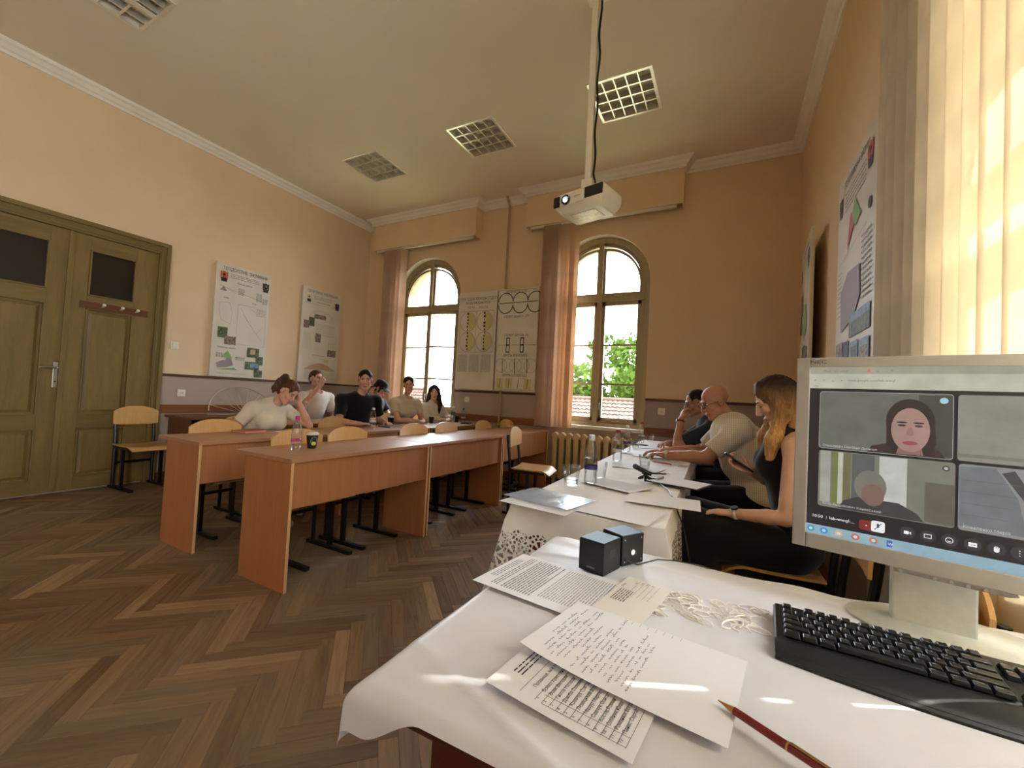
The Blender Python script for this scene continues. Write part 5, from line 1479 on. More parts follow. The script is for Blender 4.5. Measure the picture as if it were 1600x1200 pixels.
for p, q in (((0.29, 0.50), (0.67, 0.50)), ((0.29, 0.50), (0.29, 1.03)), ((0.67, 0.50), (0.67, 1.03)), ((0.29, 1.03), (0.67, 1.03)), ((0.33, 0.55), (0.46, 0.75)), ((0.46, 0.75), (0.63, 0.95)), ((0.46, 0.53), (0.60, 0.62)), ((0.36, 0.62), (0.55, 0.86)), ((0.55, 0.86), (0.64, 0.75))): a.line(*p, *q, M_GREYINK, 0.0022)
a.rect(0.53, 0.50, 0.67, 0.62, M_BOARDG); a.lines(0.535, 0.515, 0.665, 9, 0.012, M_GREYINK, 0.005)
a.rect(0.06, 0.83, 0.18, 0.97, M_PH1); a.rect(0.15, 0.94, 0.29, 1.05, M_PH2)
a.text(0.18, 1.10, 0.022, 'Камеральна обробка', M_INK)
a.poly([(0.13, 1.22), (0.20, 1.13), (0.26, 1.23)], M_GREEN); a.poly([(0.09, 1.36), (0.07, 1.30), (0.14, 1.26), (0.18, 1.26), (0.19, 1.22), (0.25, 1.24), (0.28, 1.32), (0.19, 1.35)], M_MAUVE); a.poly([(0.10, 1.38), (0.34, 1.38), (0.29, 1.35)], M_GREEN)
for k in range(3): a.lines(0.06 + k * 0.03, 1.17, 0.08 + k * 0.03, 5, 0.013, M_GREYINK, 0.006)
a.rect(0.45, 1.06, 0.61, 1.19, M_PH1); a.rect(0.49, 1.08, 0.56, 1.15, M_PINK); a.rect(0.57, 1.17, 0.67, 1.29, M_PH1); a.rect(0.43, 1.25, 0.62, 1.36, M_PH1); a.rect(0.50, 1.27, 0.61, 1.33, M_SKYB); a.rect(0.56, 1.36, 0.67, 1.46, M_PH1); a.lines(0.30, 1.21, 0.42, 3, 0.014, M_GREYINK, 0.006); a.lines(0.08, 1.43, 0.45, 1, 0.02, M_GREYINK, 0.004)
a.done()
t2, b2 = poster('survey_poster', 'white levelling survey poster with a tan hill profile nearer the corner', (XL + 0.032, 4.16, 1.25), PI / 2, 0.71, 1.48, 0.025)
a = Art(t2)
a.text(0.36, 0.075, 0.058, 'ГЕОМЕТРИЧНЕ  НІВЕЛЮВАННЯ', M_INK, 0.62, 0.0008); a.lines(0.20, 0.12, 0.52, 3, 0.022, M_GREYINK, 0.005)
instrument(a, 0.11, 0.15, 1.1, M_YEL, M_DKB); instrument(a, 0.635, 0.19, 1.1, M_DKB, M_DKB); a.text(0.37, 0.215, 0.024, 'Польові вимірювання', M_INK); a.line(0.05, 0.245, 0.68, 0.245, M_GREYINK)
a.circle(0.35, 0.48, 0.22, 0.14, M_PINK, 0.004, 24, PI, 2 * PI); a.rect(0.22, 0.40, 0.43, 0.47, M_PH2); a.rect(0.13, 0.46, 0.23, 0.60, M_PH1); a.rect(0.04, 0.52, 0.14, 0.64, M_PH2); a.lines(0.27, 0.55, 0.62, 7, 0.022, M_GREYINK, 0.003)
for k in range(6): a.line(0.06 + 0.02 * k, 0.70 + 0.005 * k, 0.05 + 0.03 * k, 0.98, M_GREYINK, 0.002)
a.rect(0.26, 0.70, 0.36, 0.84, M_PH2); a.line(0.38, 0.72, 0.66, 0.72, M_GREYINK)
for k in range(4): a.line(0.52 + 0.04 * k, 0.82, 0.52 + 0.04 * k, 0.92, M_GREYINK, 0.003)
a.rect(0.50, 0.94, 0.66, 1.05, M_PH2); a.text(0.33, 1.06, 0.022, 'Обробка результатів', M_INK); a.rect(0.44, 1.10, 0.53, 1.15, M_YEL)
a.poly([(0.08, 1.28)] + [(0.10 + 0.56 * k / 14, 1.275 - 0.10 * math.sin(PI * k / 14)) for k in range(15)] + [(0.67, 1.28)], M_PINK); a.line(0.06, 1.29, 0.67, 1.29, M_GREYINK); a.lines(0.10, 1.32, 0.66, 6, 0.022, M_GREYINK, 0.003)
a.done()
# back wall: two hand drawn charts side by side
cl, b3 = poster('drawing_chart', 'hand drawn chart with four yellow tinted lens circles beside the left window', (-3.80, YB - 0.066, 1.262), 0, 0.685, 1.50, 0.012, M_BOARDG, 'drawn charts on the back wall')
a = Art(cl)
a.text(0.345, 0.13, 0.062, 'СПОТВ. ПІДЗОНИ ПЕРЕНЕСЕНЬ І ПОДІЛІВ', M_INK, 0.50, 0.001); a.text(0.345, 0.19, 0.052, 'ПРИ МІШЛИФОВАНЬ Й РІЗКИ', M_INK, 0.58, 0.001); a.text(0.345, 0.255, 0.04, 'ВХІД РІЗЬ ........ ВИХІД РІЗЬ', M_GREYINK, 0.7)
a.rect(0.035, 0.30, 0.645, 0.93, M_BOARDG)
for x in (0.035, 0.335, 0.645): a.line(x, 0.30, x, 0.93, M_INK, 0.004)
for y in (0.30, 0.93): a.line(0.035, y, 0.645, y, M_INK, 0.004)
for cx in (0.185, 0.49):
    for cy in (0.46, 0.77):
        a.poly([(cx, cy - 0.14)] + [(cx + 0.135 * math.sin(PI * k / 14), cy - 0.14 * math.cos(PI * k / 14)) for k in range(15)], M_YEL); a.circle(cx, cy, 0.14, 0.15, M_INK, 0.004)
    rr = random.Random(int(cx * 100))
    for k in range(12): a.rect(cx - 0.02 + rr.uniform(-0.005, 0.02), 0.32 + k * 0.05, cx + 0.0 + rr.uniform(0, 0.02), 0.35 + k * 0.05, M_DKB)
for x0 in (0.04, 0.25, 0.46): a.lines(x0, 0.98, x0 + 0.17, 14, 0.019, M_GREYINK, 0.006)
a.done()
cr, b4 = poster('drawing_chart', 'hand drawn chart of tooth profiles with a fold at its side next to the blind', (-3.095, YB - 0.066, 1.262), 0, 0.66, 1.50, 0.012, M_BOARDG, 'drawn charts on the back wall')
a = Art(cr)
a.text(0.30, 0.065, 0.055, 'ТЕЛЕМЕТР Т-ТК', M_INK, 0.8, 0.001)
for k in range(3): a.circle(0.13 + 0.24 * k, 0.19, 0.12, 0.13, M_DKB, 0.013, 20, PI, 2 * PI); a.circle(0.13 + 0.24 * k, 0.23, 0.12, 0.13, M_DKB, 0.013, 20, 0, PI)
a.line(0.02, 0.21, 0.65, 0.20, M_DKB, 0.01); a.text(0.32, 0.43, 0.05, 'ЕЛЕМЕНТ ЗАОКРУГЛ. СІТК', M_INK, 0.62, 0.001)
a.text(0.33, 0.70, 0.05, 'ЕЛЕМЕНТ ЗБОЧЕНЬ   Ш-', M_INK, 0.65, 0.001); a.line(0.02, 0.83, 0.65, 0.83, M_INK, 0.004); a.rect(0.02, 0.70, 0.022, 0.95, M_INK)
for x in (0.17, 0.40): a.rect(x, 0.72, x + 0.06, 0.94, M_DKB); a.rect(x + 0.012, 0.735, x + 0.048, 0.82, M_BOARDG); a.rect(x + 0.012, 0.84, x + 0.048, 0.925, M_BOARDG)
a.text(0.33, 1.0, 0.05, 'ВЕРТЕЛЬ МЕРЕЖЕВИЙ К', M_INK, 0.65, 0.001)
for k in range(5): a.circle(0.10 + 0.12 * k, 1.13, 0.10, 0.10, M_GREYINK, 0.003)
for k in range(3): a.line(0.12 + 0.2 * k, 1.03, 0.13 + 0.2 * k, 1.24, M_DKB, 0.009)
a.text(0.33, 1.29, 0.05, 'ВЕРТЕЛЬ АВТОНОМ. К.К.З', M_INK, 0.62, 0.001)
for k in range(4): a.rect(0.04 + 0.15 * k, 1.32, 0.15 + 0.15 * k, 1.47, M_YEL if k != 2 else M_BOARDG); a.line(0.10 + 0.15 * k, 1.33, 0.09 + 0.15 * k, 1.46, M_DKB, 0.010)
for p, q in (((0.01, 0.02), (0.65, 0.02)), ((0.01, 0.02), (0.01, 1.48)), ((0.01, 1.48), (0.65, 1.48))): a.line(*p, *q, M_INK, 0.003)
a.done()
# right wall: front looks towards -X -> local x runs along -Y
t3, b5 = poster('survey_poster', 'large poster with red and green triangles on the right wall by the blind', (XR - 0.045, 3.36, 1.22), -PI / 2, 0.81, 1.45, 0.035)
a = Art(t3)
a.text(0.42, 0.10, 0.055, 'ТОПОГРАФІЧНА ЗЙОМКА', M_INK, 0.75, 0.0008); a.lines(0.18, 0.15, 0.62, 5, 0.026, M_GREYINK, 0.006); instrument(a, 0.08, 0.17, 1.2, M_DKB, M_DKB); instrument(a, 0.70, 0.14, 1.3, M_RED, M_DKB)
a.poly([(0.26, 0.52), (0.33, 0.31), (0.42, 0.40)], M_RED); a.poly([(0.36, 0.35), (0.42, 0.27), (0.55, 0.40), (0.44, 0.44)], M_GREEN); a.line(0.10, 0.56, 0.66, 0.50, M_GREYINK); a.disc(0.71, 0.42, 0.03, 0.03, M_DKB)
a.poly([(0.16, 1.0), (0.14, 0.75), (0.30, 0.66), (0.55, 0.68), (0.57, 0.85), (0.45, 0.95)], M_MAUVE); a.lines(0.58, 0.55, 0.76, 12, 0.03, M_GREYINK, 0.008); a.lines(0.06, 0.62, 0.16, 10, 0.03, M_GREYINK, 0.004)
a.rect(0.36, 0.93, 0.76, 1.06, M_PH1); a.rect(0.36, 0.93, 0.76, 0.975, M_SKYB); a.rect(0.05, 1.06, 0.22, 1.25, M_PH2); a.rect(0.24, 1.07, 0.36, 1.22, M_DKB); a.rect(0.38, 1.09, 0.56, 1.25, M_SKYB); a.rect(0.42, 1.12, 0.54, 1.23, M_PH1); a.rect(0.58, 1.10, 0.76, 1.22, M_SKYB); a.rect(0.60, 1.14, 0.74, 1.22, M_PH2)
a.rect(0.06, 1.30, 0.70, 1.43, M_SKYB); a.rect(0.42, 1.30, 0.70, 1.43, M_PH2)
a.done()
t4, b6 = poster('survey_poster', 'narrow looking poster with a dark gap behind it nearer the right corner', (XR - 0.055, 4.83, 1.22), -PI / 2, 0.81, 1.45, 0.025)
t4.rotation_euler = (0, 0, -PI / 2 - 0.055)
a = Art(t4)
a.text(0.42, 0.09, 0.055, 'НІВЕЛЮВАННЯ ПОВЕРХНІ', M_INK, 0.7, 0.0008); a.lines(0.2, 0.14, 0.6, 4, 0.026, M_GREYINK, 0.006); instrument(a, 0.09, 0.2, 1.2, M_DKB, M_DKB); instrument(a, 0.68, 0.18, 1.6, M_DKB, M_PH1)
a.rect(0.08, 0.42, 0.26, 0.62, M_PH2); a.rect(0.05, 0.60, 0.18, 0.78, M_DKB); a.poly([(0.34, 0.85), (0.40, 0.55), (0.60, 0.58), (0.66, 0.80)], M_GREEN); a.rect(0.30, 0.92, 0.55, 1.06, M_PH1); a.rect(0.52, 0.95, 0.72, 1.12, M_PH2); a.lines(0.08, 1.15, 0.7, 4, 0.024, M_GREYINK, 0.005); a.rect(0.06, 1.28, 0.74, 1.43, M_PINK)
a.done()
# ================================================================== monitor
M_SILVER = mat('silver_grey_plastic', (150, 143, 135), 0.42, var=0.03, vscale=30)
M_SILVER2 = mat('pale_stand_plastic', (186, 184, 172), 0.45, var=0.03, vscale=60, bump=0.05, bscale=300)
def screen_mat(name, c, e=0.55):
    if name in MATS: return MATS[name]
    t = NT(name); v = t.coord('Object')
    n = t.noise(v, 30, 3)
    col = t.ramp(n, [(0.3, lin(shade(c, 0.94))), (0.7, lin(shade(c, 1.05)))])
    t.b.inputs['Base Color'].default_value = (0.01, 0.01, 0.012, 1); t.b.inputs['Roughness'].default_value = 0.35
    t.link(col, t.b.inputs['Emission Color']); t.b.inputs['Emission Strength'].default_value = e
    MATS[name] = t.m; return t.m
mo = thing('computer_monitor', 'silver framed monitor on a white stand showing a video call grid', 'monitor', (0.36, 1.115, CZ))
MA = math.radians(-15)
MW, MZ0, MZ1 = 0.425, 0.896, 1.292
hd = MB(); z0, z1 = MZ0, MZ1
BL, BT, BB = 0.0235, 0.020, 0.030
for a in ((0, BL, 0, 0.045, z0, z1), (MW - BL, MW, 0, 0.045, z0, z1), (BL, MW - BL, 0, 0.045, z1 - BT, z1), (BL, MW - BL, 0, 0.045, z0, z0 + BB)):
    hd.box(*a)
hd.box(0.004, MW - 0.004, 0.02, 0.055, z0 + 0.004, z1 - 0.004)
hd.box(0.08, MW - 0.08, 0.055, 0.09, z0 + 0.05, z1 - 0.05)
LOC = Vector((0.129, 1.081, 0)) - Vector((0.36, 1.115, CZ))
def mpart(mb, name, mt, parent=None, **kw):
    o = mb.build(name, mt, parent or mo, **kw)
    if parent is None: o.location = LOC; o.rotation_euler = (0, 0, MA)
    return o
hs = mpart(hd, 'bezel', M_SILVER, bevel=0.002)
vs, fs = text_mesh('NEC', 0.0115, 'LEFT', 0.0004)
m = MB(); m.add([(0.0235 + p[0] * 1.25, -0.0006, 1.2795 + p[1] * 0.85) for p in vs], fs); m.build('lettering', mat('dark_grey_print', (60, 56, 52), 0.5, var=0), hs, fix=False)
m = MB(); m.box(0.16, 0.30, -0.004, 0.02, 0.8895, 0.8965); m.prism([(0.30, 0.8895), (0.312, 0.893), (0.30, 0.8965)], 'Y', -0.004, 0.02); m.build('button_strip', mat('brown_grey_plastic', (120, 112, 104), 0.4, var=0.1, vscale=80), hs)
for x in (0.17, 0.215, 0.235, 0.255, 0.275):
    m = MB(); m.cyl((x, -0.0045, 0.893), (x, -0.006, 0.893), 0.0028 if x != 0.19 else 0.004, n=10); m.build('button', M_SILVER, hs)
sc_ = MB(); sx0, sx1, sz0, sz1 = BL, MW - BL, z0 + BB, z1 - BT
sc_.box(sx0, sx1, 0.006, 0.012, sz0, sz1); scr = mpart(sc_, 'screen', screen_mat('screen_dark', (28, 27, 28), 0.5))
lay = [0.0055]
def rrect(x0, x1, za, zb, r, n=5):
    pts = []
    for cx, cz, a0 in ((x1 - r, zb - r, 0), (x0 + r, zb - r, PI / 2), (x0 + r, za + r, PI), (x1 - r, za + r, 1.5 * PI)):
        pts += [(cx + r * math.cos(a0 + PI / 2 * k / n), cz + r * math.sin(a0 + PI / 2 * k / n)) for k in range(n + 1)]
    return pts
def spoly(name, pts, mt, d=0.0002):
    """flat shape on the screen surface, each layer a hair in front of the last"""
    lay[0] -= 0.00003
    m = MB(); n = len(pts); m.add([(p[0], lay[0], p[1]) for p in pts], [tuple(range(n))])
    o = m.build(name, mt, scr, fix=False); return o
def srect(name, x0, x1, za, zb, mt, r=0.0): return spoly(name, rrect(x0, x1, za, zb, r) if r else [(x0, za), (x1, za), (x1, zb), (x0, zb)], mt)
def sell(name, cx, cz, rx, rz, mt, n=28, a0=0.0, a1=2 * PI): return spoly(name, [(cx + rx * math.cos(a0 + (a1 - a0) * k / n), cz + rz * math.sin(a0 + (a1 - a0) * k / n)) for k in range(n)], mt)
def stext(txt, x, z, size, mt, name='lettering', sx=1.0):
    lay[0] -= 0.00003
    vs, fs = text_mesh(txt, size); m = MB(); m.add([(x + p[0] * sx, lay[0], z + p[1]) for p in vs], fs)
    o = m.build(name, mt, scr, fix=False); return o
S = lambda n, c, e=0.55: screen_mat('screen_' + n, c, e)
srect('tab_bar', sx0, sx1, 1.258, sz1, S('tabs', (142, 140, 124)))
srect('address_bar', sx0, sx1, 1.228, 1.258, S('address', (166, 165, 150)))
stext('meet.google.com/leb-wwqf', 0.086, 1.243, 0.0065, S('txt', (96, 96, 92)))
stext('Meet - leb-wwqf', 0.046, 1.262, 0.006, S('txt', (96, 96, 92)))
for x, t_ in ((0.030, '<'), (0.045, '>'), (0.060, 'o'), (0.075, '•')): stext(t_, x, 1.242, 0.008, S('txt', (96, 96, 92)))
stext('fav', 0.032, 1.231, 0.006, S('txt', (96, 96, 92))); sell('tab_icon', 0.118, 1.2645, 0.003, 0.003, S('red', (190, 90, 80))); stext('x', 0.130, 1.262, 0.006, S('txt', (96, 96, 92))); stext('+', 0.150, 1.262, 0.008, S('txt', (96, 96, 92)))
# four video tiles
tiles = {'a': (0.042, 0.234, 1.105, 1.221), 'b': (0.042, 0.238, 0.985, 1.100), 'c': (0.240, 0.394, 1.105, 1.221), 'd': (0.242, 0.394, 0.985, 1.100)}
srect('tile_border', 0.0412, 0.2348, 1.1042, 1.2218, S('border', (150, 152, 150)), 0.0055)
srect('video_tile', *tiles['a'], S('tile_a', (96, 98, 90), 0.5), 0.005)
srect('video_tile', *tiles['b'], S('tile_b', (112, 113, 102), 0.5), 0.005)
srect('video_tile', *tiles['c'], S('tile_c', (128, 128, 118), 0.5), 0.005)
srect('video_tile', *tiles['d'], S('tile_d', (128, 130, 128), 0.5), 0.005)
# tile a: a person with dark hair facing the lens
srect('wall_shade', 0.19, 0.2335, 1.108, 1.219, S('a_wall', (68, 66, 60), 0.5))
spoly('shoulders', [(0.118, 1.1055), (0.125, 1.118), (0.150, 1.126), (0.215, 1.122), (0.226, 1.1055)], S('a_cloth', (58, 40, 40), 0.5))
sell('hair', 0.1785, 1.168, 0.0335, 0.043, S('hair', (44, 36, 34), 0.5))
spoly('long_hair', [(0.146, 1.165), (0.146, 1.125), (0.155, 1.108), (0.205, 1.107), (0.214, 1.13), (0.2115, 1.165)], S('hair', (44, 36, 34), 0.5))
spoly('neck', [(0.166, 1.13), (0.193, 1.13), (0.197, 1.107), (0.160, 1.107)], S('skin_dark', (128, 98, 90), 0.5))
sell('face', 0.179, 1.153, 0.0265, 0.041, S('skin', (152, 122, 112), 0.5))
for sx in (-1, 1):
    sell('brow', 0.179 + sx * 0.0115, 1.1665, 0.0075, 0.0016, S('hair', (44, 36, 34), 0.5)); sell('eye', 0.179 + sx * 0.0115, 1.161, 0.0055, 0.0022, S('eye', (70, 54, 52), 0.5))
spoly('nose_shade', [(0.176, 1.158), (0.1735, 1.144), (0.179, 1.1415), (0.1845, 1.144), (0.1815, 1.158)], S('skin_mid', (138, 106, 98), 0.5))
sell('mouth', 0.179, 1.1285, 0.0105, 0.0038, S('lips', (140, 72, 72), 0.5))
stext('Олександра Сергіївна Дрончук', 0.048, 1.1085, 0.0062, S('nametag', (176, 176, 172)), sx=0.9)
sell('menu_dot', 0.2225, 1.2095, 0.0055, 0.0055, S('menu', (150, 186, 200)))
# tile b: an older person with bowed head before curtains
for x0, x1, c in ((0.045, 0.062, (150, 150, 140)), (0.064, 0.074, (108, 112, 70)), (0.074, 0.082, (176, 176, 160)), (0.082, 0.094, (104, 100, 72)), (0.096, 0.130, (84, 86, 84)), (0.137, 0.176, (176, 178, 172))):
    srect('curtain_stripe', x0, x1, 0.995, 1.0985, S('b%d' % int(x0 * 1000), c, 0.5))
srect('door_shape', 0.200, 0.2375, 0.988, 1.06, S('b_door', (92, 88, 76), 0.5))
spoly('jacket', [(0.074, 0.9865), (0.085, 1.004), (0.105, 1.014), (0.165, 1.014), (0.19, 1.0), (0.20, 0.9865)], S('jacket', (58, 56, 56), 0.5))
sell('bowed_head', 0.124, 1.038, 0.024, 0.031, S('grey_hair', (112, 108, 100), 0.5)); sell('face', 0.128, 1.022, 0.017, 0.021, S('skin_dim', (118, 92, 82), 0.5))
stext('Єгор Андрійович Каневський', 0.050, 0.990, 0.0065, S('nametag', (176, 176, 172)), sx=0.98)
sell('mute_dot', 0.2265, 1.0885, 0.005, 0.005, S('mute', (60, 62, 60))); sell('mute_icon', 0.2265, 1.0885, 0.0025, 0.0025, S('nametag', (176, 176, 172)))
# tile c and d
srect('ceiling_shape', 0.241, 0.393, 1.112, 1.118, S('c_line', (112, 112, 104), 0.5))
spoly('desk_shape', [(0.243, 0.992), (0.243, 1.095), (0.285, 1.098), (0.31, 1.05), (0.32, 0.99)], S('d_desk', (104, 108, 110), 0.5))
spoly('rail_shape', [(0.292, 1.09), (0.306, 1.096), (0.352, 1.005), (0.345, 0.998)], S('d_rail', (62, 62, 62), 0.5))
for k in range(4): srect('panel_line', 0.246, 0.300 + 0.004 * k, 1.012 + 0.02 * k, 1.0128 + 0.02 * k, S('d_line', (84, 88, 92), 0.5))
stext('Коваленко Марія', 0.248, 0.990, 0.0065, S('nametag', (176, 176, 172)))
# call bar and task bar
stext('10:50', 0.033, 0.9605, 0.0085, S('white', (220, 220, 220))); stext('|', 0.0565, 0.961, 0.008, S('nametag', (176, 176, 172))); stext('leb-wwqf-...', 0.062, 0.961, 0.0085, S('white', (220, 220, 220)))
srect('red_button', 0.109, 0.132, 0.953, 0.972, S('darkred', (112, 34, 30)), 0.004)
stext('^', 0.118, 0.958, 0.008, S('white', (220, 220, 220)))
srect('mute_button', 0.127, 0.147, 0.953, 0.974, S('white2', (206, 206, 208), 0.6), 0.004)
m_ = [(0.137, 0.9655)]
spoly('mic_icon', rrect(0.1352, 0.1388, 0.961, 0.9695, 0.0017), S('dark_icon', (70, 70, 74))); spoly('mic_slash', [(0.1315, 0.9575), (0.1325, 0.9567), (0.1428, 0.970), (0.1418, 0.9708)], S('dark_icon', (70, 70, 74)))
for k, x in enumerate((0.178, 0.205, 0.232, 0.260, 0.287, 0.312)):
    sell('round_button', x, 0.963, 0.0105, 0.0105, S('btn', (46, 46, 48)))
    if k == 0: spoly('camera_icon', rrect(x - 0.0045, x + 0.002, 0.960, 0.966, 0.001), S('white', (220, 220, 220))); spoly('camera_icon_eye', [(x + 0.0025, 0.963), (x + 0.005, 0.966), (x + 0.005, 0.960)], S('white', (220, 220, 220)))
    elif k == 1: srect('present_icon', x - 0.005, x + 0.005, 0.9595, 0.967, S('white', (220, 220, 220))); srect('present_icon_in', x - 0.004, x + 0.004, 0.9605, 0.966, S('btn', (46, 46, 48)))
    elif k == 2: sell('smile_icon', x, 0.963, 0.005, 0.005, S('white', (220, 220, 220))); sell('smile_icon_in', x, 0.963, 0.0041, 0.0041, S('btn', (46, 46, 48))); sell('smile_mouth', x, 0.9625, 0.0024, 0.0024, S('white', (220, 220, 220)), 10, PI, 2 * PI)
    elif k == 3: srect('caption_icon', x - 0.005, x + 0.005, 0.9595, 0.9665, S('white', (220, 220, 220))); srect('caption_line', x - 0.0035, x + 0.0035, 0.962, 0.963, S('btn', (46, 46, 48)))
    elif k == 4:
        sell('hand_icon', x, 0.961, 0.0032, 0.0036, S('white', (220, 220, 220)))
        for q in range(4): srect('hand_finger', x - 0.0031 + q * 0.0017, x - 0.0019 + q * 0.0017, 0.962, 0.968 - abs(q - 1.4) * 0.001, S('white', (220, 220, 220)))
    else:
        for q in range(3): sell('more_dot', x, 0.959 + q * 0.004, 0.0008, 0.0008, S('white', (220, 220, 220)), 8)
srect('task_bar', sx0, sx1, sz0, 0.9455, S('taskbar', (128, 156, 168), 0.55))
for x, c in ((0.032, (70, 130, 150)), (0.054, (70, 130, 190)), (0.078, (200, 150, 110)), (0.104, (190, 90, 70)), (0.131, (170, 110, 80))):
    sell('app_icon', x, 0.936, 0.0065, 0.0062, S('app%d' % int(x * 1000), c)); sell('app_icon_core', x, 0.936, 0.003, 0.003, S('appcore', (150, 200, 215)))
srect('word_icon', 0.150, 0.158, 0.930, 0.942, S('word', (60, 84, 150))); stext('W', 0.1515, 0.933, 0.007, S('white', (220, 220, 220)))
# stand
m = MB(); m.box(-0.057, 0.062, -0.012, 0.028, 0.006, 0.28)
o = m.build('stand_column', M_SILVER2, mo, bevel=0.004); o.rotation_euler = (0, 0, math.radians(-9))
m = MB(); m.lathe([(0.155, 0), (0.16, 0.003), (0.158, 0.008), (0.145, 0.012), (0.05, 0.014)], 48); m.v = [(x * 1.0, y * 0.62, z) for x, y, z in m.v]
o = m.build('stand_base', M_SILVER2, mo, smooth=0.8); o.location = (0.03, -0.005, -0.004); o.rotation_euler = (0, 0, math.radians(-9))

# ================================================================== keyboard
M_KB = mat('black_keyboard_case', (17, 17, 18), 0.45, var=0.05, vscale=60, bump=0.05, bscale=400)
M_KEY = mat('black_keycap', (20, 20, 22), 0.32, var=0.05, vscale=40)
M_LEG = mat('pale_key_legend', (176, 176, 170), 0.5, var=0)
kb = thing('computer_keyboard', 'black computer keyboard with a wide palm rest on the satin cloth', 'keyboard', (0.092, 1.005, CZ + 0.002), math.radians(-3.5))
KW, KD = 0.462, 0.168
def kz(y): return 0.012 + (y + KD) / KD * 0.014      # deck height: rear higher
m = MB()
N = 30
def deck(u, v):
    x = u * KW; y = -KD + v * KD
    return (x, y, kz(y))
top = [(0.0, 0.0), (KW, 0.0)]
outline = [(0.004, 0.0), (KW - 0.004, 0.0), (KW, -0.006), (KW, -KD + 0.02)]
nb = 26
front = [(KW - KW * k / nb, -KD + 0.012 - 0.034 * math.sin(PI * (0.08 + 0.84 * (1 - k / nb))) ** 0.7) for k in range(nb + 1)]
outline += front + [(0.0, -KD + 0.02), (0.0, -0.006)]
def hz(y): return kz(y) if y > -0.125 else kz(-0.125) - (-0.125 - y) * 0.16
n = len(outline); vs = [(x, y, 0.0) for x, y in outline] + [(x, y, hz(y) - 0.003) for x, y in outline]
ins = [(min(max(x, 0.003), KW - 0.003), y + (0.004 if y < -0.1 else (-0.003 if y > -0.01 else 0)), hz(y)) for x, y in outline]
vs += ins
m.add(vs, [tuple(range(n - 1, -1, -1)), tuple(2 * n + i for i in range(n))] + [(r * n + i, r * n + (i + 1) % n, (r + 1) * n + (i + 1) % n, (r + 1) * n + i) for r in (0, 1) for i in range(n)])
case = m.build('keyboard_case', M_KB, kb, smooth=0.5)
m = MB()
def rest(u, v):
    k = min(nb, int(u * nb)); xf = u * KW
    yb = -0.128; yf = -KD + 0.012 - 0.034 * math.sin(PI * (0.08 + 0.84 * u)) ** 0.7
    y = yb + (yf - yb) * v
    return (xf, y, hz(y) + 0.0025 * math.sin(PI * v) + 0.0005 - 0.008 * max(0, (v - 0.8) / 0.2) ** 2)
m.grid(rest, nb, 10); m.build('palm_rest', M_KB, kb, smooth='all')
def keycap(w, d=0.0165, h=0.0075):
    m = MB(); a, b = w / 2, d / 2; q = 0.0022
    m.add([(-a, -b, 0), (a, -b, 0), (a, b, 0), (-a, b, 0), (-a + q, -b + q * 0.8, h), (a - q, -b + q * 0.8, h), (a - q, b - q * 1.4, h), (-a + q, b - q * 1.4, h)],
          [(3, 2, 1, 0), (4, 5, 6, 7), (0, 1, 5, 4), (1, 2, 6, 5), (2, 3, 7, 6), (3, 0, 4, 7)])
    return m.mesh('key', M_KEY, bevel=0.0008, seg=1)
CAPC = {}
U = 0.0186
def put_key(x, row_y, units, legend=None, dd=1.0):
    w = units * U - 0.0016
    key_ = (round(w, 4), dd)
    if key_ not in CAPC: CAPC[key_] = keycap(w, 0.0168 * dd)
    o = place('key', CAPC[key_], kb, (x + units * U / 2, row_y, kz(row_y) - 0.0005), (math.atan(0.014 / KD), 0, 0))
    if legend:
        vs, fs = text_mesh(legend, 0.0048)
        mm = MB(); mm.add([(-w / 2 + 0.0036 + p[0], 0.0012 + p[1], 0.0077) for p in vs], fs)
        mm.build('legend', M_LEG, o, fix=False)
X0 = 0.013
RY = [-0.012, -0.033, -0.0515, -0.070, -0.0885, -0.107]
# function row
x = X0
for g_ in (['Esc'], None, ['F1', 'F2', 'F3', 'F4'], None, ['F5', 'F6', 'F7', 'F8'], None, ['F9', 'F10', 'F11', 'F12']):
    if g_ is None: x += U * (0.85 if x < 0.05 else 0.45); continue
    for k in g_: put_key(x, RY[0], 1.0, k); x += U
main = [[('~', 1)] + [(c_, 1) for c_ in '1234567890-='] + [('Back', 2)],
        [('Tab', 1.5)] + [(c_, 1) for c_ in 'QWERTYUIOP[]'] + [('\\', 1.5)],
        [('Caps', 1.75)] + [(c_, 1) for c_ in 'ASDFGHJKL;'] + [("'", 1), ('Enter', 2.25)],
        [('Shift', 2.25)] + [(c_, 1) for c_ in 'ZXCVBNM,./'] + [('Shift', 2.75)],
        [('Ctrl', 1.4), ('Win', 1.3), ('Alt', 1.3), (None, 6.0), ('Alt', 1.3), ('Win', 1.2), ('Menu', 1.2), ('Ctrl', 1.3)]]
cyr = dict(zip("QWERTYUIOP[]ASDFGHJKL;'ZXCVBNM,.", 'ЙЦУКЕНГШЩЗХЇФІВАПРОЛДЖЄЯЧСМИТЬБЮ'))
for r, row in enumerate(main):
    x = X0
    for lg, u in row:
        put_key(x, RY[r + 1], u, (lg + ' ' + cyr[lg]) if lg in cyr else lg); x += u * U
for r in range(2):
    for c_ in range(3): put_key(X0 + 15.3 * U + c_ * U, RY[1 + r], 1.0, (('Ins', 'Hm', 'PU'), ('Del', 'End', 'PD'))[r][c_])
put_key(X0 + 16.3 * U, RY[4], 1.0, '^')
for c_ in range(3): put_key(X0 + 15.3 * U + c_ * U, RY[5], 1.0, '<v>'[c_])
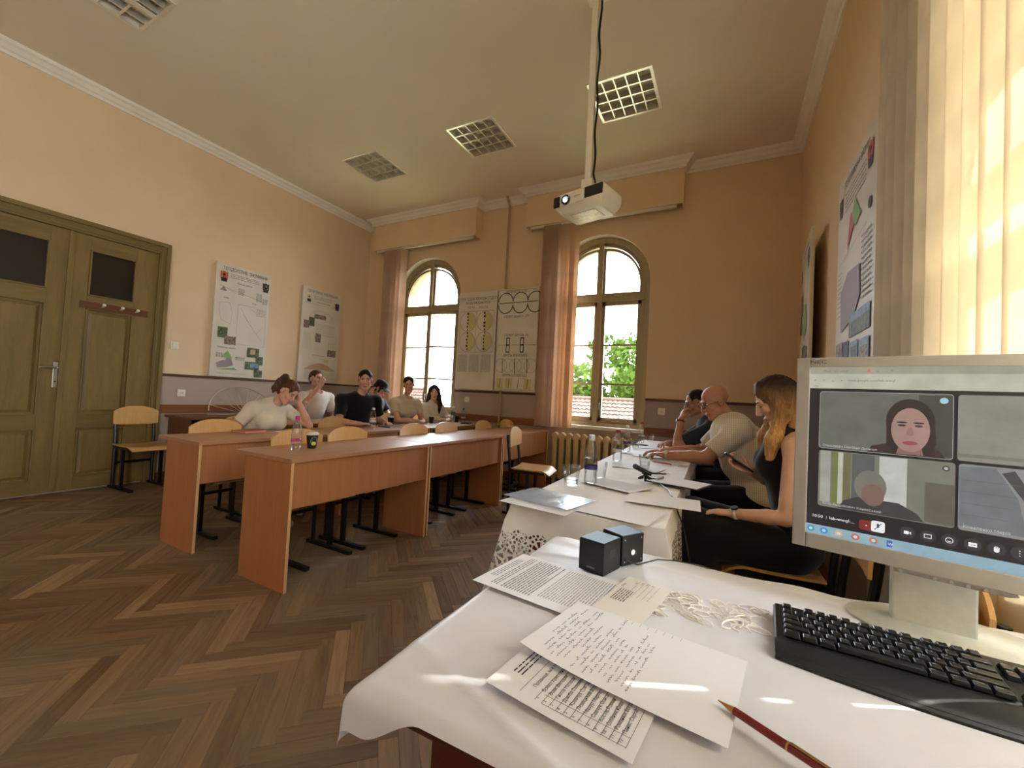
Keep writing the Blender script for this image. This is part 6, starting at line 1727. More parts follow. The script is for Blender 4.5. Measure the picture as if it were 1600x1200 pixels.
for r in range(5):
    for c_ in range(4):
        if r in (2, 4) and c_ == 3 or r == 4 and c_ == 1: continue
        put_key(X0 + 18.6 * U + c_ * U, RY[1 + r], 1.0 if not (r == 4 and c_ == 0) else 2.0, (('N', '/', '*', '-'), ('7', '8', '9', '+'), ('4', '5', '6', ''), ('1', '2', '3', 'E'), ('0', '', '.', ''))[r][c_] or None)

# ================================================================== desktop speakers
M_SPK = mat('black_speaker_case', (14, 14, 16), 0.35, var=0.02)
M_SPKT = mat('blue_grey_speaker_top', (72, 96, 116), 0.5, var=0.06, vscale=25)
def speaker(label, x, y, rz, back=False):
    t = thing('desktop_speaker', label, 'speaker', (x, y, CZ + 0.004), rz, 'small cube speakers')
    w, d_, h = 0.068, 0.078, 0.074
    m = MB(); m.box(-w / 2, w / 2, -d_ / 2, d_ / 2, 0, h); m.build('case', M_SPK, t, bevel=0.002)
    m = MB(); m.box(-w / 2 + 0.002, w / 2 - 0.002, -d_ / 2 + 0.002, d_ / 2 - 0.002, h, h + 0.0012); m.build('top_plate', M_SPKT, t)
    if not back:
        vs, fs = text_mesh('GEMBIRD', 0.0055, 'CENTER'); m = MB(); m.add([(p[0], -d_ / 2 - 0.0006, 0.010 + p[1]) for p in vs], fs); m.build('lettering', M_LEG, t, fix=False)
        m = MB(); m.box(w / 2, w / 2 + 0.0008, -0.015, 0.012, 0.035, 0.055); m.build('side_badge', mat('dark_grey_badge', (44, 44, 46), 0.4, var=0.2, vscale=200), t)
    else:
        m = MB(); m.cyl((w / 2, 0.0, 0.03), (w / 2 + 0.001, 0.0, 0.03), 0.007, n=16); m.build('sticker', M_PAPER, t)
        for yy in (-0.03, 0.03):
            for zz in (0.01, 0.064):
                m = MB(); m.cyl((w / 2, yy, zz), (w / 2 + 0.0012, yy, zz), 0.0022, n=8); m.build('screw', M_METAL, t)
    return t
speaker('black cube speaker with a bluish top turned towards the camera', -0.268, 1.028, math.radians(-16))
speaker('second black cube speaker with a round sticker behind the first', -0.232, 1.118, math.radians(-30), True)
m = MB()
pts = [(-0.215, 1.075, CZ + 0.02), (-0.19, 1.10, CZ + 0.006), (-0.15, 1.15, CZ + 0.012), (-0.11, 1.175, CZ + 0.010), (-0.05, 1.185, CZ + 0.008), (0.0, 1.21, CZ - 0.01), (0.02, 1.235, CZ - 0.1), (0.03, 1.25, 0.3)]
m.tube(pts, 0.0018, 8)
tag(m.build('speaker_cable', M_BLACKP, smooth=True), 'thin black cable running from the cube speakers over the satin cloth', 'cable')
# ================================================================== people: smooth-blended solid figures
def V3(*a): return np.array(a, dtype=float)
class Field:
    """a solid built from blended round shapes, turned into one continuous mesh"""
    def __init__(s, h): s.h = h; s.ops = []
    def cone(s, a, b, ra, rb, k=0.02, cut=False, mode='add'):
        s.ops.append(('cone', np.array(a, float), np.array(b, float), ra, rb, k, cut, mode)); return s
    def ell(s, c, r, R=None, k=0.02, mode='add'):
        s.ops.append(('ell', np.array(c, float), np.array(r, float), np.eye(3) if R is None else np.array(R, float), k, False, False, mode)); return s
    def plane(s, p, n): s.ops.append(('plane', np.array(p, float), np.array(n, float), 0, 0, 0, False, 'and')); return s
    def chain(s, pts, rs, k=0.015, cut=False):
        for i in range(len(pts) - 1): s.cone(pts[i], pts[i + 1], rs[i], rs[i + 1], k, cut and i == len(pts) - 2)
        return s
    def solve(s, noise=None):
        h = s.h; lo = np.full(3, 1e9); hi = -lo
        for o in s.ops:
            if o[0] == 'plane' or o[7] != 'add': continue
            if o[0] == 'cone':
                r = max(o[3], o[4]); l, u = np.minimum(o[1], o[2]) - r, np.maximum(o[1], o[2]) + r
            else:
                r = o[2].max(); l, u = o[1] - r, o[1] + r
            lo = np.minimum(lo, l); hi = np.maximum(hi, u)
        lo -= 0.03 + h; hi += 0.03 + h
        n = np.ceil((hi - lo) / h).astype(int) + 1
        ax = [lo[i] + h * np.arange(n[i]) for i in range(3)]
        F = np.full(n, 0.2, dtype=np.float32)
        for o in s.ops:
            if o[0] == 'plane':
                d = ((ax[0][:, None, None] - o[1][0]) * o[2][0] + (ax[1][None, :, None] - o[1][1]) * o[2][1] + (ax[2][None, None, :] - o[1][2]) * o[2][2])
                F = np.maximum(F, d.astype(np.float32)); continue
            if o[0] == 'cone': r = max(o[3], o[4]); l, u = np.minimum(o[1], o[2]) - r, np.maximum(o[1], o[2]) + r; k = o[5]
            else: r = o[2].max(); l, u = o[1] - r, o[1] + r; k = o[4]
            m = k + 3 * h
            i0 = np.maximum(np.floor((l - m - lo) / h).astype(int), 0); i1 = np.minimum(np.ceil((u + m - lo) / h).astype(int) + 1, n)
            if (i1 <= i0).any(): continue
            sl = tuple(slice(i0[i], i1[i]) for i in range(3))
            X = ax[0][sl[0]][:, None, None]; Y = ax[1][sl[1]][None, :, None]; Z = ax[2][sl[2]][None, None, :]
            if o[0] == 'cone':
                a, b = o[1], o[2]; ba = b - a; L = max(ba @ ba, 1e-9)
                px, py, pz = X - a[0], Y - a[1], Z - a[2]
                t = np.clip((px * ba[0] + py * ba[1] + pz * ba[2]) / L, 0, 1)
                d = np.sqrt((px - t * ba[0]) ** 2 + (py - t * ba[1]) ** 2 + (pz - t * ba[2]) ** 2) - (o[3] + (o[4] - o[3]) * t)
                if o[6]:
                    q = ba / math.sqrt(L); d = np.maximum(d, (X - b[0]) * q[0] + (Y - b[1]) * q[1] + (Z - b[2]) * q[2])
            else:
                R = o[3]; c = o[1]; px, py, pz = X - c[0], Y - c[1], Z - c[2]
                q = [(R[0][i] * px + R[1][i] * py + R[2][i] * pz) for i in range(3)]
                k0 = np.sqrt(sum((q[i] / o[2][i]) ** 2 for i in range(3))); k1 = np.sqrt(sum((q[i] / o[2][i] ** 2) ** 2 for i in range(3)))
                d = k0 * (k0 - 1) / np.maximum(k1, 1e-6)
            A = F[sl]
            if o[7] == 'sub':
                d = -d; hh = np.maximum(k - np.abs(A - d), 0) / max(k, 1e-6); F[sl] = np.maximum(A, d) + hh * hh * k * 0.25
            else:
                hh = np.maximum(k - np.abs(A - d), 0) / max(k, 1e-6); F[sl] = np.minimum(A, d) - hh * hh * k * 0.25
        if noise is not None:
            F += noise(ax[0][:, None, None], ax[1][None, :, None], ax[2][None, None, :]).astype(np.float32)
        return s.nets(F, lo)
    def nets(s, F, lo):
        S = F < 0; n = np.array(F.shape)
        C = np.zeros(n - 1, dtype=np.int8)
        for dx in (0, 1):
            for dy in (0, 1):
                for dz in (0, 1): C += S[dx:n[0] - 1 + dx, dy:n[1] - 1 + dy, dz:n[2] - 1 + dz]
        I = np.argwhere((C > 0) & (C < 8)); idx = np.full(n - 1, -1, dtype=np.int64); idx[tuple(I.T)] = np.arange(len(I))
        co = [(a, b, c) for a in (0, 1) for b in (0, 1) for c in (0, 1)]
        val = np.stack([F[I[:, 0] + a, I[:, 1] + b, I[:, 2] + c] for a, b, c in co], 1)
        P = np.zeros((len(I), 3)); W = np.zeros(len(I))
        for p in range(8):
            for q in range(p + 1, 8):
                if sum(abs(co[p][i] - co[q][i]) for i in range(3)) != 1: continue
                va, vb = val[:, p], val[:, q]; m = (va < 0) != (vb < 0)
                t = np.where(m, va / np.where(m, va - vb, 1), 0)
                P += np.where(m[:, None], np.array(co[p]) + t[:, None] * (np.array(co[q]) - np.array(co[p])), 0); W += m
        V = lo + s.h * (I + P / W[:, None])
        faces = []
        for axis in range(3):
            a = [slice(1, -1)] * 3; b = [slice(1, -1)] * 3
            a[axis] = slice(0, -1); b[axis] = slice(1, None)
            D = S[tuple(a)] != S[tuple(b)]; E = np.argwhere(D); off = np.array([1, 1, 1]); off[axis] = 0; E = E + off
            if len(E) == 0: continue
            u, v = (axis + 1) % 3, (axis + 2) % 3; du = np.zeros(3, int); du[u] = 1; dv = np.zeros(3, int); dv[v] = 1
            q = np.stack([idx[tuple((E - du - dv).T)], idx[tuple((E - dv).T)], idx[tuple(E.T)], idx[tuple((E - du).T)]], 1)
            fl = ~S[tuple(E.T)]; q[fl] = q[fl][:, ::-1]
            faces.append(q)
        Q = np.concatenate(faces); Q = Q[(Q >= 0).all(1)]
        return V, Q
def np_mesh(name, V, Q, mt):
    me = bpy.data.meshes.new(name)
    me.vertices.add(len(V)); me.vertices.foreach_set('co', V.astype(np.float32).ravel())
    me.loops.add(Q.size); me.loops.foreach_set('vertex_index', Q.astype(np.int32).ravel())
    me.polygons.add(len(Q)); me.polygons.foreach_set('loop_start', np.arange(0, Q.size, 4, dtype=np.int32))
    me.polygons.foreach_set('use_smooth', np.ones(len(Q), dtype=bool))
    me.update(calc_edges=True); me.validate()
    me.materials.append(mt); return me
def rot_zxy(yaw, pitch, roll):
    """head frame columns right, forward, up; yaw left positive, pitch down positive, roll towards the right shoulder"""
    return np.array(Matrix.Rotation(math.radians(yaw), 3, 'Z') @ Matrix.Rotation(math.radians(-pitch), 3, 'X') @ Matrix.Rotation(math.radians(roll), 3, 'Y'))
def skin_mat(name, c):
    t = NT(name); v = t.coord('Object'); n = t.noise(v, 14, 3)
    t.link(t.ramp(n, [(0.3, lin(shade(c, 0.94))), (0.7, lin(shade(c, 1.04)))]), t.b.inputs['Base Color'])
    t.b.inputs['Roughness'].default_value = 0.5; t.b.inputs['Subsurface Weight'].default_value = 0.0
    t.bump(t.noise(v, 120, 3), 0.04, 0.002)
    return t.m
def hair_mat(name, c1, c2, rootz=None):
    t = NT(name); v = t.coord('Object', (90, 90, 6)); n = t.noise(v, 1.6, 4, 0.6, 0.4)
    col = t.ramp(n, [(0.3, lin(c1)), (0.7, lin(c2))])
    if rootz:
        z0, z1, cr = rootz; sep = t.node('ShaderNodeSeparateXYZ'); t.link(t.coord('Object'), sep.inputs[0])
        f = t.math('DIVIDE', t.math('SUBTRACT', sep.outputs[2], z0), z1 - z0)
        x = t.node('ShaderNodeClamp'); t.link(f, x.inputs[0]); col = t.mix(x.outputs[0], col, t.ramp(n, [(0.3, lin(shade(cr, 0.8))), (0.7, lin(shade(cr, 1.2)))]))
    t.link(col, t.b.inputs['Base Color']); t.b.inputs['Roughness'].default_value = 0.6; t.b.inputs['Specular IOR Level'].default_value = 0.2
    t.bump(n, 0.5, 0.004); return t.m
def cloth_col(name, c, rough=0.85, stripes=None):
    t = NT(name); v = t.coord('Object'); n = t.noise(v, 6, 3)
    col = t.ramp(n, [(0.3, lin(shade(c, 0.94))), (0.7, lin(shade(c, 1.03)))])
    if stripes:
        sc, cs, ax = stripes
        w = t.node('ShaderNodeTexWave', wave_type='BANDS', bands_direction=ax); w.inputs['Scale'].default_value = sc; t.link(v, w.inputs[0])
        w2 = t.node('ShaderNodeTexWave', wave_type='BANDS', bands_direction='Z'); w2.inputs['Scale'].default_value = sc * 0.8; t.link(v, w2.inputs[0])
        f = t.math('ADD', t.ramp(w.outputs[1], [(0.78, (0, 0, 0, 1)), (0.9, (0.75, 0.75, 0.75, 1))]), t.ramp(w2.outputs[1], [(0.88, (0, 0, 0, 1)), (0.97, (0.35, 0.35, 0.35, 1))]))
        col = t.mix(f, col, lin(cs))
    t.link(col, t.b.inputs['Base Color']); t.b.inputs['Roughness'].default_value = rough; t.b.inputs['Sheen Weight'].default_value = 0.2
    t.b.inputs['Specular IOR Level'].default_value = 0.2
    t.bump(t.noise(v, 18, 4), 0.25, 0.006); return t.m
def folds(amp, fr=34.0, seed=0):
    r = np.random.default_rng(seed); ds = r.normal(size=(4, 3)); ds /= np.linalg.norm(ds, axis=1)[:, None]; ph = r.uniform(0, 6, 4)
    return lambda X, Y, Z: amp * (np.sin((X * ds[0, 0] + Y * ds[0, 1] + Z * ds[0, 2]) * fr + ph[0] + 1.5 * np.sin(Z * 11 + ph[1])) * 0.6 + np.sin((X * ds[1, 0] + Y * ds[1, 1] + Z * ds[1, 2]) * fr * 1.7 + ph[2] + 1.2 * np.sin(X * 17)) * 0.4)
def strands(amp, seed=0):
    r = np.random.default_rng(seed); p = r.uniform(0, 6, 4)
    return lambda X, Y, Z: amp * (np.sin(X * 210 + 4 * np.sin(Z * 14 + p[0]) + p[1]) * np.sin(Y * 190 + 4 * np.sin(Z * 11 + p[2]) + p[3]))
def hand(f, w, fwd, nrm, side, s=1.0, curl=0.35, thumb=0.6):
    """w: wrist, fwd: direction of the fingers, nrm: the way the palm faces, side: +1 right hand, -1 left"""
    fwd = np.array(fwd, float); fwd /= np.linalg.norm(fwd); nrm = np.array(nrm, float); nrm -= fwd * (nrm @ fwd); nrm /= np.linalg.norm(nrm)
    th = -side * np.cross(nrm, fwd)
    R = np.stack([th, fwd, nrm], 1)
    f.ell(w + fwd * 0.048 * s, V3(0.041, 0.052, 0.0165) * s, R, 0.012)
    for off, ln, r in ((0.030, 0.072, 0.0088), (0.010, 0.080, 0.009), (-0.010, 0.074, 0.0086), (-0.028, 0.058, 0.0078)):
        p = w + fwd * (0.088 - 0.12 * abs(off - 0.008)) * s + th * off * s; d = fwd + th * off * 2.0; d /= np.linalg.norm(d)
        a = 0.0
        for j, q in enumerate((0.42, 0.32, 0.26)):
            a += curl * (0.75 if j == 0 else 1.0); dd = d * math.cos(a) + nrm * math.sin(a)
            e = p + dd * ln * q * s; f.cone(p, e, r * s * (1 - 0.10 * j), r * s * (0.9 - 0.10 * j), 0.005); p = e
    p = w + fwd * 0.018 * s + th * 0.028 * s; d = th * 0.62 + fwd * 0.7 + nrm * thumb * 0.55; d /= np.linalg.norm(d)
    e = p + d * 0.040 * s; f.cone(p, e, 0.0125 * s, 0.0105 * s, 0.010); d2 = d * 0.75 + fwd * 0.5 + nrm * 0.15 * thumb; d2 /= np.linalg.norm(d2)
    f.cone(e, e + d2 * 0.032 * s, 0.0105 * s, 0.008 * s, 0.005)
def head_shape(f, c, R, s=1.0, male=True, beardy=False):
    P = lambda x, y, z: c + R @ (V3(x, y, z) * s)
    E = lambda x, y, z, a, b, d, k=0.012, mode='add': f.ell(P(x, y, z), V3(a, b, d) * s, R, k * s, mode)
    K = lambda p, q, a, b, k=0.008: f.cone(P(*p), P(*q), a * s, b * s, k * s)
    E(0, -0.012, 0.040, 0.074, 0.093, 0.080); E(0, 0.020, -0.022, 0.058 if male else 0.055, 0.068, 0.082, 0.02)
    jw = 0.046 if male else 0.038
    for q in (-1, 1): K((q * jw, 0.004, -0.060), (q * 0.016, 0.066, -0.098), 0.021, 0.018, 0.02)
    E(0, 0.070, -0.100, 0.022 if male else 0.018, 0.017, 0.017, 0.015)
    K((-0.034, 0.080, 0.026), (0.034, 0.080, 0.026), 0.0105 if male else 0.008, 0.0105 if male else 0.008, 0.014)
    for q in (-1, 1):
        E(q * 0.032, 0.0985, 0.006, 0.018, 0.0155, 0.0115, 0.010, 'sub')
        E(q * 0.040, 0.062, -0.022, 0.020, 0.020, 0.018, 0.02)
        E(q * 0.0765, -0.010, -0.004, 0.009, 0.021, 0.031, 0.006)
    K((0, 0.088, 0.016), (0, 0.110, -0.028), 0.0078, 0.0125 if male else 0.0105, 0.010)
    for q in (-1, 1): E(q * 0.0115, 0.099, -0.033, 0.0095, 0.011, 0.0085, 0.006)
    E(0, 0.0855, -0.060, 0.023, 0.012, 0.008, 0.006); E(0, 0.0845, -0.071, 0.020, 0.012, 0.008, 0.006); E(0, 0.098, -0.0655, 0.022, 0.010, 0.0018, 0.003, 'sub')
    return P
M_EYEW = mat('eye_white', (222, 216, 208), 0.2, var=0); M_IRIS = mat('dark_iris', (52, 36, 26), 0.15, var=0); M_BROW = mat('dark_brow', (52, 36, 28), 0.8, var=0); M_LIPS = mat('soft_lips', (176, 104, 94), 0.5, var=0)
M_SHOEW = mat('pale_sneaker', (206, 200, 190), 0.6, var=0.05); M_SHOEB = mat('black_shoe', (22, 20, 20), 0.4, var=0.03)
M_LENSR = mat('spectacle_rim', (36, 32, 30), 0.3, var=0); M_SPEC = glassy('spectacle_lens', (0.95, 0.96, 0.96), 0.06)
PCOUNT = [0]
def person(label, loc, face, p):
    """seated figure; local frame: x to the sitter's right, y forward, z up, origin on the floor"""
    PCOUNT[0] += 1; sd = PCOUNT[0]
    t = thing('person', label, 'person', (loc[0], loc[1], 0), -math.radians(face))
    h = p.get('vox', 0.0075); male = p.get('male', True); s = p.get('size', 1.0 if male else 0.93)
    sk = p['skin']; hipz = p.get('hipz', 0.545)
    pel = V3(0, 0, hipz); sh = p['sh']                         # shoulder half width
    nb = np.array(p['neck'], float)                            # base of the neck (C7)
    hc = np.array(p['head'], float); R = rot_zxy(*p['hrot'])
    up = nb - pel; up /= np.linalg.norm(up); tw = math.radians(p.get('twist', 0)); rt = V3(math.cos(tw), math.sin(tw), p.get('tilt', 0.0)); rt /= np.linalg.norm(rt)
    fw = np.cross(up, rt); fw /= np.linalg.norm(fw)
    mid = pel * 0.5 + nb * 0.5 - fw * p.get('slump', 0.02); chest = pel * 0.22 + nb * 0.78 + fw * 0.015
    S = {q: nb - up * 0.055 + rt * sh * q + fw * 0.01 for q in (-1, 1)}
    hips = {q: pel + V3(q * 0.095, 0.02, 0) for q in (-1, 1)}
    knees = {q: np.array(p.get('knee', {}).get(q, (q * 0.12, 0.43, 0.53)), float) for q in (-1, 1)}
    ank = {q: np.array(p.get('ankle', {}).get(q, (q * 0.11, 0.42, 0.10)), float) for q in (-1, 1)}
    el = {q: np.array(p['elbow'][q], float) for q in (-1, 1)}; wr = {q: np.array(p['wrist'][q], float) for q in (-1, 1)}
    bw = p.get('bulk', 1.0)
    def torso(f, g, k=0.05, sw=1.0):
        f.ell(pel + V3(0, 0.0, 0.03), V3(0.165 * bw + g, 0.115 * bw + g, 0.115 + g), np.stack([rt, np.cross(V3(0, 0, 1), rt), V3(0, 0, 1)], 1), k)
        Rm = np.stack([rt, fw, up], 1)
        f.ell(mid, V3(0.145 * bw + g, 0.105 * bw + g + p.get('belly', 0.0), 0.19 + g), Rm, k)
        f.ell(chest, V3(0.155 * bw + g, 0.105 * bw + g, 0.17 + g), Rm, k)
        f.cone(nb - up * 0.055 + rt * sh * sw, nb - up * 0.055 - rt * sh * sw, 0.055 * s * (0.6 + 0.4 * sw) + g, 0.055 * s * (0.6 + 0.4 * sw) + g, k)
        if not male:
            for q in (-1, 1): f.ell(chest + rt * 0.07 * q + fw * 0.085 - up * 0.035, V3(0.062, 0.05, 0.06) + g, Rm, 0.035)
    # body
    f = Field(h); torso(f, -0.018)
    f.cone(nb - up * 0.04, hc + R @ V3(0, -0.015, -0.06) * s, 0.056 * s if male else 0.047 * s, 0.053 * s if male else 0.044 * s, 0.025)
    for q in (-1, 1):
        f.cone(nb + rt * 0.02 * q, S[q], 0.036, 0.045 * s, 0.03)
        am = p.get('arm', 1.0) * s
        f.chain([S[q], el[q]], [0.047 * am, 0.038 * am], 0.03); m_ = el[q] * 0.68 + wr[q] * 0.32
        f.chain([el[q], m_, wr[q]], [0.037 * am, 0.037 * am, 0.0255 * am], 0.012)
        hd = p['hand'][q]; hand(f, wr[q], hd[0], hd[1], q, (1.0 if male else 0.9) * p.get('handsize', 1.0), hd[2] if len(hd) > 2 else 0.35, hd[3] if len(hd) > 3 else 0.6)
        f.chain([hips[q], knees[q], ank[q]], [0.072, 0.05, 0.036], 0.03)
        f.cone(ank[q] - V3(0, 0.02, 0.03), ank[q] + V3(q * 0.015, 0.13, -0.065), 0.036, 0.026, 0.02)
    PH = head_shape(f, hc, R, s, male)
    V, Q = f.solve(); body = place('body', np_mesh('body', V, Q, sk), t)
    # eyes, brows, lips
    def small(name, mb, mt): return mb.build(name, mt, t, smooth='all')
    Rm = Matrix([list(r) for r in R])
    def orient(mb): mb.v = [tuple(hc + R @ (np.array(v) * s)) for v in mb.v]; return mb
    op = p.get('eyes', 1.0)
    for q in (-1, 1):
        if op > 0.3:
            small('eye', orient(MB().sphere((q * 0.0315, 0.0755, 0.008), (0.0125, 0.0115, 0.0075 * op), 14, 8)), M_EYEW)
            small('iris', orient(MB().sphere((q * 0.0315 + p.get('gaze', 0.0), 0.0838, 0.008), (0.0055, 0.0042, 0.0055 * op), 10, 6)), M_IRIS)
            small('eyelid', orient(MB().tube([(q * 0.0315 - 0.013, 0.083, 0.0105), (q * 0.0315, 0.0885, 0.0155), (q * 0.0315 + 0.013, 0.083, 0.0105)], [0.0018, 0.0026, 0.0018], 6)), p.get('lash', M_BROW))
        else:
            small('eyelid', orient(MB().tube([(q * 0.0315 - 0.014, 0.083, 0.006), (q * 0.0315, 0.0885, 0.003), (q * 0.0315 + 0.014, 0.083, 0.006)], [0.0016, 0.0024, 0.0016], 6)), p.get('lash', M_BROW))
        small('eyebrow', orient(MB().tube([(q * 0.014, 0.0925, 0.026), (q * 0.030, 0.0905, 0.0305), (q * 0.047, 0.080, 0.0275)], [0.0030, 0.0034, 0.0016], 6)), p.get('brow', M_BROW))
    m = MB(); m.tube([(-0.021, 0.0875, -0.0655), (-0.009, 0.0965, -0.0615), (0, 0.0968, -0.0628), (0.009, 0.0965, -0.0615), (0.021, 0.0875, -0.0655)], [0.0015, 0.0034, 0.0030, 0.0034, 0.0015], 6)
    small('upper_lip', orient(m), p.get('lips', M_LIPS))
    m = MB(); m.tube([(-0.018, 0.0875, -0.0675), (0, 0.0960, -0.0705), (0.018, 0.0875, -0.0675)], [0.0015, 0.0042, 0.0015], 6); small('lower_lip', orient(m), p.get('lips', M_LIPS))
    # top garment
    g = p.get('loose', 0.012); f = Field(h * 1.0); torso(f, g, 0.05, 1.0 if p.get('sleeve', 0.6) > 0 else 0.55)
    sl = p.get('sleeve', 0.6)
    for q in (-1, 1):
        if sl > 0: f.cone(nb + rt * 0.035 * q - up * 0.02, S[q], 0.04 + g * 0.5, 0.05 * s + g, 0.03)
        if sl > 0:
            k1 = min(sl, 1.0); e = S[q] + (el[q] - S[q]) * k1
            f.cone(S[q], e, 0.053 * s + g, (0.047 if sl < 1 else 0.041) * s + g, 0.025, sl < 1)
            if sl > 1:
                e2 = el[q] + (wr[q] - el[q]) * (sl - 1); f.cone(el[q], e2, 0.041 * s + g, 0.030 * s + g, 0.015, True)
    for q in (-1, 1):
        hem = p.get('hem', hipz - 0.03)
    f.ell(nb + up * 0.035 + fw * 0.035, V3(0.055, 0.062, 0.045) * (p.get('neckcut', 1.0)), np.stack([rt, fw, up], 1), 0.01, 'sub')
    if p.get('vneck'): f.cone(nb + fw * 0.07, nb + fw * 0.11 - up * p['vneck'], 0.03, 0.008, 0.008, mode='sub')
    f.plane((0, 0, p.get('hem', hipz - 0.06)), (0, 0, -1))
    V, Q = f.solve(folds(p.get('fold', 0.0035), 30, sd)); place('shirt', np_mesh('shirt', V, Q, p['shirt']), t)
    if p.get('collar'):
        m = MB()
        for q in (-1, 1):
            pts = [nb + up * 0.030 - fw * 0.052, nb + up * 0.028 + rt * q * 0.052 - fw * 0.01, nb + up * 0.004 + rt * q * 0.044 + fw * 0.052, nb - up * 0.030 + rt * q * 0.022 + fw * 0.10]
            lowp = [x + V3(0, 0, 0) - up * 0.032 + rt * q * (0.014 if i else 0) + fw * (0.012 if i > 1 else -0.012) for i, x in enumerate(pts)]
            m.add([tuple(x) for x in pts + lowp], [(i, i + 1, 5 + i, 4 + i) for i in range(3)])
        o = m.build('collar', p['shirt'], t); md = o.modifiers.new('thick', 'SOLIDIFY'); md.thickness = 0.004
    # trousers
    f = Field(h * 1.25)
    f.ell(pel + V3(0, -0.01, 0.0), V3(0.178 * bw, 0.135 * bw, 0.105), None, 0.04)
    wl_ = p.get('leg', (0.092, 0.068, 0.058))
    for q in (-1, 1):
        f.cone(hips[q], knees[q], wl_[0] * bw, wl_[1], 0.04); f.cone(knees[q], ank[q] + V3(0, 0, 0.0), wl_[1], wl_[2], 0.03, True)
    V, Q = f.solve(folds(0.004, 22, sd + 40)); place('trousers', np_mesh('trousers', V, Q, p['pants']), t)
    for q in (-1, 1):
        a = ank[q]; m = MB(); b = V3(0, 0, 0)
        prof = [(-0.065, 0.034, 0.06), (-0.05, 0.04, 0.085), (0.0, 0.042, 0.09), (0.06, 0.044, 0.062), (0.12, 0.046, 0.048), (0.165, 0.036, 0.036), (0.185, 0.016, 0.022)]
        vs = []
        for yy, w, hh in prof:
            for k in range(12):
                an = 2 * PI * k / 12; vs.append((a[0] + q * max(0, yy) * 0.08 + w * math.cos(an), a[1] + yy, 0.002 + hh * (0.5 + 0.5 * math.sin(an))))
        n_ = len(prof); m.add(vs, [tuple(range(12)), tuple((n_ - 1) * 12 + k for k in range(12))] + [(i * 12 + k, i * 12 + (k + 1) % 12, (i + 1) * 12 + (k + 1) % 12, (i + 1) * 12 + k) for i in range(n_ - 1) for k in range(12)])
        m.build('shoe', p.get('shoe', M_SHOEB), t, smooth='all')
    # hair
    if p.get('hair'):
        f = Field(h * 0.8); st = p['hairstyle']; P = PH; E = lambda x, y, z, a, b, d, k=0.012, mode='add': f.ell(P(x, y, z), V3(a, b, d) * s, R, k * s, mode)
        K = lambda a, b, ra, rb, k=0.012: f.cone(P(*a), P(*b), ra * s, rb * s, k * s)
        if st == 'fringe_bald':
            for q in (-1, 1): E(q * 0.066, -0.045, 0.010, 0.016, 0.045, 0.040)
            E(0, -0.090, 0.005, 0.060, 0.018, 0.045)
        else:
            E(0, -0.014, 0.044, 0.0795, 0.0975, 0.085)
            E(0, -0.055, -0.010, 0.070, 0.058, 0.075, 0.02) if st not in ('short', 'receding') else E(0, -0.058, 0.004, 0.066, 0.050, 0.058, 0.02)
            lowf = {'short': 0.068, 'cap': 0.02, 'back': 0.068, 'pony': 0.066, 'long': 0.052, 'bowl': 0.030, 'receding': 0.098}[st]
            E(0, 0.110, lowf - 0.098, *((0.056, 0.080, 0.124) if st == 'long' else (0.072, 0.088, 0.112)), 0.008, 'sub')
            for q in (-1, 1): E(q * 0.085, 0.030, -0.055, 0.040, 0.048, 0.075, 0.008, 'sub') if st not in ('long', 'bowl') else None
            if st in ('short', 'receding', 'back', 'pony'):
                for q in (-1, 1): E(q * 0.083, 0.034, 0.0, 0.030, 0.046, 0.055, 0.006, 'sub')
            if st in ('short', 'cap', 'receding'): E(0, -0.06, -0.105, 0.10, 0.08, 0.062, 0.01, 'sub')
            if st == 'pony':
                K((0, -0.10, 0.075), (0, -0.135, 0.085), 0.030, 0.036, 0.015); f.chain([P(0, -0.135, 0.085), P(0.0, -0.150, 0.02), P(0.01, -0.135, -0.06), P(0.02, -0.115, -0.10)], [0.036 * s, 0.034 * s, 0.028 * s, 0.012 * s], 0.02)
            if st == 'back': E(0, -0.10, 0.02, 0.04, 0.035, 0.04)
            if st == 'bowl':
                for q in (-1, 1): K((q * 0.070, 0.012, 0.02), (q * 0.072, 0.022, -0.045), 0.020, 0.012)
                K((-0.05, 0.085, 0.045), (0.05, 0.085, 0.045), 0.014, 0.014)
            if st == 'long':
                L = p.get('hairlen', 0.34); bd = p.get('hairfall', V3(0, 0, -1)); bd = np.array(bd, float)
                for q in (-1, 1):
                    f.chain([P(q * 0.018, 0.035, 0.108), P(q * 0.060, 0.030, 0.050), P(q * 0.070, 0.024, -0.02), P(q * 0.074, 0.024, -0.07)], [0.014 * s, 0.018 * s, 0.018 * s, 0.018 * s], 0.02); a0 = P(q * 0.060, 0.012, 0.045); a1 = P(q * 0.076, 0.016, -0.05); a2 = a1 + bd * L * 0.45 + R @ V3(q * 0.022, 0.03, 0) ; a3 = a1 + bd * L + R @ V3(q * 0.010, 0.045, 0)
                    f.chain([a0, a1, a2, a3], [0.026 * s, 0.030 * s, 0.036 * s, 0.016 * s], 0.03)
                    b1 = P(q * 0.045, -0.06, -0.06); f.chain([P(q * 0.04, -0.06, 0.02), b1, b1 + bd * L * 0.7], [0.05 * s, 0.046 * s, 0.026 * s], 0.03)
        V, Q = f.solve(strands(p.get('strand', 0.0022), sd)); place('hair', np_mesh('hair', V, Q, p['hair']), t)
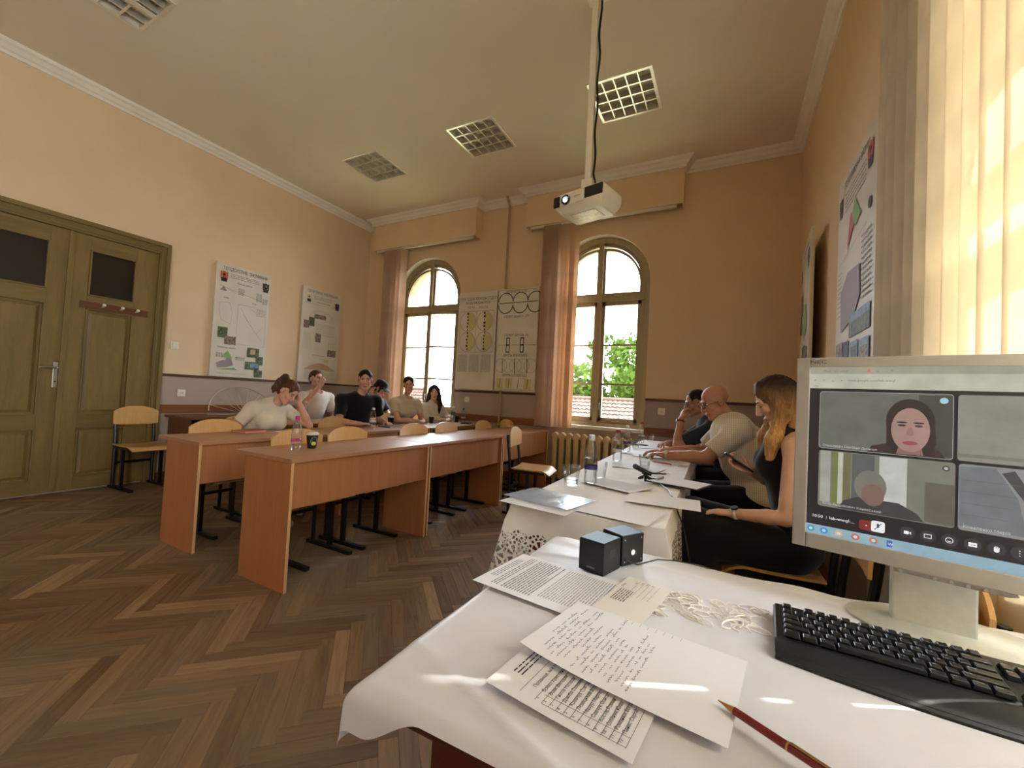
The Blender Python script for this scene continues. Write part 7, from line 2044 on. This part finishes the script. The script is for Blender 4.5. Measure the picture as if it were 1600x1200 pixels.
    if p.get('cap'):
        m = MB(); m.lathe([(0.088, 0.050), (0.089, 0.060), (0.084, 0.095), (0.066, 0.122), (0.035, 0.138), (0.002, 0.142)], 24, capt=False, capb=False); m.v = [(x, y * 1.14 - 0.012, z) for x, y, z in m.v]
        def brim(u, v): a = (u - 0.5) * 1.9; r = 0.088 + 0.075 * v * math.cos(a) ** 0.6 if math.cos(a) > 0 else 0.088; return (r * math.sin(a), 1.14 * r * math.cos(a) - 0.012, 0.056 - 0.022 * v - 0.02 * (u - 0.5) ** 2 * 4 * v)
        hat = small('cap', orient(m), p['cap']); m2 = MB(); m2.add(*plywood(brim, 14, 4, 0.004)); m2.v = [tuple(v) for v in m2.v]; orient(m2).build('cap_brim', p['cap'], t, smooth=0.9)
    if p.get('glasses'):
        for q in (-1, 1):
            m = MB(); m.tube([(q * 0.033 + 0.023 * math.cos(a), 0.104 - 0.10 * abs(math.cos(a) * q * 0.023 + q * 0.0) * 0.5, 0.003 + 0.017 * math.sin(a)) for a in [2 * PI * k / 18 for k in range(18)]], 0.0016, 6, closed=True); gr = small('spectacle_rim', orient(m), M_LENSR)
            m = MB(); m.tube([(q * 0.055, 0.102, 0.008), (q * 0.075, 0.07, 0.010), (q * 0.080, 0.0, 0.008)], 0.0015, 6); small('spectacle_temple', orient(m), M_LENSR)
            m = MB(); n_ = 16; m.add([(q * 0.033, 0.104, 0.003)] + [(q * 0.033 + 0.022 * math.cos(2 * PI * k / n_), 0.103, 0.003 + 0.016 * math.sin(2 * PI * k / n_)) for k in range(n_)], [(0, 1 + k, 1 + (k + 1) % n_) for k in range(n_)]); small('spectacle_lens', orient(m), M_SPEC)
        m = MB(); m.tube([(-0.011, 0.104, 0.006), (0, 0.107, 0.010), (0.011, 0.104, 0.006)], 0.0015, 6); small('spectacle_bridge', orient(m), M_LENSR)
    if p.get('watch'):
        q, strap, dial = p['watch']; d = wr[q] - el[q]; d /= np.linalg.norm(d); c = wr[q] - d * 0.018; r = 0.0285 * p.get('arm', 1.0) * s
        u = np.cross(d, V3(0, 0, 1)); u /= np.linalg.norm(u); v = np.cross(u, d)
        m = MB(); m.tube([tuple(c - d * 0.008), tuple(c + d * 0.008)], r + 0.002, 24, cap=False); wt = m.build('watch_strap', strap, t, smooth=True)
        md = wt.modifiers.new('thick', 'SOLIDIFY'); md.thickness = 0.003
        side = np.array(p.get('dialdir', (0, 0, 1)), float); side -= d * (side @ d); side /= np.linalg.norm(side)
        m = MB(); m.cyl(tuple(c + side * (r + 0.001)), tuple(c + side * (r + 0.009)), 0.016, n=20); m.build('watch_dial', dial, t, smooth=True)
    return t, dict(P=PH, wr=wr, el=el, R=R, hc=hc)
def lp(loc, face):
    """world -> sitter's local frame"""
    a = math.radians(face); fx, fy = math.sin(a), math.cos(a)
    def f(x, y, z): dx, dy = x - loc[0], y - loc[1]; return (dx * fy - dy * fx, dx * fx + dy * fy, z)
    def d(x, y, z): return (x * fy - y * fx, x * fx + y * fy, z)
    return f, d
SK_PALE = skin_mat('pale_skin', (218, 172, 148)); SK_TAN = skin_mat('tanned_skin', (186, 130, 100)); SK_ROSE = skin_mat('rosy_skin', (206, 154, 130))
H_BROWN = hair_mat('brown_hair', (62, 40, 28), (98, 66, 44)); H_DARK = hair_mat('dark_hair', (22, 18, 18), (44, 36, 34)); H_BLACK = hair_mat('black_brown_hair', (30, 22, 20), (62, 44, 38)); H_GREY = hair_mat('grey_brown_hair', (136, 98, 78), (158, 118, 96))
H_BLOND = hair_mat('blonde_hair', (150, 104, 60), (212, 166, 108), (1.08, 1.30, (50, 34, 26)))
C_TEE = cloth_col('cream_tee', (214, 200, 180)); C_BLACK = cloth_col('black_cotton', (14, 14, 16)); C_NAVY = cloth_col('navy_cotton', (30, 34, 46)); C_WHITE = cloth_col('white_shirt_cotton', (222, 214, 204)); C_PALE = cloth_col('pale_tee', (206, 190, 168)); C_BLOUSE = cloth_col('ivory_blouse', (216, 204, 190)); C_TEAL = cloth_col('dark_teal_shirt', (44, 56, 62)); C_STRIPE = cloth_col('striped_cream_shirt', (226, 214, 196), 0.85, (26.0, (186, 168, 146), 'Y')); C_DENIM = cloth_col('dark_denim', (32, 34, 44)); C_BROWNP = cloth_col('dark_trousers', (26, 24, 24))
DN = (0, 0, -1)
def desk_arms(z=DH + 0.035, sp=0.17, y=0.36, cross=0.05):
    return {1: (sp + 0.04, y - 0.10, z + 0.0), -1: (-sp - 0.04, y - 0.10, z + 0.0)}, {1: (cross, y + 0.10, z), -1: (-cross, y + 0.10, z)}

# 1 woman with the ponytail, head on hand, second row
L0 = (-4.00, 2.42); f, d = lp(L0, 90)
chair(-3.97, 2.42, 90, 'chair under the woman with the ponytail')
person('woman with a brown ponytail in a cream tee, head resting on one hand', L0, 90, dict(vox=0.0068, male=False, skin=SK_ROSE, sh=0.175, neck=(-0.06, 0.17, 0.99), head=f(-3.72, 2.555, 1.115), hrot=(12, 36, -14), twist=4, tilt=0.06,
    elbow={1: (0.255, 0.06, 0.74), -1: f(-3.66, 2.76, DH + 0.035)}, wrist={1: (0.16, 0.20, 0.62), -1: f(-3.705, 2.665, 1.02)}, hand={1: ((-0.4, 0.9, -0.1), DN, 0.3), -1: (d(0.05, -0.25, 0.95), d(-0.2, -0.9, 0.2), 0.45)},
    shirt=C_TEE, pants=C_DENIM, shoe=M_SHOEW, sleeve=0.55, hair=H_BROWN, hairstyle='pony', eyes=0.2, knee={1: (0.11, 0.44, 0.52), -1: (-0.11, 0.44, 0.52)}, ankle={1: (0.10, 0.62, 0.10), -1: (-0.12, 0.40, 0.10)}, loose=0.010))
# 2 man drinking, back row
L0 = (-5.00, 3.78); f, d = lp(L0, 90)
chair(-5.02, 3.78, 90, 'chair under the man drinking')
pd, info = person('man in a white open necked shirt drinking from a glass', L0, 90, dict(skin=SK_ROSE, sh=0.195, neck=(0.0, 0.08, 1.085), head=f(-4.86, 3.73, 1.275), hrot=(-6, -8, 0), elbow={1: (0.30, 0.20, 0.90), -1: (-0.27, 0.13, 0.80)}, wrist={1: f(-4.71, 3.66, 1.18), -1: f(-4.62, 4.02, DH + 0.03)},
    hand={1: (d(0.15, 0.35, 0.9), d(-0.6, 0.6, 0.2), 0.5), -1: ((0.1, 0.95, 0), DN, 0.5)}, shirt=C_WHITE, pants=C_BROWNP, sleeve=0.75, loose=0.022, vneck=0.10, collar=True, hair=H_BROWN, hairstyle='short', fold=0.005))
gl = tumbler('tumbler raised to the mouth of the man in the white shirt', -4.70, 3.71, 1.235, 0.95); gl.rotation_euler = (0.35, -0.95, 0)
# 3 man in black, second row
L0 = (-3.98, 3.60); f, d = lp(L0, 90)
chair(-3.99, 3.60, 90, 'chair under the man in the black tee')
person('short haired man in a black tee looking towards the camera', L0, 90, dict(vox=0.0068, skin=SK_ROSE, sh=0.205, neck=(0.02, 0.09, 1.10), head=f(-3.835, 3.605, 1.285), hrot=(-42, 4, 0), twist=-16, elbow={1: (0.30, 0.10, 0.80), -1: (-0.28, 0.14, 0.80)}, wrist={1: (0.20, 0.33, DH + 0.03), -1: (-0.17, 0.36, DH + 0.03)},
    hand={1: ((-0.5, 0.85, 0), DN, 0.35), -1: ((0.4, 0.9, 0), DN, 0.35)}, shirt=C_BLACK, pants=C_BROWNP, sleeve=0.72, loose=0.018, hair=H_DARK, hairstyle='short', bulk=1.08, gaze=0.001, strand=0.0025))
# 4 person in the cap, back row
L0 = (-4.92, 4.72); f, d = lp(L0, 90)
chair(-4.94, 4.72, 90, 'chair under the person in the dark cap')
person('person in a dark cap and navy shirt looking down with one hand at the ear', L0, 90, dict(skin=SK_ROSE, sh=0.185, neck=(0.0, 0.12, 1.03), head=f(-4.73, 4.755, 1.20), hrot=(28, 30, 0), twist=8, elbow={1: f(-4.72, 4.42, 0.86), -1: (-0.25, 0.16, 0.82)}, wrist={1: f(-4.76, 4.60, 1.10), -1: (-0.08, 0.36, DH + 0.03)},
    hand={1: (d(0.0, 0.35, 0.9), d(0.0, 0.9, -0.3), 0.35), -1: ((0.3, 0.95, 0), DN, 0.35)}, shirt=C_NAVY, pants=C_BROWNP, sleeve=0.72, loose=0.018, hair=H_DARK, hairstyle='bowl', cap=cloth_col('black_cap_cotton', (16, 16, 19)), eyes=0.2))
# 5 girl in the pale tee, second row
L0 = (-4.02, 4.42); f, d = lp(L0, 90)
chair(-4.03, 4.42, 90, 'chair under the girl in the pale tee')
e, w = desk_arms(DH + 0.033, 0.17, 0.33, 0.03)
person('girl with pulled back hair in a pale tee with her forearms on the desk', L0, 90, dict(vox=0.0068, male=False, skin=SK_ROSE, sh=0.178, neck=(0.0, 0.10, 1.075), head=f(-3.88, 4.42, 1.268), hrot=(-46, 5, 3), twist=-14, elbow={1: (0.24, 0.20, DH + 0.04), -1: (-0.24, 0.20, DH + 0.04)}, wrist={1: (0.03, 0.36, DH + 0.032), -1: (-0.05, 0.40, DH + 0.032)},
    hand={1: ((-0.9, 0.4, 0), DN, 0.3), -1: ((0.9, 0.4, 0), DN, 0.3)}, shirt=C_PALE, pants=C_DENIM, sleeve=0.62, loose=0.016, hair=H_DARK, hairstyle='back'))
# 6 girl with long dark hair, second row end
L0 = (-4.05, 5.05); f, d = lp(L0, 90)
chair(-4.06, 5.05, 90, 'chair under the girl with long dark hair')
person('girl with long straight dark hair in an ivory blouse', L0, 90, dict(male=False, skin=SK_PALE, sh=0.165, neck=(0.0, 0.09, 1.00), head=f(-3.93, 5.05, 1.18), hrot=(-50, 2, 0), twist=-14, elbow={1: (0.23, 0.20, DH + 0.04), -1: (-0.22, 0.22, DH + 0.04)}, wrist={1: (0.04, 0.36, DH + 0.032), -1: (-0.06, 0.38, DH + 0.032)},
    hand={1: ((-0.9, 0.4, 0), DN, 0.3), -1: ((0.9, 0.4, 0), DN, 0.3)}, shirt=C_BLOUSE, pants=C_DENIM, sleeve=1.75, loose=0.018, hair=H_BLACK, hairstyle='long', hairlen=0.26))
# 7 bald man at the long table
L0 = (0.20, 3.42); f, d = lp(L0, -90)
chair(0.24, 3.42, -90, 'chair under the bald man with its backrest showing behind him')
person('bald man in a striped short sleeved shirt resting his forearms on the table', L0, -90, dict(vox=0.0055, skin=SK_TAN, sh=0.205, neck=f(0.02, 3.42, 1.085), head=f(-0.085, 3.40, 1.215), hrot=(24, 24, 0), twist=10, elbow={-1: f(-0.12, 3.19, 0.83), 1: f(-0.16, 3.66, 0.83)}, wrist={-1: f(-0.40, 3.30, 0.805), 1: f(-0.44, 3.46, 0.81)},
    hand={-1: (d(-0.9, 0.35, 0), DN, 0.55), 1: (d(-0.95, -0.15, 0), DN, 0.45)}, shirt=C_STRIPE, pants=C_BLACK, sleeve=0.80, loose=0.024, bulk=1.28, belly=0.05, arm=1.22, slump=0.05, collar=True, fold=0.0045, glasses=True, brow=H_GREY, watch=(-1, M_METAL, mat('cream_watch_dial', (228, 220, 200), 0.2, var=0)), dialdir=d(-0.3, -0.8, 0.6), knee={1: (0.14, 0.42, 0.54), -1: (-0.14, 0.42, 0.54)}))
# 8 far man with hand at his face
L0 = (0.04, 4.30); f, d = lp(L0, -90)
chair(0.08, 4.30, -90, 'chair under the far man in the dark shirt')
person('man in glasses and a dark shirt holding a fist before his mouth', L0, -90, dict(vox=0.0062, skin=SK_TAN, sh=0.20, neck=f(-0.14, 4.30, 1.06), head=f(-0.265, 4.27, 1.205), hrot=(22, 14, 0), twist=12, elbow={-1: f(-0.40, 4.10, 0.815), 1: f(-0.40, 4.52, 0.80)}, wrist={-1: f(-0.385, 4.17, 1.05), 1: f(-0.52, 4.34, 0.80)},
    hand={-1: (d(0.25, 0.2, 0.9), d(0.8, 0.4, -0.3), 0.9), 1: (d(-0.3, -0.9, 0), DN, 0.4)}, shirt=C_TEAL, pants=C_BROWNP, sleeve=0.8, loose=0.02, bulk=1.1, arm=1.1, collar=True, hair=H_DARK, hairstyle='receding', glasses=True, strand=0.001, watch=(-1, mat('red_brown_strap', (110, 44, 30), 0.5, var=0.05), M_BLACKP), dialdir=d(-0.9, -0.3, 0.1)))
# 9 woman in black with a phone
L0 = (0.27, 2.40); f, d = lp(L0, -90)
chair(0.22, 2.40, -90, 'chair under the woman in black')
pw, iw = person('woman with long blonde hair in a black sleeveless outfit looking down at her phone', L0, -90, dict(vox=0.0052, male=False, skin=SK_PALE, sh=0.165, hipz=0.535, neck=f(0.275, 2.38, 1.075), head=f(0.205, 2.36, 1.225), hrot=(6, 30, 0), twist=0, elbow={-1: f(0.235, 2.16, 0.715), 1: f(0.22, 2.60, 0.80)}, wrist={-1: f(0.03, 2.24, 0.685), 1: f(0.11, 2.44, 0.865)},
    hand={-1: (d(-0.95, 0.15, -0.08), DN, 0.35), 1: (d(-0.75, 0.1, 0.25), d(0.15, -0.35, 0.9), 0.75, 1.0)}, shirt=C_BLACK, pants=C_BLACK, sleeve=0.0, loose=0.006, hair=H_BLOND, hairstyle='long', hairlen=0.27, hairfall=(0.0, 0.06, -1), eyes=0.25, leg=(0.105, 0.115, 0.125), neckcut=1.1,
    knee={1: f(-0.16, 2.52, 0.56), -1: f(-0.16, 2.26, 0.57)}, ankle={1: f(-0.13, 2.50, 0.10), -1: f(-0.10, 2.24, 0.10)}, watch=(-1, mat('white_strap', (222, 216, 208), 0.4, var=0), M_BLACKP), dialdir=d(0, -0.3, 0.9), arm=0.92))
ph = thing('smartphone', 'black smartphone held up by the woman in black', 'phone', (0.055, 2.425, 0.905))
ph.rotation_euler = (math.radians(-8), math.radians(34), math.radians(2))
m = MB(); m.box(-0.075, 0.075, -0.036, 0.036, -0.004, 0.004); m.build('case', M_BLACKP, ph, bevel=0.003)
m = MB(); m.box(-0.071, 0.071, -0.033, 0.033, 0.004, 0.0045); m.build('screen', mat('black_phone_glass', (10, 10, 12), 0.08, var=0), ph)
# empty chairs on the right
chair(0.21, 1.86, -90, 'empty chair between the woman in black and the foreground table')
for x, y, z, lb in ((0.285, 1.42, 0.0, 'lower of two stacked chairs behind the monitor stand'), (0.335, 1.455, 0.03, 'upper of two stacked chairs behind the monitor stand')):
    c_ = chair(x, y, -90, lb, z); c_.scale = (0.9, 0.9, 0.9)
